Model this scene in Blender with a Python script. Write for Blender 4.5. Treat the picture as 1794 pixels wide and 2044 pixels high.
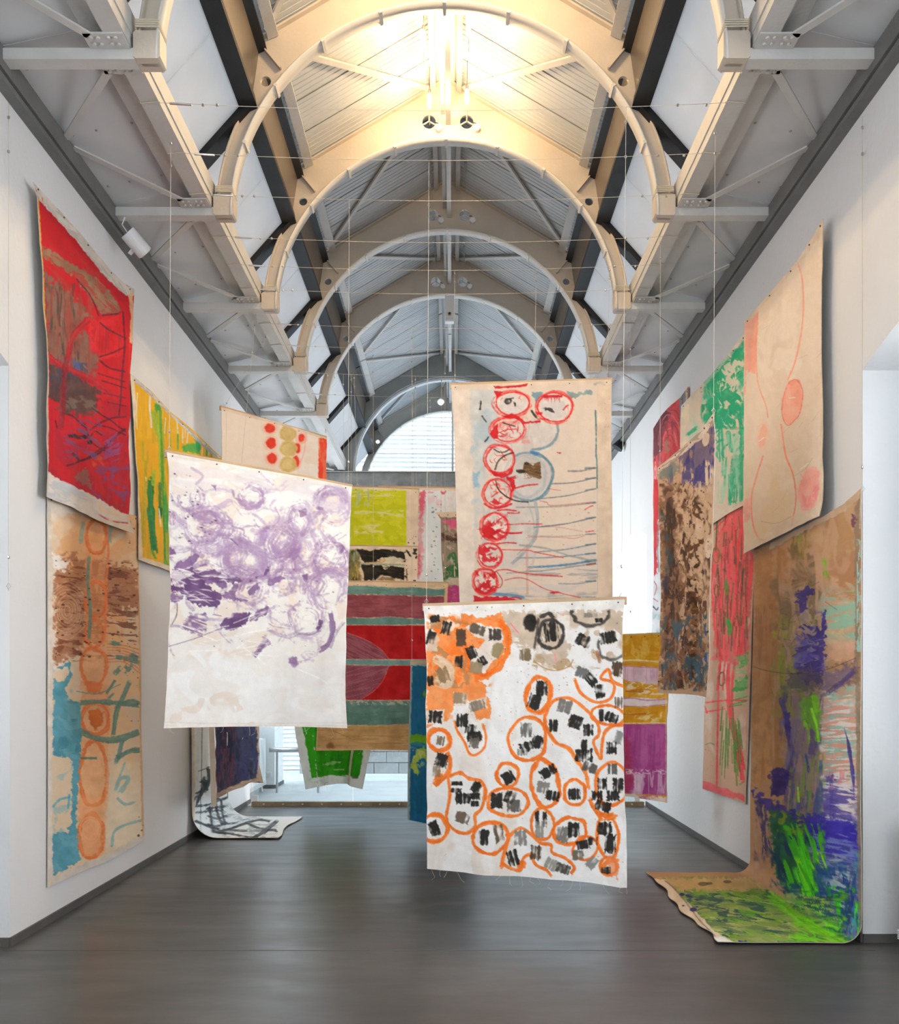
import bpy, bmesh, math, random
import numpy as np
from mathutils import Vector

for o in list(bpy.data.objects):
    bpy.data.objects.remove(o)
S = bpy.context.scene
COL = S.collection
rnd = random.Random(7)

# ------------------------------------------------------------------ camera, world, lights, exposure
F, VX, VY, EYE = 1800.0, 903.0, 1362.0, 1.6      # focal length and vanishing point in photo pixels, eye height
cam = bpy.data.cameras.new('camera')
cam.sensor_fit = 'HORIZONTAL'; cam.sensor_width = 36.0; cam.lens = 36.0 * F / 1794.0
cam.shift_x = (897.0 - VX) / 1794.0
cam.shift_y = (VY - 1022.0) / 1794.0
cam.clip_start = 0.05; cam.clip_end = 200
camo = bpy.data.objects.new('camera', cam); COL.objects.link(camo)
camo.location = (0, 0, EYE); camo.rotation_euler = (math.pi / 2, 0, 0)
S.camera = camo

wld = bpy.data.worlds.new('overcast_sky'); S.world = wld; wld.use_nodes = True
bg = wld.node_tree.nodes['Background']
bg.inputs[0].default_value = (0.86, 0.93, 1.0, 1); bg.inputs[1].default_value = 3.5

S.view_settings.view_transform = 'Standard'; S.view_settings.look = 'None'
S.view_settings.gamma = 1.0; S.view_settings.use_curve_mapping = False
S.view_settings.exposure = 0.24
S.cycles.max_bounces = 4; S.cycles.diffuse_bounces = 3; S.cycles.glossy_bounces = 2
S.cycles.transmission_bounces = 2; S.cycles.transparent_max_bounces = 8
S.cycles.use_adaptive_sampling = True; S.cycles.adaptive_threshold = 0.12; S.cycles.use_light_tree = False
S.cycles.caustics_reflective = False; S.cycles.caustics_refractive = False
S.cycles.sample_clamp_indirect = 6.0

def area(name, loc, rot, sx, sy, power, col=(1, 1, 1), spread=180):
    l = bpy.data.lights.new(name, 'AREA'); l.shape = 'RECTANGLE'; l.size = sx; l.size_y = sy
    l.energy = power; l.color = col; l.spread = math.radians(spread)
    o = bpy.data.objects.new(name, l); COL.objects.link(o); o.location = loc; o.rotation_euler = rot
    return o
H = math.pi / 2
# added frontal fill from behind the camera; daylight entering by the side windows
area('fill_behind_camera', (-0.08, -4.7, 3.0), (H, 0, 0), 4.6, 4.4, 140, (1.0, 0.98, 0.95))
for yy, pl_, pr_ in ((4.5, 22, 38), (-1.5, 100, 100), (12.7, 60, 60)):
    area('daylight_window_left', (-3.20, yy, 2.35), (0, -H, 0), 2.5, 1.4, pl_, (0.95, 0.98, 1.0), 110)
    area('daylight_window_right', (3.04, yy, 2.35), (0, H, 0), 2.5, 1.4, pr_, (0.95, 0.98, 1.0), 110)

# ------------------------------------------------------------------ helpers
def wp(px, py, Y):
    return Vector(((px - VX) / F * Y, Y, EYE + (VY - py) / F * Y))

def tag(o, label=None, cat=None, group=None, kind=None):
    if label: o['label'] = label
    if cat: o['category'] = cat
    if group: o['group'] = group
    if kind: o['kind'] = kind
    return o

def empty(name, loc, label=None, cat=None, group=None, kind=None):
    o = bpy.data.objects.new(name, None); COL.objects.link(o); o.location = loc
    o.empty_display_size = 0.1
    return tag(o, label, cat, group, kind)

def link(name, me, m, parent=None):
    o = bpy.data.objects.new(name, me); COL.objects.link(o)
    if m is not None and len(me.materials) == 0: me.materials.append(m)
    if parent is not None:
        o.parent = parent
        # keep world coordinates: the parents are pure translations
        p = Vector((0, 0, 0)); q = parent
        while q is not None:
            p += q.location; q = q.parent
        o.location = -p
    return o

class MB:
    def __init__(s): s.v = []; s.f = []
    def add(s, vs, fs):
        n = len(s.v); s.v += [tuple(v) for v in vs]; s.f += [tuple(i + n for i in f) for f in fs]; return s
    def box(s, x0, x1, y0, y1, z0, z1):
        return s.add([(x0,y0,z0),(x1,y0,z0),(x1,y1,z0),(x0,y1,z0),(x0,y0,z1),(x1,y0,z1),(x1,y1,z1),(x0,y1,z1)],
                     [(0,3,2,1),(4,5,6,7),(0,1,5,4),(1,2,6,5),(2,3,7,6),(3,0,4,7)])
    def bar(s, p, q, w, h, up=(0, 0, 1)):
        p = Vector(p); q = Vector(q); d = (q - p).normalized(); up = Vector(up)
        a = d.cross(up)
        if a.length < 1e-4: a = d.cross(Vector((0, 1, 0)))
        a.normalize(); b = a.cross(d).normalized(); a = a * (w / 2); b = b * (h / 2)
        vs = [p - a - b, p + a - b, p + a + b, p - a + b, q - a - b, q + a - b, q + a + b, q - a + b]
        return s.add(vs, [(3,2,1,0),(4,5,6,7),(0,1,5,4),(1,2,6,5),(2,3,7,6),(3,0,4,7)])
    def tube(s, pts, r, n=6, cap=True):
        pts = [Vector(p) for p in pts]; rs = r if isinstance(r, (list, tuple)) else [r] * len(pts)
        vs = []; fs = []
        for i, p in enumerate(pts):
            d = (pts[min(i + 1, len(pts) - 1)] - pts[max(i - 1, 0)]).normalized()
            a = d.cross(Vector((0.13, 0.21, 1)) if abs(d.z) < 0.9 else Vector((1, 0.1, 0))).normalized(); b = d.cross(a)
            for k in range(n):
                t = 2 * math.pi * k / n
                vs.append(p + (a * math.cos(t) + b * math.sin(t)) * rs[i])
        for i in range(len(pts) - 1):
            for k in range(n):
                k2 = (k + 1) % n
                fs.append((i*n+k, i*n+k2, (i+1)*n+k2, (i+1)*n+k))
        if cap:
            fs.append(tuple(range(n))[::-1]); fs.append(tuple((len(pts)-1)*n + k for k in range(n)))
        return s.add(vs, fs)
    def strip(s, prof, y0, y1, closed=False):
        """extrude an XZ polyline along Y"""
        n = len(prof)
        vs = [(x, y0, z) for x, z in prof] + [(x, y1, z) for x, z in prof]
        fs = [(i, (i+1) % n, n + (i+1) % n, n + i) for i in range(n if closed else n - 1)]
        if closed: fs += [tuple(range(n))[::-1], tuple(range(n, 2*n))]
        return s.add(vs, fs)
    def mesh(s, name, smooth=False):
        me = bpy.data.meshes.new(name); me.from_pydata([tuple(v) for v in s.v], [], s.f); me.update()
        bm = bmesh.new(); bm.from_mesh(me); bmesh.ops.recalc_face_normals(bm, faces=bm.faces); bm.to_mesh(me); bm.free()
        if smooth: me.polygons.foreach_set('use_smooth', [True] * len(me.polygons))
        return me
    def build(s, name, m, parent=None, smooth=False, bevel=0):
        o = link(name, s.mesh(name, smooth), m, parent)
        if bevel:
            md = o.modifiers.new('bevel', 'BEVEL'); md.width = bevel; md.segments = 2; md.limit_method = 'ANGLE'
        return o

def plate(outer, holes, axis, c0, c1):
    """flat plate with holes; 2-D loops; axis 'y': (x,z) loops extruded c0..c1 in Y; axis 'x': (y,z) loops extruded in X"""
    bm = bmesh.new()
    P = (lambda a, b, c: (a, c, b)) if axis == 'y' else (lambda a, b, c: (c, a, b))
    es = []
    for lp in [outer] + list(holes):
        vs = [bm.verts.new(P(a, b, c0)) for a, b in lp]
        for i in range(len(vs)): es.append(bm.edges.new((vs[i], vs[(i + 1) % len(vs)])))
    r = bmesh.ops.triangle_fill(bm, edges=es, use_beauty=True, use_dissolve=False)
    fs = [g for g in r['geom'] if isinstance(g, bmesh.types.BMFace)]
    ex = bmesh.ops.extrude_face_region(bm, geom=fs)
    d = (0, c1 - c0, 0) if axis == 'y' else (c1 - c0, 0, 0)
    bmesh.ops.translate(bm, verts=[g for g in ex['geom'] if isinstance(g, bmesh.types.BMVert)], vec=d)
    bmesh.ops.recalc_face_normals(bm, faces=bm.faces)
    me = bpy.data.meshes.new('plate'); bm.to_mesh(me); bm.free()
    return me

def mat(name, col, rough=0.6, var=0.06, scale=6.0, bump=0.05, bscale=60.0, metal=0.0, stretch=(1, 1, 1), spec=0.5):
    m = bpy.data.materials.new(name); m.use_nodes = True; nt = m.node_tree; N = nt.nodes; L = nt.links
    b = N['Principled BSDF']; b.inputs['Roughness'].default_value = rough; b.inputs['Metallic'].default_value = metal
    b.inputs['Specular IOR Level'].default_value = spec
    tc = N.new('ShaderNodeTexCoord'); mp = N.new('ShaderNodeMapping'); mp.inputs['Scale'].default_value = stretch
    L.new(tc.outputs['Object'], mp.inputs['Vector'])
    n1 = N.new('ShaderNodeTexNoise'); n1.inputs['Scale'].default_value = scale; n1.inputs['Detail'].default_value = 3
    L.new(mp.outputs[0], n1.inputs['Vector'])
    cr = N.new('ShaderNodeValToRGB'); e = cr.color_ramp.elements
    e[0].position = 0.3; e[1].position = 0.7
    e[0].color = (*[max(0, c * (1 - var)) for c in col], 1); e[1].color = (*[min(1, c * (1 + var)) for c in col], 1)
    L.new(n1.outputs[0], cr.inputs[0]); L.new(cr.outputs[0], b.inputs['Base Color'])
    if bump:
        n2 = N.new('ShaderNodeTexNoise'); n2.inputs['Scale'].default_value = bscale; n2.inputs['Detail'].default_value = 1
        L.new(mp.outputs[0], n2.inputs['Vector'])
        bp = N.new('ShaderNodeBump'); bp.inputs['Strength'].default_value = bump; bp.inputs['Distance'].default_value = 0.02
        L.new(n2.outputs[0], bp.inputs['Height']); L.new(bp.outputs[0], b.inputs['Normal'])
    return m

def glass_mat(name, tint=(0.93, 0.97, 1.0), gloss=0.06):
    m = bpy.data.materials.new(name); m.use_nodes = True; nt = m.node_tree; N = nt.nodes; L = nt.links
    N.remove(N['Principled BSDF']); out = N['Material Output']
    t = N.new('ShaderNodeBsdfTransparent'); g = N.new('ShaderNodeBsdfGlossy'); g.inputs['Roughness'].default_value = 0.03
    mx = N.new('ShaderNodeMixShader'); fr = N.new('ShaderNodeTexNoise'); fr.inputs['Scale'].default_value = 0.7
    cr = N.new('ShaderNodeValToRGB'); e = cr.color_ramp.elements
    e[0].color = (*[c * 0.96 for c in tint], 1); e[1].color = (*tint, 1)
    L.new(fr.outputs[0], cr.inputs[0]); L.new(cr.outputs[0], t.inputs[0])
    mx.inputs[0].default_value = gloss
    L.new(t.outputs[0], mx.inputs[1]); L.new(g.outputs[0], mx.inputs[2]); L.new(mx.outputs[0], out.inputs[0])
    return m

def translucent_mat(name, col, tcol, fac):
    m = bpy.data.materials.new(name); m.use_nodes = True; nt = m.node_tree; N = nt.nodes; L = nt.links
    N.remove(N['Principled BSDF']); out = N['Material Output']
    d = N.new('ShaderNodeBsdfDiffuse'); t = N.new('ShaderNodeBsdfTranslucent'); mx = N.new('ShaderNodeMixShader')
    tc = N.new('ShaderNodeTexCoord'); n = N.new('ShaderNodeTexNoise'); n.inputs['Scale'].default_value = 3.0; n.inputs['Detail'].default_value = 5
    L.new(tc.outputs['Object'], n.inputs['Vector'])
    for sh, c in ((d, col), (t, tcol)):
        cr = N.new('ShaderNodeValToRGB'); e = cr.color_ramp.elements; e[0].position = 0.3; e[1].position = 0.7
        e[0].color = (*[x * 0.93 for x in c], 1); e[1].color = (*c, 1)
        L.new(n.outputs[0], cr.inputs[0]); L.new(cr.outputs[0], sh.inputs[0])
    bp = N.new('ShaderNodeBump'); bp.inputs['Strength'].default_value = 0.25; bp.inputs['Distance'].default_value = 0.05
    L.new(n.outputs[0], bp.inputs['Height']); L.new(bp.outputs[0], d.inputs['Normal'])
    mx.inputs[0].default_value = fac
    L.new(d.outputs[0], mx.inputs[1]); L.new(t.outputs[0], mx.inputs[2]); L.new(mx.outputs[0], out.inputs[0])
    return m

def emit_mat(name, col, k):
    m = bpy.data.materials.new(name); m.use_nodes = True; N = m.node_tree.nodes; b = N['Principled BSDF']
    n = N.new('ShaderNodeTexNoise'); cr = N.new('ShaderNodeValToRGB'); e = cr.color_ramp.elements
    e[0].color = (*[c * 0.9 for c in col], 1); e[1].color = (*col, 1)
    m.node_tree.links.new(n.outputs[0], cr.inputs[0]); m.node_tree.links.new(cr.outputs[0], b.inputs['Emission Color'])
    b.inputs['Base Color'].default_value = (*col, 1); b.inputs['Emission Strength'].default_value = k
    return m

M = {}
M['wall'] = mat('white_plaster', (0.80, 0.80, 0.80), 0.85, 0.02, 1.5, 0.12, 25)
def floor_mat():
    """dark resin: cloudy tone, fine scuffs across, uneven gloss"""
    m = mat('dark_resin_floor', (0.085, 0.083, 0.081), 0.34, 0.20, 1.1, 0.05, 9, stretch=(1, 1.2, 1)); nt = m.node_tree; N = nt.nodes; L = nt.links
    b = N['Principled BSDF']; tc = next(n for n in N if n.type == 'TEX_COORD'); old = b.inputs['Base Color'].links[0].from_socket
    mp = N.new('ShaderNodeMapping'); mp.inputs['Rotation'].default_value = (0, 0, .5); mp.inputs['Scale'].default_value = (2.2, 34, 1)
    sc = N.new('ShaderNodeTexNoise'); sc.inputs['Scale'].default_value = 1.6; sc.inputs['Detail'].default_value = 2
    L.new(tc.outputs['Object'], mp.inputs['Vector']); L.new(mp.outputs[0], sc.inputs['Vector'])
    r1 = N.new('ShaderNodeValToRGB'); r1.color_ramp.elements[0].position = .70; r1.color_ramp.elements[1].position = .80
    r1.color_ramp.elements[0].color = (0, 0, 0, 1); r1.color_ramp.elements[1].color = (.22, .22, .22, 1); L.new(sc.outputs[0], r1.inputs[0])
    mx = N.new('ShaderNodeMix'); mx.data_type = 'RGBA'; L.new(r1.outputs[0], mx.inputs[0]); L.new(old, mx.inputs[6]); mx.inputs[7].default_value = (.17, .165, .16, 1)
    L.new(mx.outputs[2], b.inputs['Base Color'])
    mp2 = N.new('ShaderNodeMapping'); mp2.inputs['Scale'].default_value = (1.2, 5, 1); n2 = N.new('ShaderNodeTexNoise'); n2.inputs['Scale'].default_value = 1.3; n2.inputs['Detail'].default_value = 4
    L.new(tc.outputs['Object'], mp2.inputs['Vector']); L.new(mp2.outputs[0], n2.inputs['Vector'])
    mr = N.new('ShaderNodeMapRange'); mr.inputs['From Min'].default_value = .3; mr.inputs['From Max'].default_value = .7; mr.inputs['To Min'].default_value = .29; mr.inputs['To Max'].default_value = .41
    L.new(n2.outputs[0], mr.inputs['Value']); L.new(mr.outputs[0], b.inputs['Roughness'])
    return m
M['floor'] = floor_mat()
M['base'] = mat('dark_grey_baseboard', (0.10, 0.095, 0.09), 0.6, 0.1)
M['beam'] = mat('grey_steel_edge_beam', (0.16, 0.16, 0.157), 0.6, 0.1, 5, 0.15)
M['truss'] = mat('cream_painted_steel', (0.55, 0.48, 0.40), 0.42, 0.04, 5, 0.1, 40)
M['soffit'] = mat('cream_steel_lit_tone', (0.66, 0.63, 0.58), 0.45, 0.04, 5, 0.08, 40)  # same cream paint as the truss, lightened for light caught underneath
M['white_steel'] = mat('white_painted_steel', (0.58, 0.57, 0.55), 0.5, 0.05, 6, 0.1, 40)
M['panel'] = mat('grey_white_ceiling_panel', (0.68, 0.68, 0.69), 0.7, 0.05, 2, 0.04, 20)
M['sheet'] = mat('pale_metal_roof_sheet', (0.50, 0.52, 0.54), 0.38, 0.05, 3, 0.03, 30)
M['black'] = mat('black_window_frame', (0.010, 0.011, 0.014), 0.5, 0.2, spec=0.3)
M['brown'] = mat('dark_brown_upstand', (0.11, 0.088, 0.07), 0.28, 0.15, 3, 0.05, 20)
M['sky_panel'] = translucent_mat('white_skylight_sheet', (0.66, 0.66, 0.67), (0.60, 0.61, 0.62), 0.5)
M['blind_left'] = translucent_mat('dense_dimming_sheet', (0.7, 0.7, 0.7), (0.16, 0.16, 0.165), 0.5)  # added sheet that cuts the daylight on the left jamb
M['blind_right'] = translucent_mat('thin_dimming_sheet', (0.7, 0.7, 0.7), (0.85, 0.86, 0.87), 0.5)  # added sheet that sets how much daylight reaches the right jamb
M['glass'] = glass_mat('clear_glass')
M['bglass'] = glass_mat('balustrade_glass', (0.90, 0.96, 0.98), 0.04)
M['grey_wall'] = mat('grey_gable_plaster', (0.24, 0.25, 0.245), 0.8, 0.12, 3, 0.1, 20)
M['concrete'] = mat('weathered_concrete', (0.20, 0.20, 0.195), 0.8, 0.3, 6, 0.2, 30)
M['block'] = mat('grey_stone_block', (0.36, 0.37, 0.375), 0.85, 0.15, 6, 0.3, 30)
M['ext'] = mat('white_weathered_cladding', (0.78, 0.79, 0.80), 0.85, 0.1, 8, 0.3, 30)
M['white_frame'] = mat('white_window_frame', (0.72, 0.74, 0.75), 0.5, 0.03)
M['landing'] = mat('pale_landing_floor', (0.62, 0.64, 0.64), 0.5, 0.08, 3, 0.05, 20)
M['wood'] = mat('pale_pine_batten', (0.56, 0.38, 0.22), 0.6, 0.15, 4, 0.15, 30, stretch=(1, 1, 12))
M['kerb'] = mat('weathered_timber_kerb', (0.30, 0.22, 0.13), 0.7, 0.3, 5, 0.2, 30)
M['steel'] = mat('brushed_steel', (0.5, 0.5, 0.5), 0.35, 0.08, metal=0.9)
M['wire'] = mat('pale_wire_cord', (0.60, 0.54, 0.44), 0.5, 0.1)
M['enamel'] = mat('white_enamel', (0.76, 0.77, 0.78), 0.35, 0.02)
M['cloth'] = mat('raw_cotton_canvas', (0.60, 0.51, 0.41), 0.9, 0.08, 9, 0.3, 300)
M['thread'] = mat('frayed_cotton_thread', (0.72, 0.70, 0.64), 0.9, 0.05)
M['bulb'] = emit_mat('glowing_bulb', (1.0, 0.76, 0.42), 22.0)
M['dark'] = mat('dark_iron', (0.03, 0.03, 0.03), 0.5, 0.2)
M['screw'] = mat('dull_screw_head', (0.40, 0.40, 0.40), 0.6)
M['rope'] = mat('pale_lashing_cord', (0.62, 0.56, 0.44), 0.8, 0.1)
# ------------------------------------------------------------------ the room
XL, XR, YB, YE = -2.685, 2.524, -5.0, 14.3        # side walls, near end, far facade
TOP = 5.107
CX = -0.062                                       # centre line of the roof
TY = [5.26 + 1.745 * k for k in range(-3, 7)]     # truss planes; index 3 is the nearest one in view
KERB = 11.7

def arch_loop(y0, y1, z0, zs, rise, n=10):
    """niche opening in a side wall (y,z): jambs up to zs, segmental arch above"""
    lp = [(y0, z0), (y1, z0), (y1, zs)]
    w = (y1 - y0) / 2; R = (w * w + rise * rise) / (2 * rise); a = math.asin(w / R); c = (y0 + y1) / 2
    for i in range(1, n):
        t = a - 2 * a * i / n
        lp.append((c + R * math.sin(t), zs + rise - R + R * math.cos(t)))
    lp.append((y0, zs))
    return lp

floor = tag(MB().box(XL - 0.6, XR + 0.6, YB, KERB, -0.12, 0).build('floor', M['floor']), kind='structure')
MB().box(XL, XR, 5.378, 5.384, 0, .0012).build('floor_seam', M['base'], floor)
land = tag(MB().box(XL - 0.6, XR + 0.6, KERB + 0.002, YE + 0.4, -0.12, -0.004).build('floor_landing', M['landing']), kind='structure')

NICHE = {'left': [(-2.4, -0.6), (3.55, 5.47), (11.95, 13.62)], 'right': [(-2.4, -0.6), (3.6, 5.55), (11.74, 13.5)]}
nwin = 0
for side, x, sg in (('left', XL, -1), ('right', XR, 1)):
    holes = [arch_loop(a, b, 0.0015, 3.52, 0.17) for a, b in NICHE[side]]
    # niches reach the floor: cut them as notches of the outline
    out = [(YB, 0)]
    for (a, b), h in zip(NICHE[side], holes):
        out.append((a, 0)); out += [h[-1]] + h[-2:2:-1] + [h[2]] + [(b, 0)]
    out += [(YE, 0), (YE, TOP + 0.3), (YB, TOP + 0.3)]
    me = plate(out, [], 'x', x, x + sg * 0.62)
    wall = tag(link('wall_' + side, me, M['wall']), kind='structure')
    for (a, b), h in zip(NICHE[side], holes):
        nwin += 1
        xo = x + sg * 0.60
        # parapet below the window closing the niche, then the window itself
        MB().box(min(xo - sg * 0.12, xo), max(xo - sg * 0.12, xo), a, b, 0, 0.95).build('niche_parapet', M['wall'], wall)
        w = tag(empty('window_%d' % nwin, (xo, (a + b) / 2, 0.95)), kind='structure')
        lp = arch_loop(a, b, 0.95, 3.52, 0.17); li = arch_loop(a + 0.07, b - 0.07, 1.02, 3.47, 0.15)
        link('window_frame', plate(lp, [li], 'x', xo - sg * 0.03, xo + sg * 0.03), M['white_frame'], w)
        c = (a + b) / 2
        MB().box(xo - 0.02, xo + 0.02, c - 0.025, c + 0.025, 1.02, 3.62).build('mullion', M['white_frame'], w)
        for z in (1.9, 2.75):
            MB().box(xo - 0.018, xo + 0.018, a + 0.07, b - 0.07, z - 0.02, z + 0.02).build('transom', M['white_frame'], w)
        link('pane', plate(arch_loop(a + 0.06, b - 0.06, 1.0, 3.48, 0.15), [], 'x', xo - 0.003, xo + 0.003), M['glass'], w)
        if 3 < a < 4: link('added_dimming_sheet', plate(arch_loop(a + 0.05, b - 0.05, 0.99, 3.49, 0.15), [], 'x', xo - sg * .045, xo - sg * .041), M['blind_' + side], w)  # sheet added inside the near windows to dim light on the jambs
        MB().box(min(xo, xo - sg * 0.22), max(xo, xo - sg * 0.22), a, b, 0.95, 0.98).build('window_sill', M['enamel'], w)
    # baseboards between the niches and round their jambs
    bb = tag(empty('baseboard_' + side, (x, 0, 0)), kind='structure')
    ys = [YB] + [v for ab in NICHE[side] for v in ab] + [KERB + 0.9]
    segs = [(YB, NICHE[side][0][0]), (NICHE[side][0][1], NICHE[side][1][0]), (NICHE[side][1][1], NICHE[side][2][0]), (NICHE[side][2][1], YE)]
    for a, b in segs:
        MB().box(min(x, x - sg * 0.014), max(x, x - sg * 0.014), a, b, 0, 0.052).build('baseboard_strip', M['base'], bb)
    for a, b in NICHE[side]:
        for yy, s2 in ((a, 1), (b, -1)):
            MB().box(min(x, x + sg * 0.48), max(x, x + sg * 0.48), min(yy, yy + s2 * 0.014), max(yy, yy + s2 * 0.014), 0, 0.052).build('jamb_strip', M['base'], bb)

# near end wall behind the camera; its tall window added for frontal light
bk = plate([(XL - .6, 0), (XR + .6, 0), (XR + .6, 5.4), (1.6, 6.6), (CX, 7.6), (-1.7, 6.6), (XL - .6, 5.4)],
           [[(-2.4, 0.8), (2.25, 0.8), (2.25, 5.2), (-2.4, 5.2)]], 'y', YB - 0.3, YB)
tag(link('wall_back', bk, M['wall']), kind='structure')
nb = tag(empty('window_%d' % (nwin + 1), (0, YB - 0.15, 0.8)), kind='structure'); nwin += 1
fr = MB(); fr.box(-2.4, 2.25, YB - .2, YB - .1, .8, .88).box(-2.4, 2.25, YB - .2, YB - .1, 5.12, 5.2)
for x in (-2.4, -1.25, -0.1, 1.05, 2.17): fr.box(x, x + .08, YB - .2, YB - .1, .88, 5.12)
fr.build('window_frame', M['white_frame'], nb)
MB().box(-2.32, 2.17, YB - .155, YB - .145, .88, 5.12).build('pane', M['glass'], nb)

# edge beams on top of the side walls
for side, x, sg in (('left', XL, -1), ('right', XR, 1)):
    i = -sg
    b = empty('trim_%d' % (1 if sg < 0 else 2), (x, 0, TOP)); tag(b, kind='structure')
    MB().box(min(x + sg * .1, x + i * .072), max(x + sg * .1, x + i * .072), YB, YE, TOP, TOP + .035).build('lower_flange', M['beam'], b)
    MB().box(min(x + sg * .1, x + i * .058), max(x + sg * .1, x + i * .058), YB, YE, TOP + .035, TOP + .047).build('shadow_gap', M['dark'], b)
    MB().box(min(x + sg * .1, x + i * .085), max(x + sg * .1, x + i * .085), YB, YE, TOP + .047, TOP + .175).build('upper_channel', M['beam'], b)

# ------------------------------------------------------------------ roof: trusses
R, ZC, RIB = 1.64, 5.20, 0.11
APEX, KX, KZ = 7.42, 1.454, 6.553
def arc(r, a0, a1, n, zc=ZC):
    return [(r * math.cos(a0 + (a1 - a0) * i / n), zc + r * math.sin(a0 + (a1 - a0) * i / n)) for i in range(n + 1)]
A_SP = math.asin((6.08 - ZC) / (R + RIB))
def circ(cx, cz, r, n=18):
    return [(cx + r * math.cos(2 * math.pi * k / n), cz + r * math.sin(2 * math.pi * k / n)) for k in range(n)]

def web_outline():
    right = arc(R + RIB, 0, A_SP, 10) + [(KX, KZ), (0.0, APEX)]
    left = [(-x, z) for x, z in right[:-1]][::-1]
    inner = arc(R + 0.012, math.pi, 0, 48)
    return right + left + inner
WEB = plate(web_outline(), [circ(sx * 1.385, 6.26, .040) for sx in (-1, 1)] + [circ(-.165, 7.03, .066, 22), circ(.20, 7.03, .066, 22)], 'y', -.012, .012)

def ribbon(line, half, th):
    """flange: polyline in XZ thickened inwards by th, breadth 2*half in Y"""
    m = MB(); n = len(line); vs = []
    for i, (x, z) in enumerate(line):
        x0, z0 = line[max(i - 1, 0)]; x1, z1 = line[min(i + 1, n - 1)]
        tx, tz = x1 - x0, z1 - z0; l = math.hypot(tx, tz) or 1; nx, nz = -tz / l * th, tx / l * th
        vs += [(x, -half, z), (x, half, z), (x + nx, half, z + nz), (x + nx, -half, z + nz)]
    fs = [(0, 1, 2, 3), (4 * n - 4, 4 * n - 1, 4 * n - 2, 4 * n - 3)]
    for i in range(n - 1):
        for k in range(4):
            fs.append((4*i + k, 4*i + (k+1) % 4, 4*i + 4 + (k+1) % 4, 4*i + 4 + k))
    m.add(vs, fs); return m
INNER = ribbon(arc(R, 0, math.pi, 56), .065, -.014).mesh('inner_flange', True)
INNER.materials.append(M['soffit'])
OUT_R = ribbon(arc(R + RIB, 0, A_SP, 12), .05, -.014).mesh('rib_outer_flange', True)
OUT_L = ribbon([(-x, z) for x, z in arc(R + RIB, 0, A_SP, 12)], .05, .014).mesh('rib_outer_flange', True)
K0 = arc(R + RIB, 0, A_SP, 10)[-1]
SP_R = ribbon([K0, (KX, KZ)], .05, -.014).mesh('spandrel_flange')
SP_L = ribbon([(-K0[0], K0[1]), (-KX, KZ)], .05, .014).mesh('spandrel_flange')
RF_R = ribbon([(KX + .03, KZ - .018), (0, APEX)], .055, -.016).mesh('rafter_flange')
RF_L = ribbon([(-KX - .03, KZ - .018), (0, APEX)], .055, .016).mesh('rafter_flange')
ST_R = ribbon([(1.41, 6.53), (1.262, 6.352)], .045, .012).mesh('stiffener')
ST_L = ribbon([(-1.41, 6.53), (-1.262, 6.352)], .045, -.012).mesh('stiffener')
CLIP = MB().box(-.012, .012, -.07, .07, -.012, .012).mesh('cable_clip')
def chamf(x0, x1, y0, y1, z0, z1, c):
    m = MB(); pr = [(x0 + c, z0), (x1 - c, z0), (x1, z0 + c), (x1, z1 - c), (x1 - c, z1), (x0 + c, z1), (x0, z1 - c), (x0, z0 + c)]
    return m.strip(pr, y0, y1, True)
FOOT_R = chamf(R - .015, R + RIB + .03, -.06, .06, 5.20, 5.36, .012).mesh('foot_casting')
FOOT_L = chamf(-R - RIB - .03, -R + .015, -.06, .06, 5.20, 5.36, .012).mesh('foot_casting')
ordn = ['nearest', 'second', 'third', 'fourth', 'fifth', 'sixth']
truss_names = {3: 'cream arched roof truss nearest the camera, its crown above the picture',
               4: 'cream arched steel truss, second from camera, warm-lit with crown near top edge',
               5: 'glowing cream arched truss behind the lit bulbs, third from camera',
               6: 'tan arched truss, fourth from camera, beyond the warm light',
               7: 'tan arched truss, fifth from camera, with white box hung under its crown',
               9: 'blue-grey arched truss standing outside behind the arched end glazing'}
TY6 = TY[9]                                        # plane of the gable wall
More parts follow.
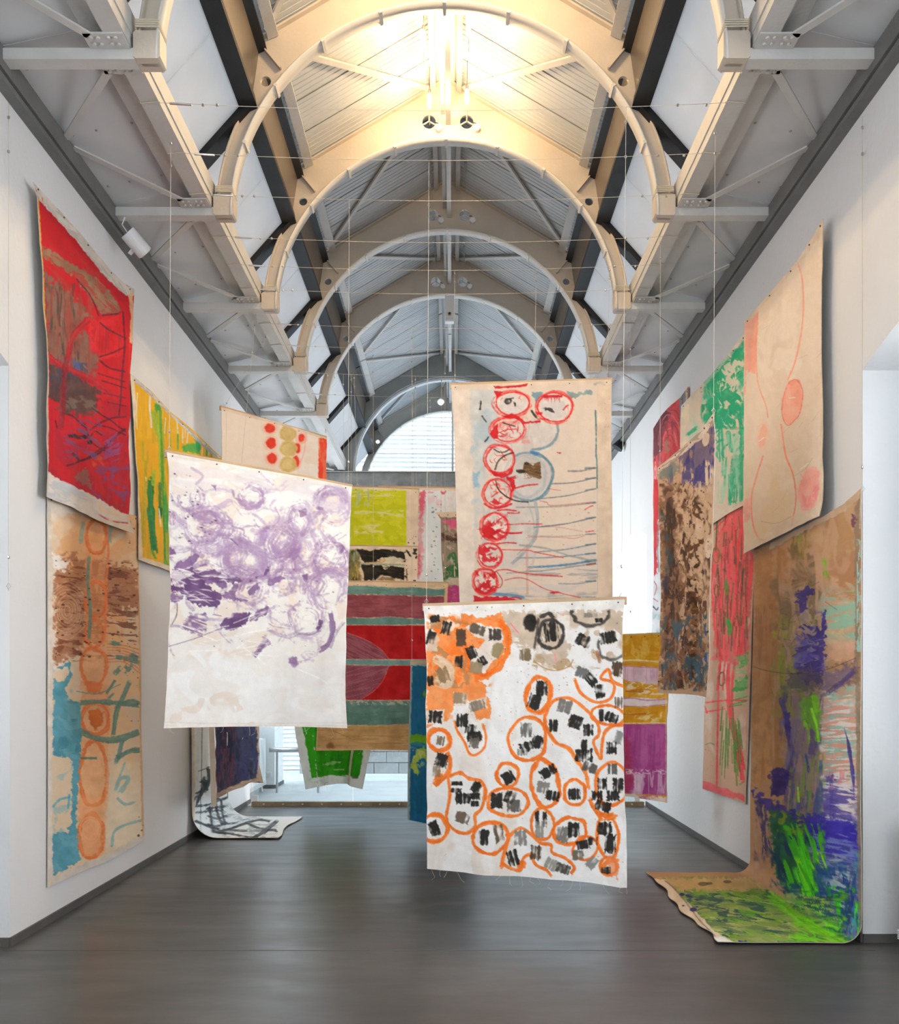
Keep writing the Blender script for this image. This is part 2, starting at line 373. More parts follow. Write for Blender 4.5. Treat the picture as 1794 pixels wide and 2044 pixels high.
def truss(y, label, detail):
    t = empty('roof_truss', (CX, y, 5.2), label, 'roof truss', 'arched roof trusses')
    def P(name, me, m):
        o = bpy.data.objects.new(name, me); COL.objects.link(o)
        if len(me.materials) == 0: me.materials.append(m)
        o.parent = t; o.location = (0, 0, -5.2); return o
    web = P('web_plate', WEB, M['truss']); P('inner_flange', INNER, M['soffit'])
    for me in (OUT_R, OUT_L): P('rib_flange', me, M['truss'])
    for me in (SP_R, SP_L): P('spandrel_flange', me, M['truss'])
    for me in (RF_R, RF_L): P('rafter_flange', me, M['truss'])
    for me in (ST_R, ST_L): P('stiffener', me, M['truss'])
    for me in (FOOT_R, FOOT_L): P('foot_casting', me, M['truss'])
    for k in range(9):
        a = math.radians(20 + 17.5 * k)
        o = P('cable_clip', CLIP, M['soffit']); o.location = (R * math.cos(a), 0, ZC + R * math.sin(a) - 5.2); o.rotation_euler = (0, H - a, 0)
    if detail:
        for hx in (-.165, .20):
            br = MB()
            for ang in (90, 210, 330):
                br.bar((hx, -.02, 7.03), (hx + .066 * math.cos(math.radians(ang)), -.02, 7.03 + .066 * math.sin(math.radians(ang))), .012, .012, (0, 1, 0))
            link('hole_bracket', br.mesh('hole_bracket'), M['truss'], web).location = (0, 0, 0)
            kn = MB().tube([(hx + .095, -.012, 6.955), (hx + .095, -.055, 6.955)], .033, 14)
            o = link('round_detector', kn.mesh('round_detector', False), M['enamel'], web); o.location = (0, 0, 0)
            cb = MB().tube([(hx + .06, -.02, 7.02), (hx + .085, -.03, 7.01), (hx + .098, -.03, 6.985)], .004, 5)
            o = link('detector_cable', cb.mesh('detector_cable'), M['dark'], web); o.location = (0, 0, 0)
    # tie chords running out to the wall beams, gussets with bolts, cord lashed round the foot
    for sg, xw in ((-1, XL - CX + .085), (1, XR - CX - .085)):
        a, b = sorted((sg * (R - .01), xw))
        MB_ = MB().box(a, b, -.045, .045, 5.205, 5.22).box(a, b, -.045, -.035, 5.22, 5.27).box(a, b, .035, .045, 5.22, 5.27)
        P('tie_chord', MB_.mesh('tie_chord'), M['white_steel'])
        g = P('gusset_plate', MB().box(min(sg * 1.80, sg * 2.03), max(sg * 1.80, sg * 2.03), -.17, .17, 5.262, 5.272).mesh('gusset_plate'), M['white_steel'])
        for bx in (1.85, 1.89, 1.95, 1.99):
            for by in (-.14, -.09, .09, .14):
                bo = bpy.data.objects.new('bolt', BOLT); COL.objects.link(bo); bo.parent = g; bo.location = (sg * bx, by, 5.262)
        if detail:
            lash = MB()
            for q in range(4):
                z = 5.375 + .013 * q
                lash.tube([(sg * (R - .01), -.07, z), (sg * (R + RIB + .012), -.065, z + .006), (sg * (R + RIB + .012), .065, z), (sg * (R - .01), .07, z + .005), (sg * (R - .01), -.07, z)], .005, 5)
            P('cord_lashing', lash.mesh('cord_lashing'), M['rope'])
    return t
BOLT = MB().tube([(0, 0, 0), (0, 0, -.012)], .011, 8).mesh('bolt'); BOLT.materials.append(M['white_steel'])
for n_, k in enumerate((3, 4, 5, 6, 7)):
    truss(TY[k], truss_names[k], True)
truss(TY6 + 1.745, truss_names[9], False)

# ------------------------------------------------------------------ purlins, ceiling, skylights
def ordinal(n): return ['first', 'second', 'third', 'fourth', 'fifth', 'sixth', 'seventh', 'eighth', 'ninth', 'tenth', 'eleventh', 'twelfth'][n]
YEND = TY6 + 1.8
for sg, sd in ((-1, 'left'), (1, 'right')):
    p = empty('purlin_beam', (CX + sg * 1.85, 0, 5.2), 'pale steel purlin running down the %s side of the roof at the arch feet' % sd, 'purlin')
    def X(a, b): return (min(CX + sg * a, CX + sg * b), max(CX + sg * a, CX + sg * b))
    MB().box(*X(1.825, 1.915), YB, YEND, 5.273, 5.287).build('bottom_flange', M['white_steel'], p)
    MB().box(*X(1.795, 1.825), YB, YEND, 5.273, 5.34).build('edge_angle', M['white_steel'], p)
    MB().box(*X(1.787, 1.797), YB, YEND, 5.34, 5.47).build('inner_plate', M['white_steel'], p)
    MB().box(*X(1.905, 1.915), YB, YEND, 5.287, 5.47).build('outer_web', M['white_steel'], p)
    MB().box(*X(1.795, 2.14), YB, YEND, 5.465, 5.48).build('top_flange', M['white_steel'], p)
    MB().box(*X(1.915, 2.06), YB, YEND, 5.345, 5.357).build('recess_soffit', M['white_steel'], p)
    MB().box(*X(2.055, 2.068), YB, YEND, 5.357, 5.465).build('panel_angle', M['white_steel'], p)

ceil = tag(empty('ceiling', (0, 0, 5.4)), kind='structure')
YS = [YB] + TY[1:] + [TY6 + 1.745]
nw = nwin
bays = list(zip(YS[:-1], YS[1:]))
def zr(x): return APEX + .02 - .589 * abs(x)
def corr(x0, x1, y0, y1, sg):
    """one pale metal roof sheet, fine grooves running up the slope"""
    n = max(3, int(round((y1 - y0) / .058))); st = (y1 - y0) / n; prof = []
    for i in range(n):
        a = y0 + st * i
        prof += [(a, 0), (a + st * .80, 0), (a + st * .86, .006), (a + st * .94, .006)]
    prof.append((y1, 0))
    m = MB(); vs = []; k = len(prof)
    for x in (x0, x1): vs += [(CX + sg * x, y, zr(x) + dz) for y, dz in prof]
    m.add(vs, [(i, i + 1, k + i + 1, k + i) for i in range(k - 1)]); return m
for bi, (y0, y1) in enumerate(bays):
    outside = y0 > TY6 - .1
    for sg in (-1, 1):
        yq = (y1 - y0) / 4
        for q in range(4):
            corr(.13, 1.46, y0 + yq * q + .005, y0 + yq * (q + 1) - .005, sg).build('roof_sheet', M['sheet'], ceil)
        MB().strip([(CX + sg * .125, zr(.125) + .02), (CX + sg * 1.55, zr(1.55) + .02)], y0, y1).build('roof_deck', M['sheet'], ceil)
        # aisle ceiling panel
        xw = (XL if sg < 0 else XR)
        MB().strip([(CX + sg * 2.06, 5.42), (xw, 5.30), (xw, 5.33), (CX + sg * 2.06, 5.45)], y0 + .003, y1 - .003, True).build('aisle_panel', M['panel'], ceil)
        MB().strip([(CX + sg * 1.375, 6.63), (CX + sg * 1.295, 6.66), (CX + sg * 1.285, 6.61), (CX + sg * 1.365, 6.575)], y0 + .02, y1 - .02, True).build('eaves_purlin', M['white_steel'], ceil)
        MB().strip([(CX + sg * .10, 7.32), (CX + sg * .15, 7.30), (CX + sg * .15, 7.38), (CX + sg * .10, 7.40)], y0 + .03, y1 - .03, True).build('ridge_purlin', M['white_steel'], ceil)
        # wind brace: eaves at even trusses, ridge at odd ones
        even = (bi % 2 == 0)
        ye, yr = (y0, y1) if even else (y1, y0)
        e = Vector((CX + sg * 1.36, ye + (.09 if even else -.09), zr(1.36) - .035)); r = Vector((CX + sg * .17, yr - (.09 if even else -.09), zr(.17) - .035))
        MB().bar(e, r, .05, .02, (sg * .5, 0, .86)).build('wind_brace', M['white_steel'], ceil)
        # aisle braces: a V from each truss joint to the wall beam at mid bay
        ym = (y0 + y1) / 2
        for yj, s2 in ((y0, 1), (y1, -1)):
            MB().bar((CX + sg * 2.0, yj + s2 * .15, 5.268), (xw - sg * .08, ym - s2 * .05, 5.268), .05, .012).build('aisle_brace', M['white_steel'], ceil)
        # skylight: black frame, white sheets
        nw += 1
        w = tag(empty('window_%d' % nw, (CX + sg * 1.8, y0, 5.75)), kind='structure')
        top = (CX + sg * 1.512, 6.09); bot = (CX + sg * 2.10, 5.43)
        ymid = (y0 + y1) / 2
        for ya, yb in ((y0 + .05, ymid - .004), (ymid + .004, y1 - .05)):
            MB().strip([top, bot, (bot[0] + sg * .01, bot[1] + .01), (top[0] + sg * .01, top[1] + .01)], ya, yb, True).build('skylight_sheet', M['sky_panel'], w)
        MB().strip([(CX + sg * 1.45, 6.05), (CX + sg * 1.57, 6.00), (CX + sg * 1.59, 6.11), (CX + sg * 1.47, 6.15)], y0, y1, True).build('upper_rail', M['black'], w)
        MB().strip([(CX + sg * 1.49, 6.045), (CX + sg * 2.05, 5.415), (CX + sg * 2.12, 5.47), (CX + sg * 1.56, 6.10)], y0 - .085, y0 + .085, True).build('cross_bar', M['black'], w)
        MB().strip([(CX + sg * 1.49, 6.13), (CX + sg * 1.435, 6.50), (CX + sg * 1.455, 6.50), (CX + sg * 1.51, 6.13)], y0 + .02, y1 - .02, True).build('upstand_panel', M['brown'], w)
        MB().strip([(CX + sg * 1.375, 6.50), (CX + sg * 1.46, 6.46), (CX + sg * 1.475, 6.53), (CX + sg * 1.39, 6.57)], y0 + .02, y1 - .02, True).build('gutter_rail', M['black'], w)
    MB().box(CX - .14, CX + .14, y0, y1, 7.40, 7.42).build('ridge_cap', M['sheet'], ceil)
    # channel under the ridge
    MB().box(CX - .002, CX + .045, y0 + .02, y1 - .02, 7.0, 7.03).build('ridge_channel', M['white_steel'], ceil)
    MB().box(CX - .05, CX - .015, y0 + .02, y1 - .02, 7.10, 7.12).build('conduit_tray', M['white_steel'], ceil)
nwin = nw
# screw heads dotted over the aisle panels
SC = MB().tube([(0, 0, 0), (0, 0, -.006)], .009, 8).mesh('screw_head'); SC.materials.append(M['screw'])
for sg in (-1, 1):
    for y0, y1 in bays[3:9]:
        for fx in (2.12, 2.36, 2.52):
            for fy in (.12, .5, .86):
                o = bpy.data.objects.new('screw_head', SC); COL.objects.link(o); o.parent = ceil
                xw = (XL if sg < 0 else XR) - CX
                t = (fx - 2.06) / (abs(xw) - 2.06)
                o.location = (CX + sg * fx, y0 + fy * (y1 - y0), 5.42 - .12 * t - 5.4)

# ------------------------------------------------------------------ far end: gable wall, beam, glazing, landing
GO = [(CX + x, z + .02) for x, z in arc(1.68, 0, math.pi, 40, 5.225)]
gw = [(XL - .6, 5.245), (CX - 1.68, 5.245)] + GO[::-1][1:-1] + [(CX + 1.68, 5.245), (XR + .6, 5.245), (XR + .6, 5.42), (CX + 2.1, 5.46), (CX + 1.53, 6.1), (CX + 1.48, 6.56), (CX, 7.43), (CX - 1.48, 6.56), (CX - 1.53, 6.1), (CX - 2.1, 5.46), (XL - .6, 5.42)]
gable = tag(link('wall_end', plate(gw, [], 'y', TY6 - .05, TY6 + .05), M['grey_wall']), kind='structure')
beam = tag(empty('trim_3', (0, TY6, 4.84)), kind='structure')
MB().box(XL - .3, XR + .3, TY6 - .12, TY6 + .12, 4.86, 5.235).build('concrete_beam', M['concrete'], beam, bevel=.01)
MB().box(XL, XR, TY6 - .14, TY6 - .06, 4.835, 4.86).build('timber_strip', M['wood'], beam)
MB().box(XL, XR, TY6 - .15, TY6 + .1, 5.235, 5.25).build('beam_flashing', M['steel'], beam)
aw = tag(empty('window_%d' % (nwin + 1), (CX, TY6, 5.25)), kind='structure'); nwin += 1
m = ribbon([(x, z) for x, z in arc(1.675, 0, math.pi, 40, 5.245)], .05, .035)
m.v = [(x + CX, y + TY6 + .08, z) for x, y, z in m.v]; m.build('arch_frame', M['white_frame'], aw)
MB().box(-.015, .02, TY6 + .06, TY6 + .1, 5.25, 6.9).build('mullion', M['white_frame'], aw)
link('pane', plate([(CX + 1.66, 5.25)] + [(CX + x, z) for x, z in arc(1.66, 0.02, math.pi - .02, 40, 5.245)] + [(CX - 1.66, 5.25)], [], 'y', TY6 + .078, TY6 + .084), M['glass'], aw)
fw = tag(empty('window_%d' % (nwin + 1), (0, TY6 + .2, .8)), kind='structure'); nwin += 1
fr = MB().box(XL, XR, TY6 + .15, TY6 + .22, 4.70, 4.84).box(XL, XR, TY6 + .15, TY6 + .22, .82, .88)
for x in (XL, -1.42, -.05, 1.25, XR - .07): fr.box(x, x + .07, TY6 + .15, TY6 + .22, .88, 4.70)
fr.box(XL, XR, TY6 + .16, TY6 + .21, 2.9, 2.95)
fr.build('window_frame', M['white_frame'], fw)
for a, b in ((XL + .07, -1.42), (-1.35, -.05), (.02, 1.25), (1.32, XR - .07)):
    for z0, z1 in ((.88, 2.9), (2.95, 4.70)):
        MB().box(a, b, TY6 + .18, TY6 + .186, z0, z1).build('pane', M['glass'], fw)
# block parapet under the far windows
pw = tag(empty('wall_parapet', (0, TY6 + .2, 0)), kind='structure')
MB().box(XL, XR, TY6 + .12, TY6 + .3, -.004, .78).build('mortar_core', M['concrete'], pw)
BL = MB().box(-.212, .212, -.02, .04, -.09, .09).mesh('block'); BL.materials.append(M['block'])
for r in range(4):
    x = XL + .22 - (.215 if r % 2 else 0)
    while x < XR + .1:
        if XL + .21 <= x <= XR - .21:
            o = bpy.data.objects.new('stone_block', BL); COL.objects.link(o); o.parent = pw
            o.location = (x, TY6 + .11 - TY6 - .2 + rnd.uniform(-.004, .004), .095 + .193 * r)
        x += .435
MB().tube([(XL + .02, TY6 + .05, .81), (XR - .02, TY6 + .05, .81)], .022, 10).build('cap_rail', M['steel'], pw, True)
# timber kerb at the floor edge, glass balustrade on it
kb = tag(empty('timber_kerb', (0, KERB, 0)), 'weathered timber kerb with bolts along the far edge of dark floor', 'kerb')
MB().box(XL + .09, XR - .05, KERB - .06, KERB + .02, 0, .055).build('kerb_board', M['kerb'], kb)
for i in range(20):
    o = bpy.data.objects.new('bolt', BOLT); COL.objects.link(o); o.parent = kb; o.location = (XL + .25 + .25 * i, -.06, .028); o.rotation_euler = (-H, 0, 0)
    o.data = BOLT
gl = tag(empty('glass_balustrade', (0, KERB, 0)), 'clear frameless glass balustrade standing on the timber kerb', 'balustrade')
for a, b in ((-2.585, -1.3), (-1.29, 0.0), (.01, 1.22), (1.23, 2.44)):
    MB().box(a, b, KERB + .025, KERB + .037, .0, 1.02).build('glass_pane', M['bglass'], gl)
for x in (-2.56, 2.40):
    MB().box(x - .03, x + .03, KERB + .02, KERB + .05, -.003, .13).build('clamp', M['enamel'], gl)
hr = tag(empty('handrail', (-2.2, 13.2, .6)), 'brushed steel handrail tube by the left end of landing', 'handrail')
MB().tube([(-2.66, 13.1, .62), (-1.9, 13.1, .62)], .035, 12).build('rail_tube', M['steel'], hr, True)
for x in (-2.55, -1.95): MB().tube([(x, 13.1, -.004), (x, 13.1, .62)], .018, 8).build('rail_post', M['steel'], hr)
so = tag(empty('wall_socket', (-2.78, 13.62, .22)), 'pale square wall socket on the white jamb past the kerb', 'socket')
MB().box(-2.815, -2.735, 13.602, 13.62, .17, .25).build('socket_plate', M['enamel'], so, bevel=.004)
MB().box(-2.80, -2.75, 13.598, 13.602, .19, .23).build('socket_face', M['panel'], so)

def radiator(x, y0, y1, sg, label):
    r = empty('panel_radiator', (x, (y0 + y1) / 2, .12), label, 'radiator')
    n = 12
    MB().box(min(x, x + sg * .05), max(x, x + sg * .05), y0, y1, .14, .78).build('back_panel', M['enamel'], r)
    for i in range(n):
        a = y0 + (y1 - y0) * i / n
        MB().box(min(x, x - sg * .05), max(x, x - sg * .05), a + .01, a + (y1 - y0) / n - .01, .15, .77).build('fin', M['enamel'], r)
    for i in range(5):
        MB().box(min(x - sg * .06, x + sg * .05), max(x - sg * .06, x + sg * .05), y0, y1, .10 + .012 * i, .106 + .012 * i).build('louvre', M['enamel'], r)
    for yy in (y0 + .1, y1 - .1): MB().box(x - .02, x + .02, yy - .02, yy + .02, 0, .12).build('foot', M['enamel'], r)
radiator(XR + .14, 3.9, 5.28, 1, 'white panel radiator in the niche at right edge of picture')
radiator(XL - .12, 12.05, 13.3, -1, 'white panel radiator in the far niche left of glass balustrade')

# exterior: clad wall and paved court beyond the glazing
ext = tag(empty('wall_exterior', (0, 19.5, 0)), kind='structure')
MB().box(-7, 7, 19.55, 19.8, -.3, 9.2).build('backing_wall', M['ext'], ext)
rb = random.Random(3)
cvar = []
for q in range(4):
    m = MB(); n = 70; vs = []; fs = []
    lo = 0
    for i in range(n + 1):
        x = -7 + 14 * i / n
        if rb.random() < .25: lo = rb.uniform(-.012, .012)
        vs += [(x, 0.0 + rb.uniform(-.006, .006), -.046 + lo), (x, .085, .062), (x, .10, -.046 + lo)]
    for i in range(n):
        a = 3 * i; fs += [(a, a + 3, a + 4, a + 1), (a, a + 2, a + 5, a + 3)]
    m.add(vs, fs); me = m.mesh('cladding_course'); me.materials.append(M['ext']); cvar.append(me)
for i in range(95):
    o = bpy.data.objects.new('cladding_course', cvar[i % 4]); COL.objects.link(o); o.parent = ext
    o.location = (0, -.02, -.25 + .098 * i); o.rotation_euler = (0, math.radians(.35), 0)
tag(MB().box(-7, 7, YE + .4, 19.6, -.35, -.3).build('ground_outside', M['landing']), kind='structure')
# ------------------------------------------------------------------ cables, lamps, fittings
def lathe(prof, c, n=14):
    """surface of revolution about Z: prof = [(r,z)]"""
    m = MB(); vs = []; fs = []
    for r, z in prof:
        for k in range(n): vs.append((c[0] + r * math.cos(2*math.pi*k/n), c[1] + r * math.sin(2*math.pi*k/n), c[2] + z))
    for i in range(len(prof) - 1):
        for k in range(n): fs.append((i*n+k, i*n+(k+1) % n, (i+1)*n+(k+1) % n, (i+1)*n+k))
    m.add(vs, fs); return m

CAB = {}
cab_y = [228, 327, 407, 490, 545, 592, 660, 702, 755, 797]
for i, py in enumerate(cab_y):
    Y = 3.59 * F / (VY - py); z = 5.262
    CAB[py] = Y
    c = empty('tension_cable', (CX, Y, z), 'thin steel tension cable spanning the hall, %s from the camera' % ('nearest' if i == 0 else ordinal(i)), 'cable', 'tension cables')
    xa, xb = CX - 1.785, CX + 1.785
    pts = [(xa + (xb - xa) * t / 8, Y, z - .05 * math.sin(math.pi * t / 8)) for t in range(9)]
    MB().tube(pts, .0017, 5).build('cable_strand', M['wire'], c)
    m = MB().tube([(xa + .06, Y, z - .004), (xa + .20, Y, z - .012)], .007, 6).build('turnbuckle', M['steel'], c)
    for xx in (xa + .27, xa + .36, xb - .12, xb - .3):
        lathe([(.001, -.010), (.009, -.005), (.009, .005), (.001, .010)], (xx, Y, z - .014), 8).build('cable_clamp', M['steel'], c)
    for sg in (-1, 1):                              # loop round the purlin
        q = MB(); xo = CX + sg * 1.785
        q.tube([(xo, Y, z), (xo + sg * .012, Y, 5.27), (xo + sg * .13, Y + .012, 5.268), (xo + sg * .134, Y + .014, 5.34)], .004, 5)
        q.build('cable_loop', M['rope'], c)

def wire(p, q, label):
    p = Vector(p); q = Vector(q)
    w = empty('hanging_wire', p, label, 'wire', 'hanging wires')
    MB().tube([p, q], .0016, 5).build('wire_strand', M['wire'], w)
    for t in (.03, .10, .93):
        c = p.lerp(q, t)
        lathe([(.001, -.012), (.008, -.006), (.008, .006), (.001, .012)], c, 8).build('wire_clamp', M['steel'], w)
    MB().tube([q + Vector((0, 0, .05)), q + Vector((.012, 0, .03)), q + Vector((0, 0, .008)), q + Vector((-.012, 0, .03)), q + Vector((0, 0, .05))], .002, 4).build('wire_loop', M['steel'], w)

# warm bulbs under the ridge (their own light with them)
def bulb(x, y, z, label, power):
    b = empty('pendant_bulb', (x, y, z), label, 'lamp', 'filament bulbs under the ridge')
    lathe([(.001, -.075), (.016, -.068), (.021, -.04), (.021, .03), (.014, .055), (.012, .06)], (x, y, z)).build('bulb_glass', M['bulb'], b, True)
    lathe([(.001, .06), (.014, .06), (.014, .095), (.005, .105), (.001, .105)], (x, y, z)).build('bulb_cap', M['dark'], b)
    MB().tube([(x, y, z + .1), (x + .003, y, 7.36)], .003, 5).build('flex', M['dark'], b)
    MB().tube([(x, y, z - .075), (x + .004, y, z - .2), (x, y, z - .24)], .003, 5).build('chain_tail', M['dark'], b)
    l = bpy.data.lights.new('bulb_light', 'POINT'); l.energy = power; l.color = (1.0, 0.70, 0.38); l.shadow_soft_size = .05
    o = bpy.data.objects.new('bulb_light', l); COL.objects.link(o); o.parent = b; o.location = (0, -.06, -.02)
PW = 28
for (px, py, Y, lb) in ((845, 75, 7.45, 'glowing tube bulb on a cord left of the ridge, uppermost left'), (935, 45, 7.35, 'glowing tube bulb on a cord right of the ridge, topmost in picture'),
                        (857, 200, 8.35, 'glowing bulb above the left porthole of the third truss'), (932, 192, 8.30, 'starry glowing bulb above the right porthole of the third truss')):
    p = wp(px, py, Y); bulb(p.x, p.y, p.z, lb, PW)
for x, lb in ((-.24, 'glowing bulb left of the ridge above the picture top'), (.14, 'glowing bulb right of the ridge above the picture top')):
    bulb(x, 6.15, 7.0, lb, PW * 2.4)
# unlit chains with turnbuckles under the ridge in the darker bays
for k, (px, py, Y) in enumerate(((858, 345, 9.9), (929, 345, 9.9), (868, 510, 11.7), (926, 510, 11.7))):
    p = wp(px, py, Y)
    lb = ['steel chain drop left of the ridge before the fourth truss', 'steel chain drop right of the ridge before the fourth truss', 'steel chain drop left of the ridge before the fifth truss', 'steel chain drop right of the ridge before the fifth truss'][k]
    c = empty('chain_drop', p, lb, 'chain', 'chain drops under the ridge')
    MB().tube([(p.x, p.y, 7.33), (p.x, p.y, p.z + .12)], .003, 5).build('chain_top', M['steel'], c)
    MB().box(p.x - .014, p.x - .008, p.y - .006, p.y + .006, p.z, p.z + .12).box(p.x + .008, p.x + .014, p.y - .006, p.y + .006, p.z, p.z + .12).box(p.x - .014, p.x + .014, p.y - .006, p.y + .006, p.z + .112, p.z + .12).box(p.x - .014, p.x + .014, p.y - .006, p.y + .006, p.z, p.z + .008).build('turnbuckle', M['steel'], c)
    MB().tube([(p.x, p.y, p.z), (p.x + .012, p.y, p.z - .08), (p.x, p.y, p.z - .2)], .004, 5).build('chain_tail', M['steel'], c)
# white box under the crown of the fifth truss
p = wp(897, 640, TY[7] - .12)
bx = empty('beam_detector', (p.x, p.y, p.z), 'white upright box hung under the crown of fifth truss', 'box')
MB().box(p.x - .062, p.x + .062, p.y - .05, p.y + .05, p.z - .03, p.z + .32).build('box_body', M['enamel'], bx, bevel=.006)
MB().tube([(p.x, p.y - .05, p.z + .07), (p.x, p.y - .062, p.z + .07)], .026, 14).build('lens_ring', M['steel'], bx)
MB().tube([(p.x, p.y - .055, p.z + .07), (p.x, p.y - .068, p.z + .07)], .017, 14).build('lens', M['dark'], bx)
MB().box(p.x - .05, p.x + .05, p.y - .055, p.y - .05, p.z - .01, p.z + .02).build('box_band', M['panel'], bx)
# white spotlight on the left edge beam
p = wp(274, 488, 7.0)
sp = empty('spotlight', p, 'white cylindrical spotlight on the left wall beam above red painting', 'spotlight')
a = p + Vector((-.06, -.05, .07)); b = p + Vector((.045, .05, -.045))
MB().tube([a, b], .062, 20).build('lamp_body', M['enamel'], sp)
dr = (b - a).normalized(); MB().tube([b, b + dr * .006], .050, 20).build('lens', M['panel'], sp)
MB().bar(p + Vector((-.07, .03, -.06)), p + Vector((.0, .0, 0)), .03, .012).build('bracket', M['enamel'], sp)
MB().tube([a, a + Vector((-.04, 0, .06)), a + Vector((-.03, .03, .13))], .005, 5).build('lamp_cable', M['enamel'], sp)
# black spotlight on the right beam far back
p = wp(1238, 885, 13.2)
sp = empty('spotlight', p, 'small black spotlight on the right wall beam beside red circle painting', 'spotlight')
MB().tube([p + Vector((.03, 0, .04)), p + Vector((-.05, 0, -.07))], [.05, .085], 16).build('lamp_body', M['black'], sp)
MB().bar(p + Vector((.02, 0, .02)), p + Vector((.10, 0, .10)), .04, .03).build('bracket', M['black'], sp)

# unseen spotlights added on the nearer beams as fill for the mid-hall canvases
def fill_spot(x, y, z, target, label, power):
    p = Vector((x, y, z)); d = (Vector(target) - p).normalized()
    s = empty('spotlight', p, label, 'spotlight')
    MB().tube([p - d * .09, p + d * .07], .062, 20).build('lamp_body', M['enamel'], s)
    MB().bar(p + Vector((.09 if x > 0 else -.09, 0, .06)), p, .03, .012).build('bracket', M['enamel'], s)
    l = bpy.data.lights.new('fill_spot_light', 'SPOT'); l.energy = power; l.spot_size = math.radians(58); l.spot_blend = .9; l.shadow_soft_size = .08; l.color = (1.0, .95, .88)
    o = bpy.data.objects.new('fill_spot_light', l); COL.objects.link(o); o.parent = s; o.location = d * .09
    o.rotation_euler = d.to_track_quat('-Z', 'Y').to_euler()
fill_spot(-2.42, 2.9, 5.02, (.3, 8.6, 3.1), 'added fill spotlight on left beam above the camera, out of picture', 210)
fill_spot(2.26, 2.9, 5.02, (-1.0, 10.0, 2.6), 'added fill spotlight on right beam above the camera, out of picture', 210)
# ------------------------------------------------------------------ paint engine: strokes evaluated on canvas vertices
_T = np.random.RandomState(11).rand(256, 256).astype(np.float32)
def vn(x, y, seed=0):
    x = x + seed * 17.31; y = y + seed * 9.73
    xi = np.floor(x).astype(np.int64); yi = np.floor(y).astype(np.int64)
    fx = x - xi; fy = y - yi; fx = fx * fx * (3 - 2 * fx); fy = fy * fy * (3 - 2 * fy)
    x0 = xi & 255; x1 = (xi + 1) & 255; y0 = yi & 255; y1 = (yi + 1) & 255
    a = _T[y0, x0]; b = _T[y0, x1]; c = _T[y1, x0]; d = _T[y1, x1]
    return (a + (b - a) * fx) * (1 - fy) + (c + (d - c) * fx) * fy
def fbm(x, y, seed=0, o=3):
    r = 0; k = .5; t = 0
    for i in range(o):
        r = r + k * vn(x * 2 ** i, y * 2 ** i, seed + i * 5); t += k; k *= .5
    return (r / t - .5) * 1.75 + .5
def hexc(h): return np.array([int(h[i:i + 2], 16) / 255 for i in (0, 2, 4)], dtype=np.float32)
def smooth(pts, closed=False, step=6.0):
    p = np.array(pts, float)
    if len(p) < 3: return p
    q = np.vstack([p[-1], p, p[:2]]) if closed else np.vstack([2 * p[0] - p[1], p, 2 * p[-1] - p[-2]])
    out = []
    for i in range(1, len(q) - 2):
        p0, p1, p2, p3 = q[i - 1], q[i], q[i + 1], q[i + 2]
        n = max(2, min(7, int(np.hypot(*(p2 - p1)) / step)))
        for k in range(n):
            t = k / n
            out.append(.5 * ((2 * p1) + (p2 - p0) * t + (2 * p0 - 5 * p1 + 4 * p2 - p3) * t * t + (3 * p1 - p0 - 3 * p2 + p3) * t ** 3))
    out.append(q[-2] if closed is False else p[0])
    return np.array(out)

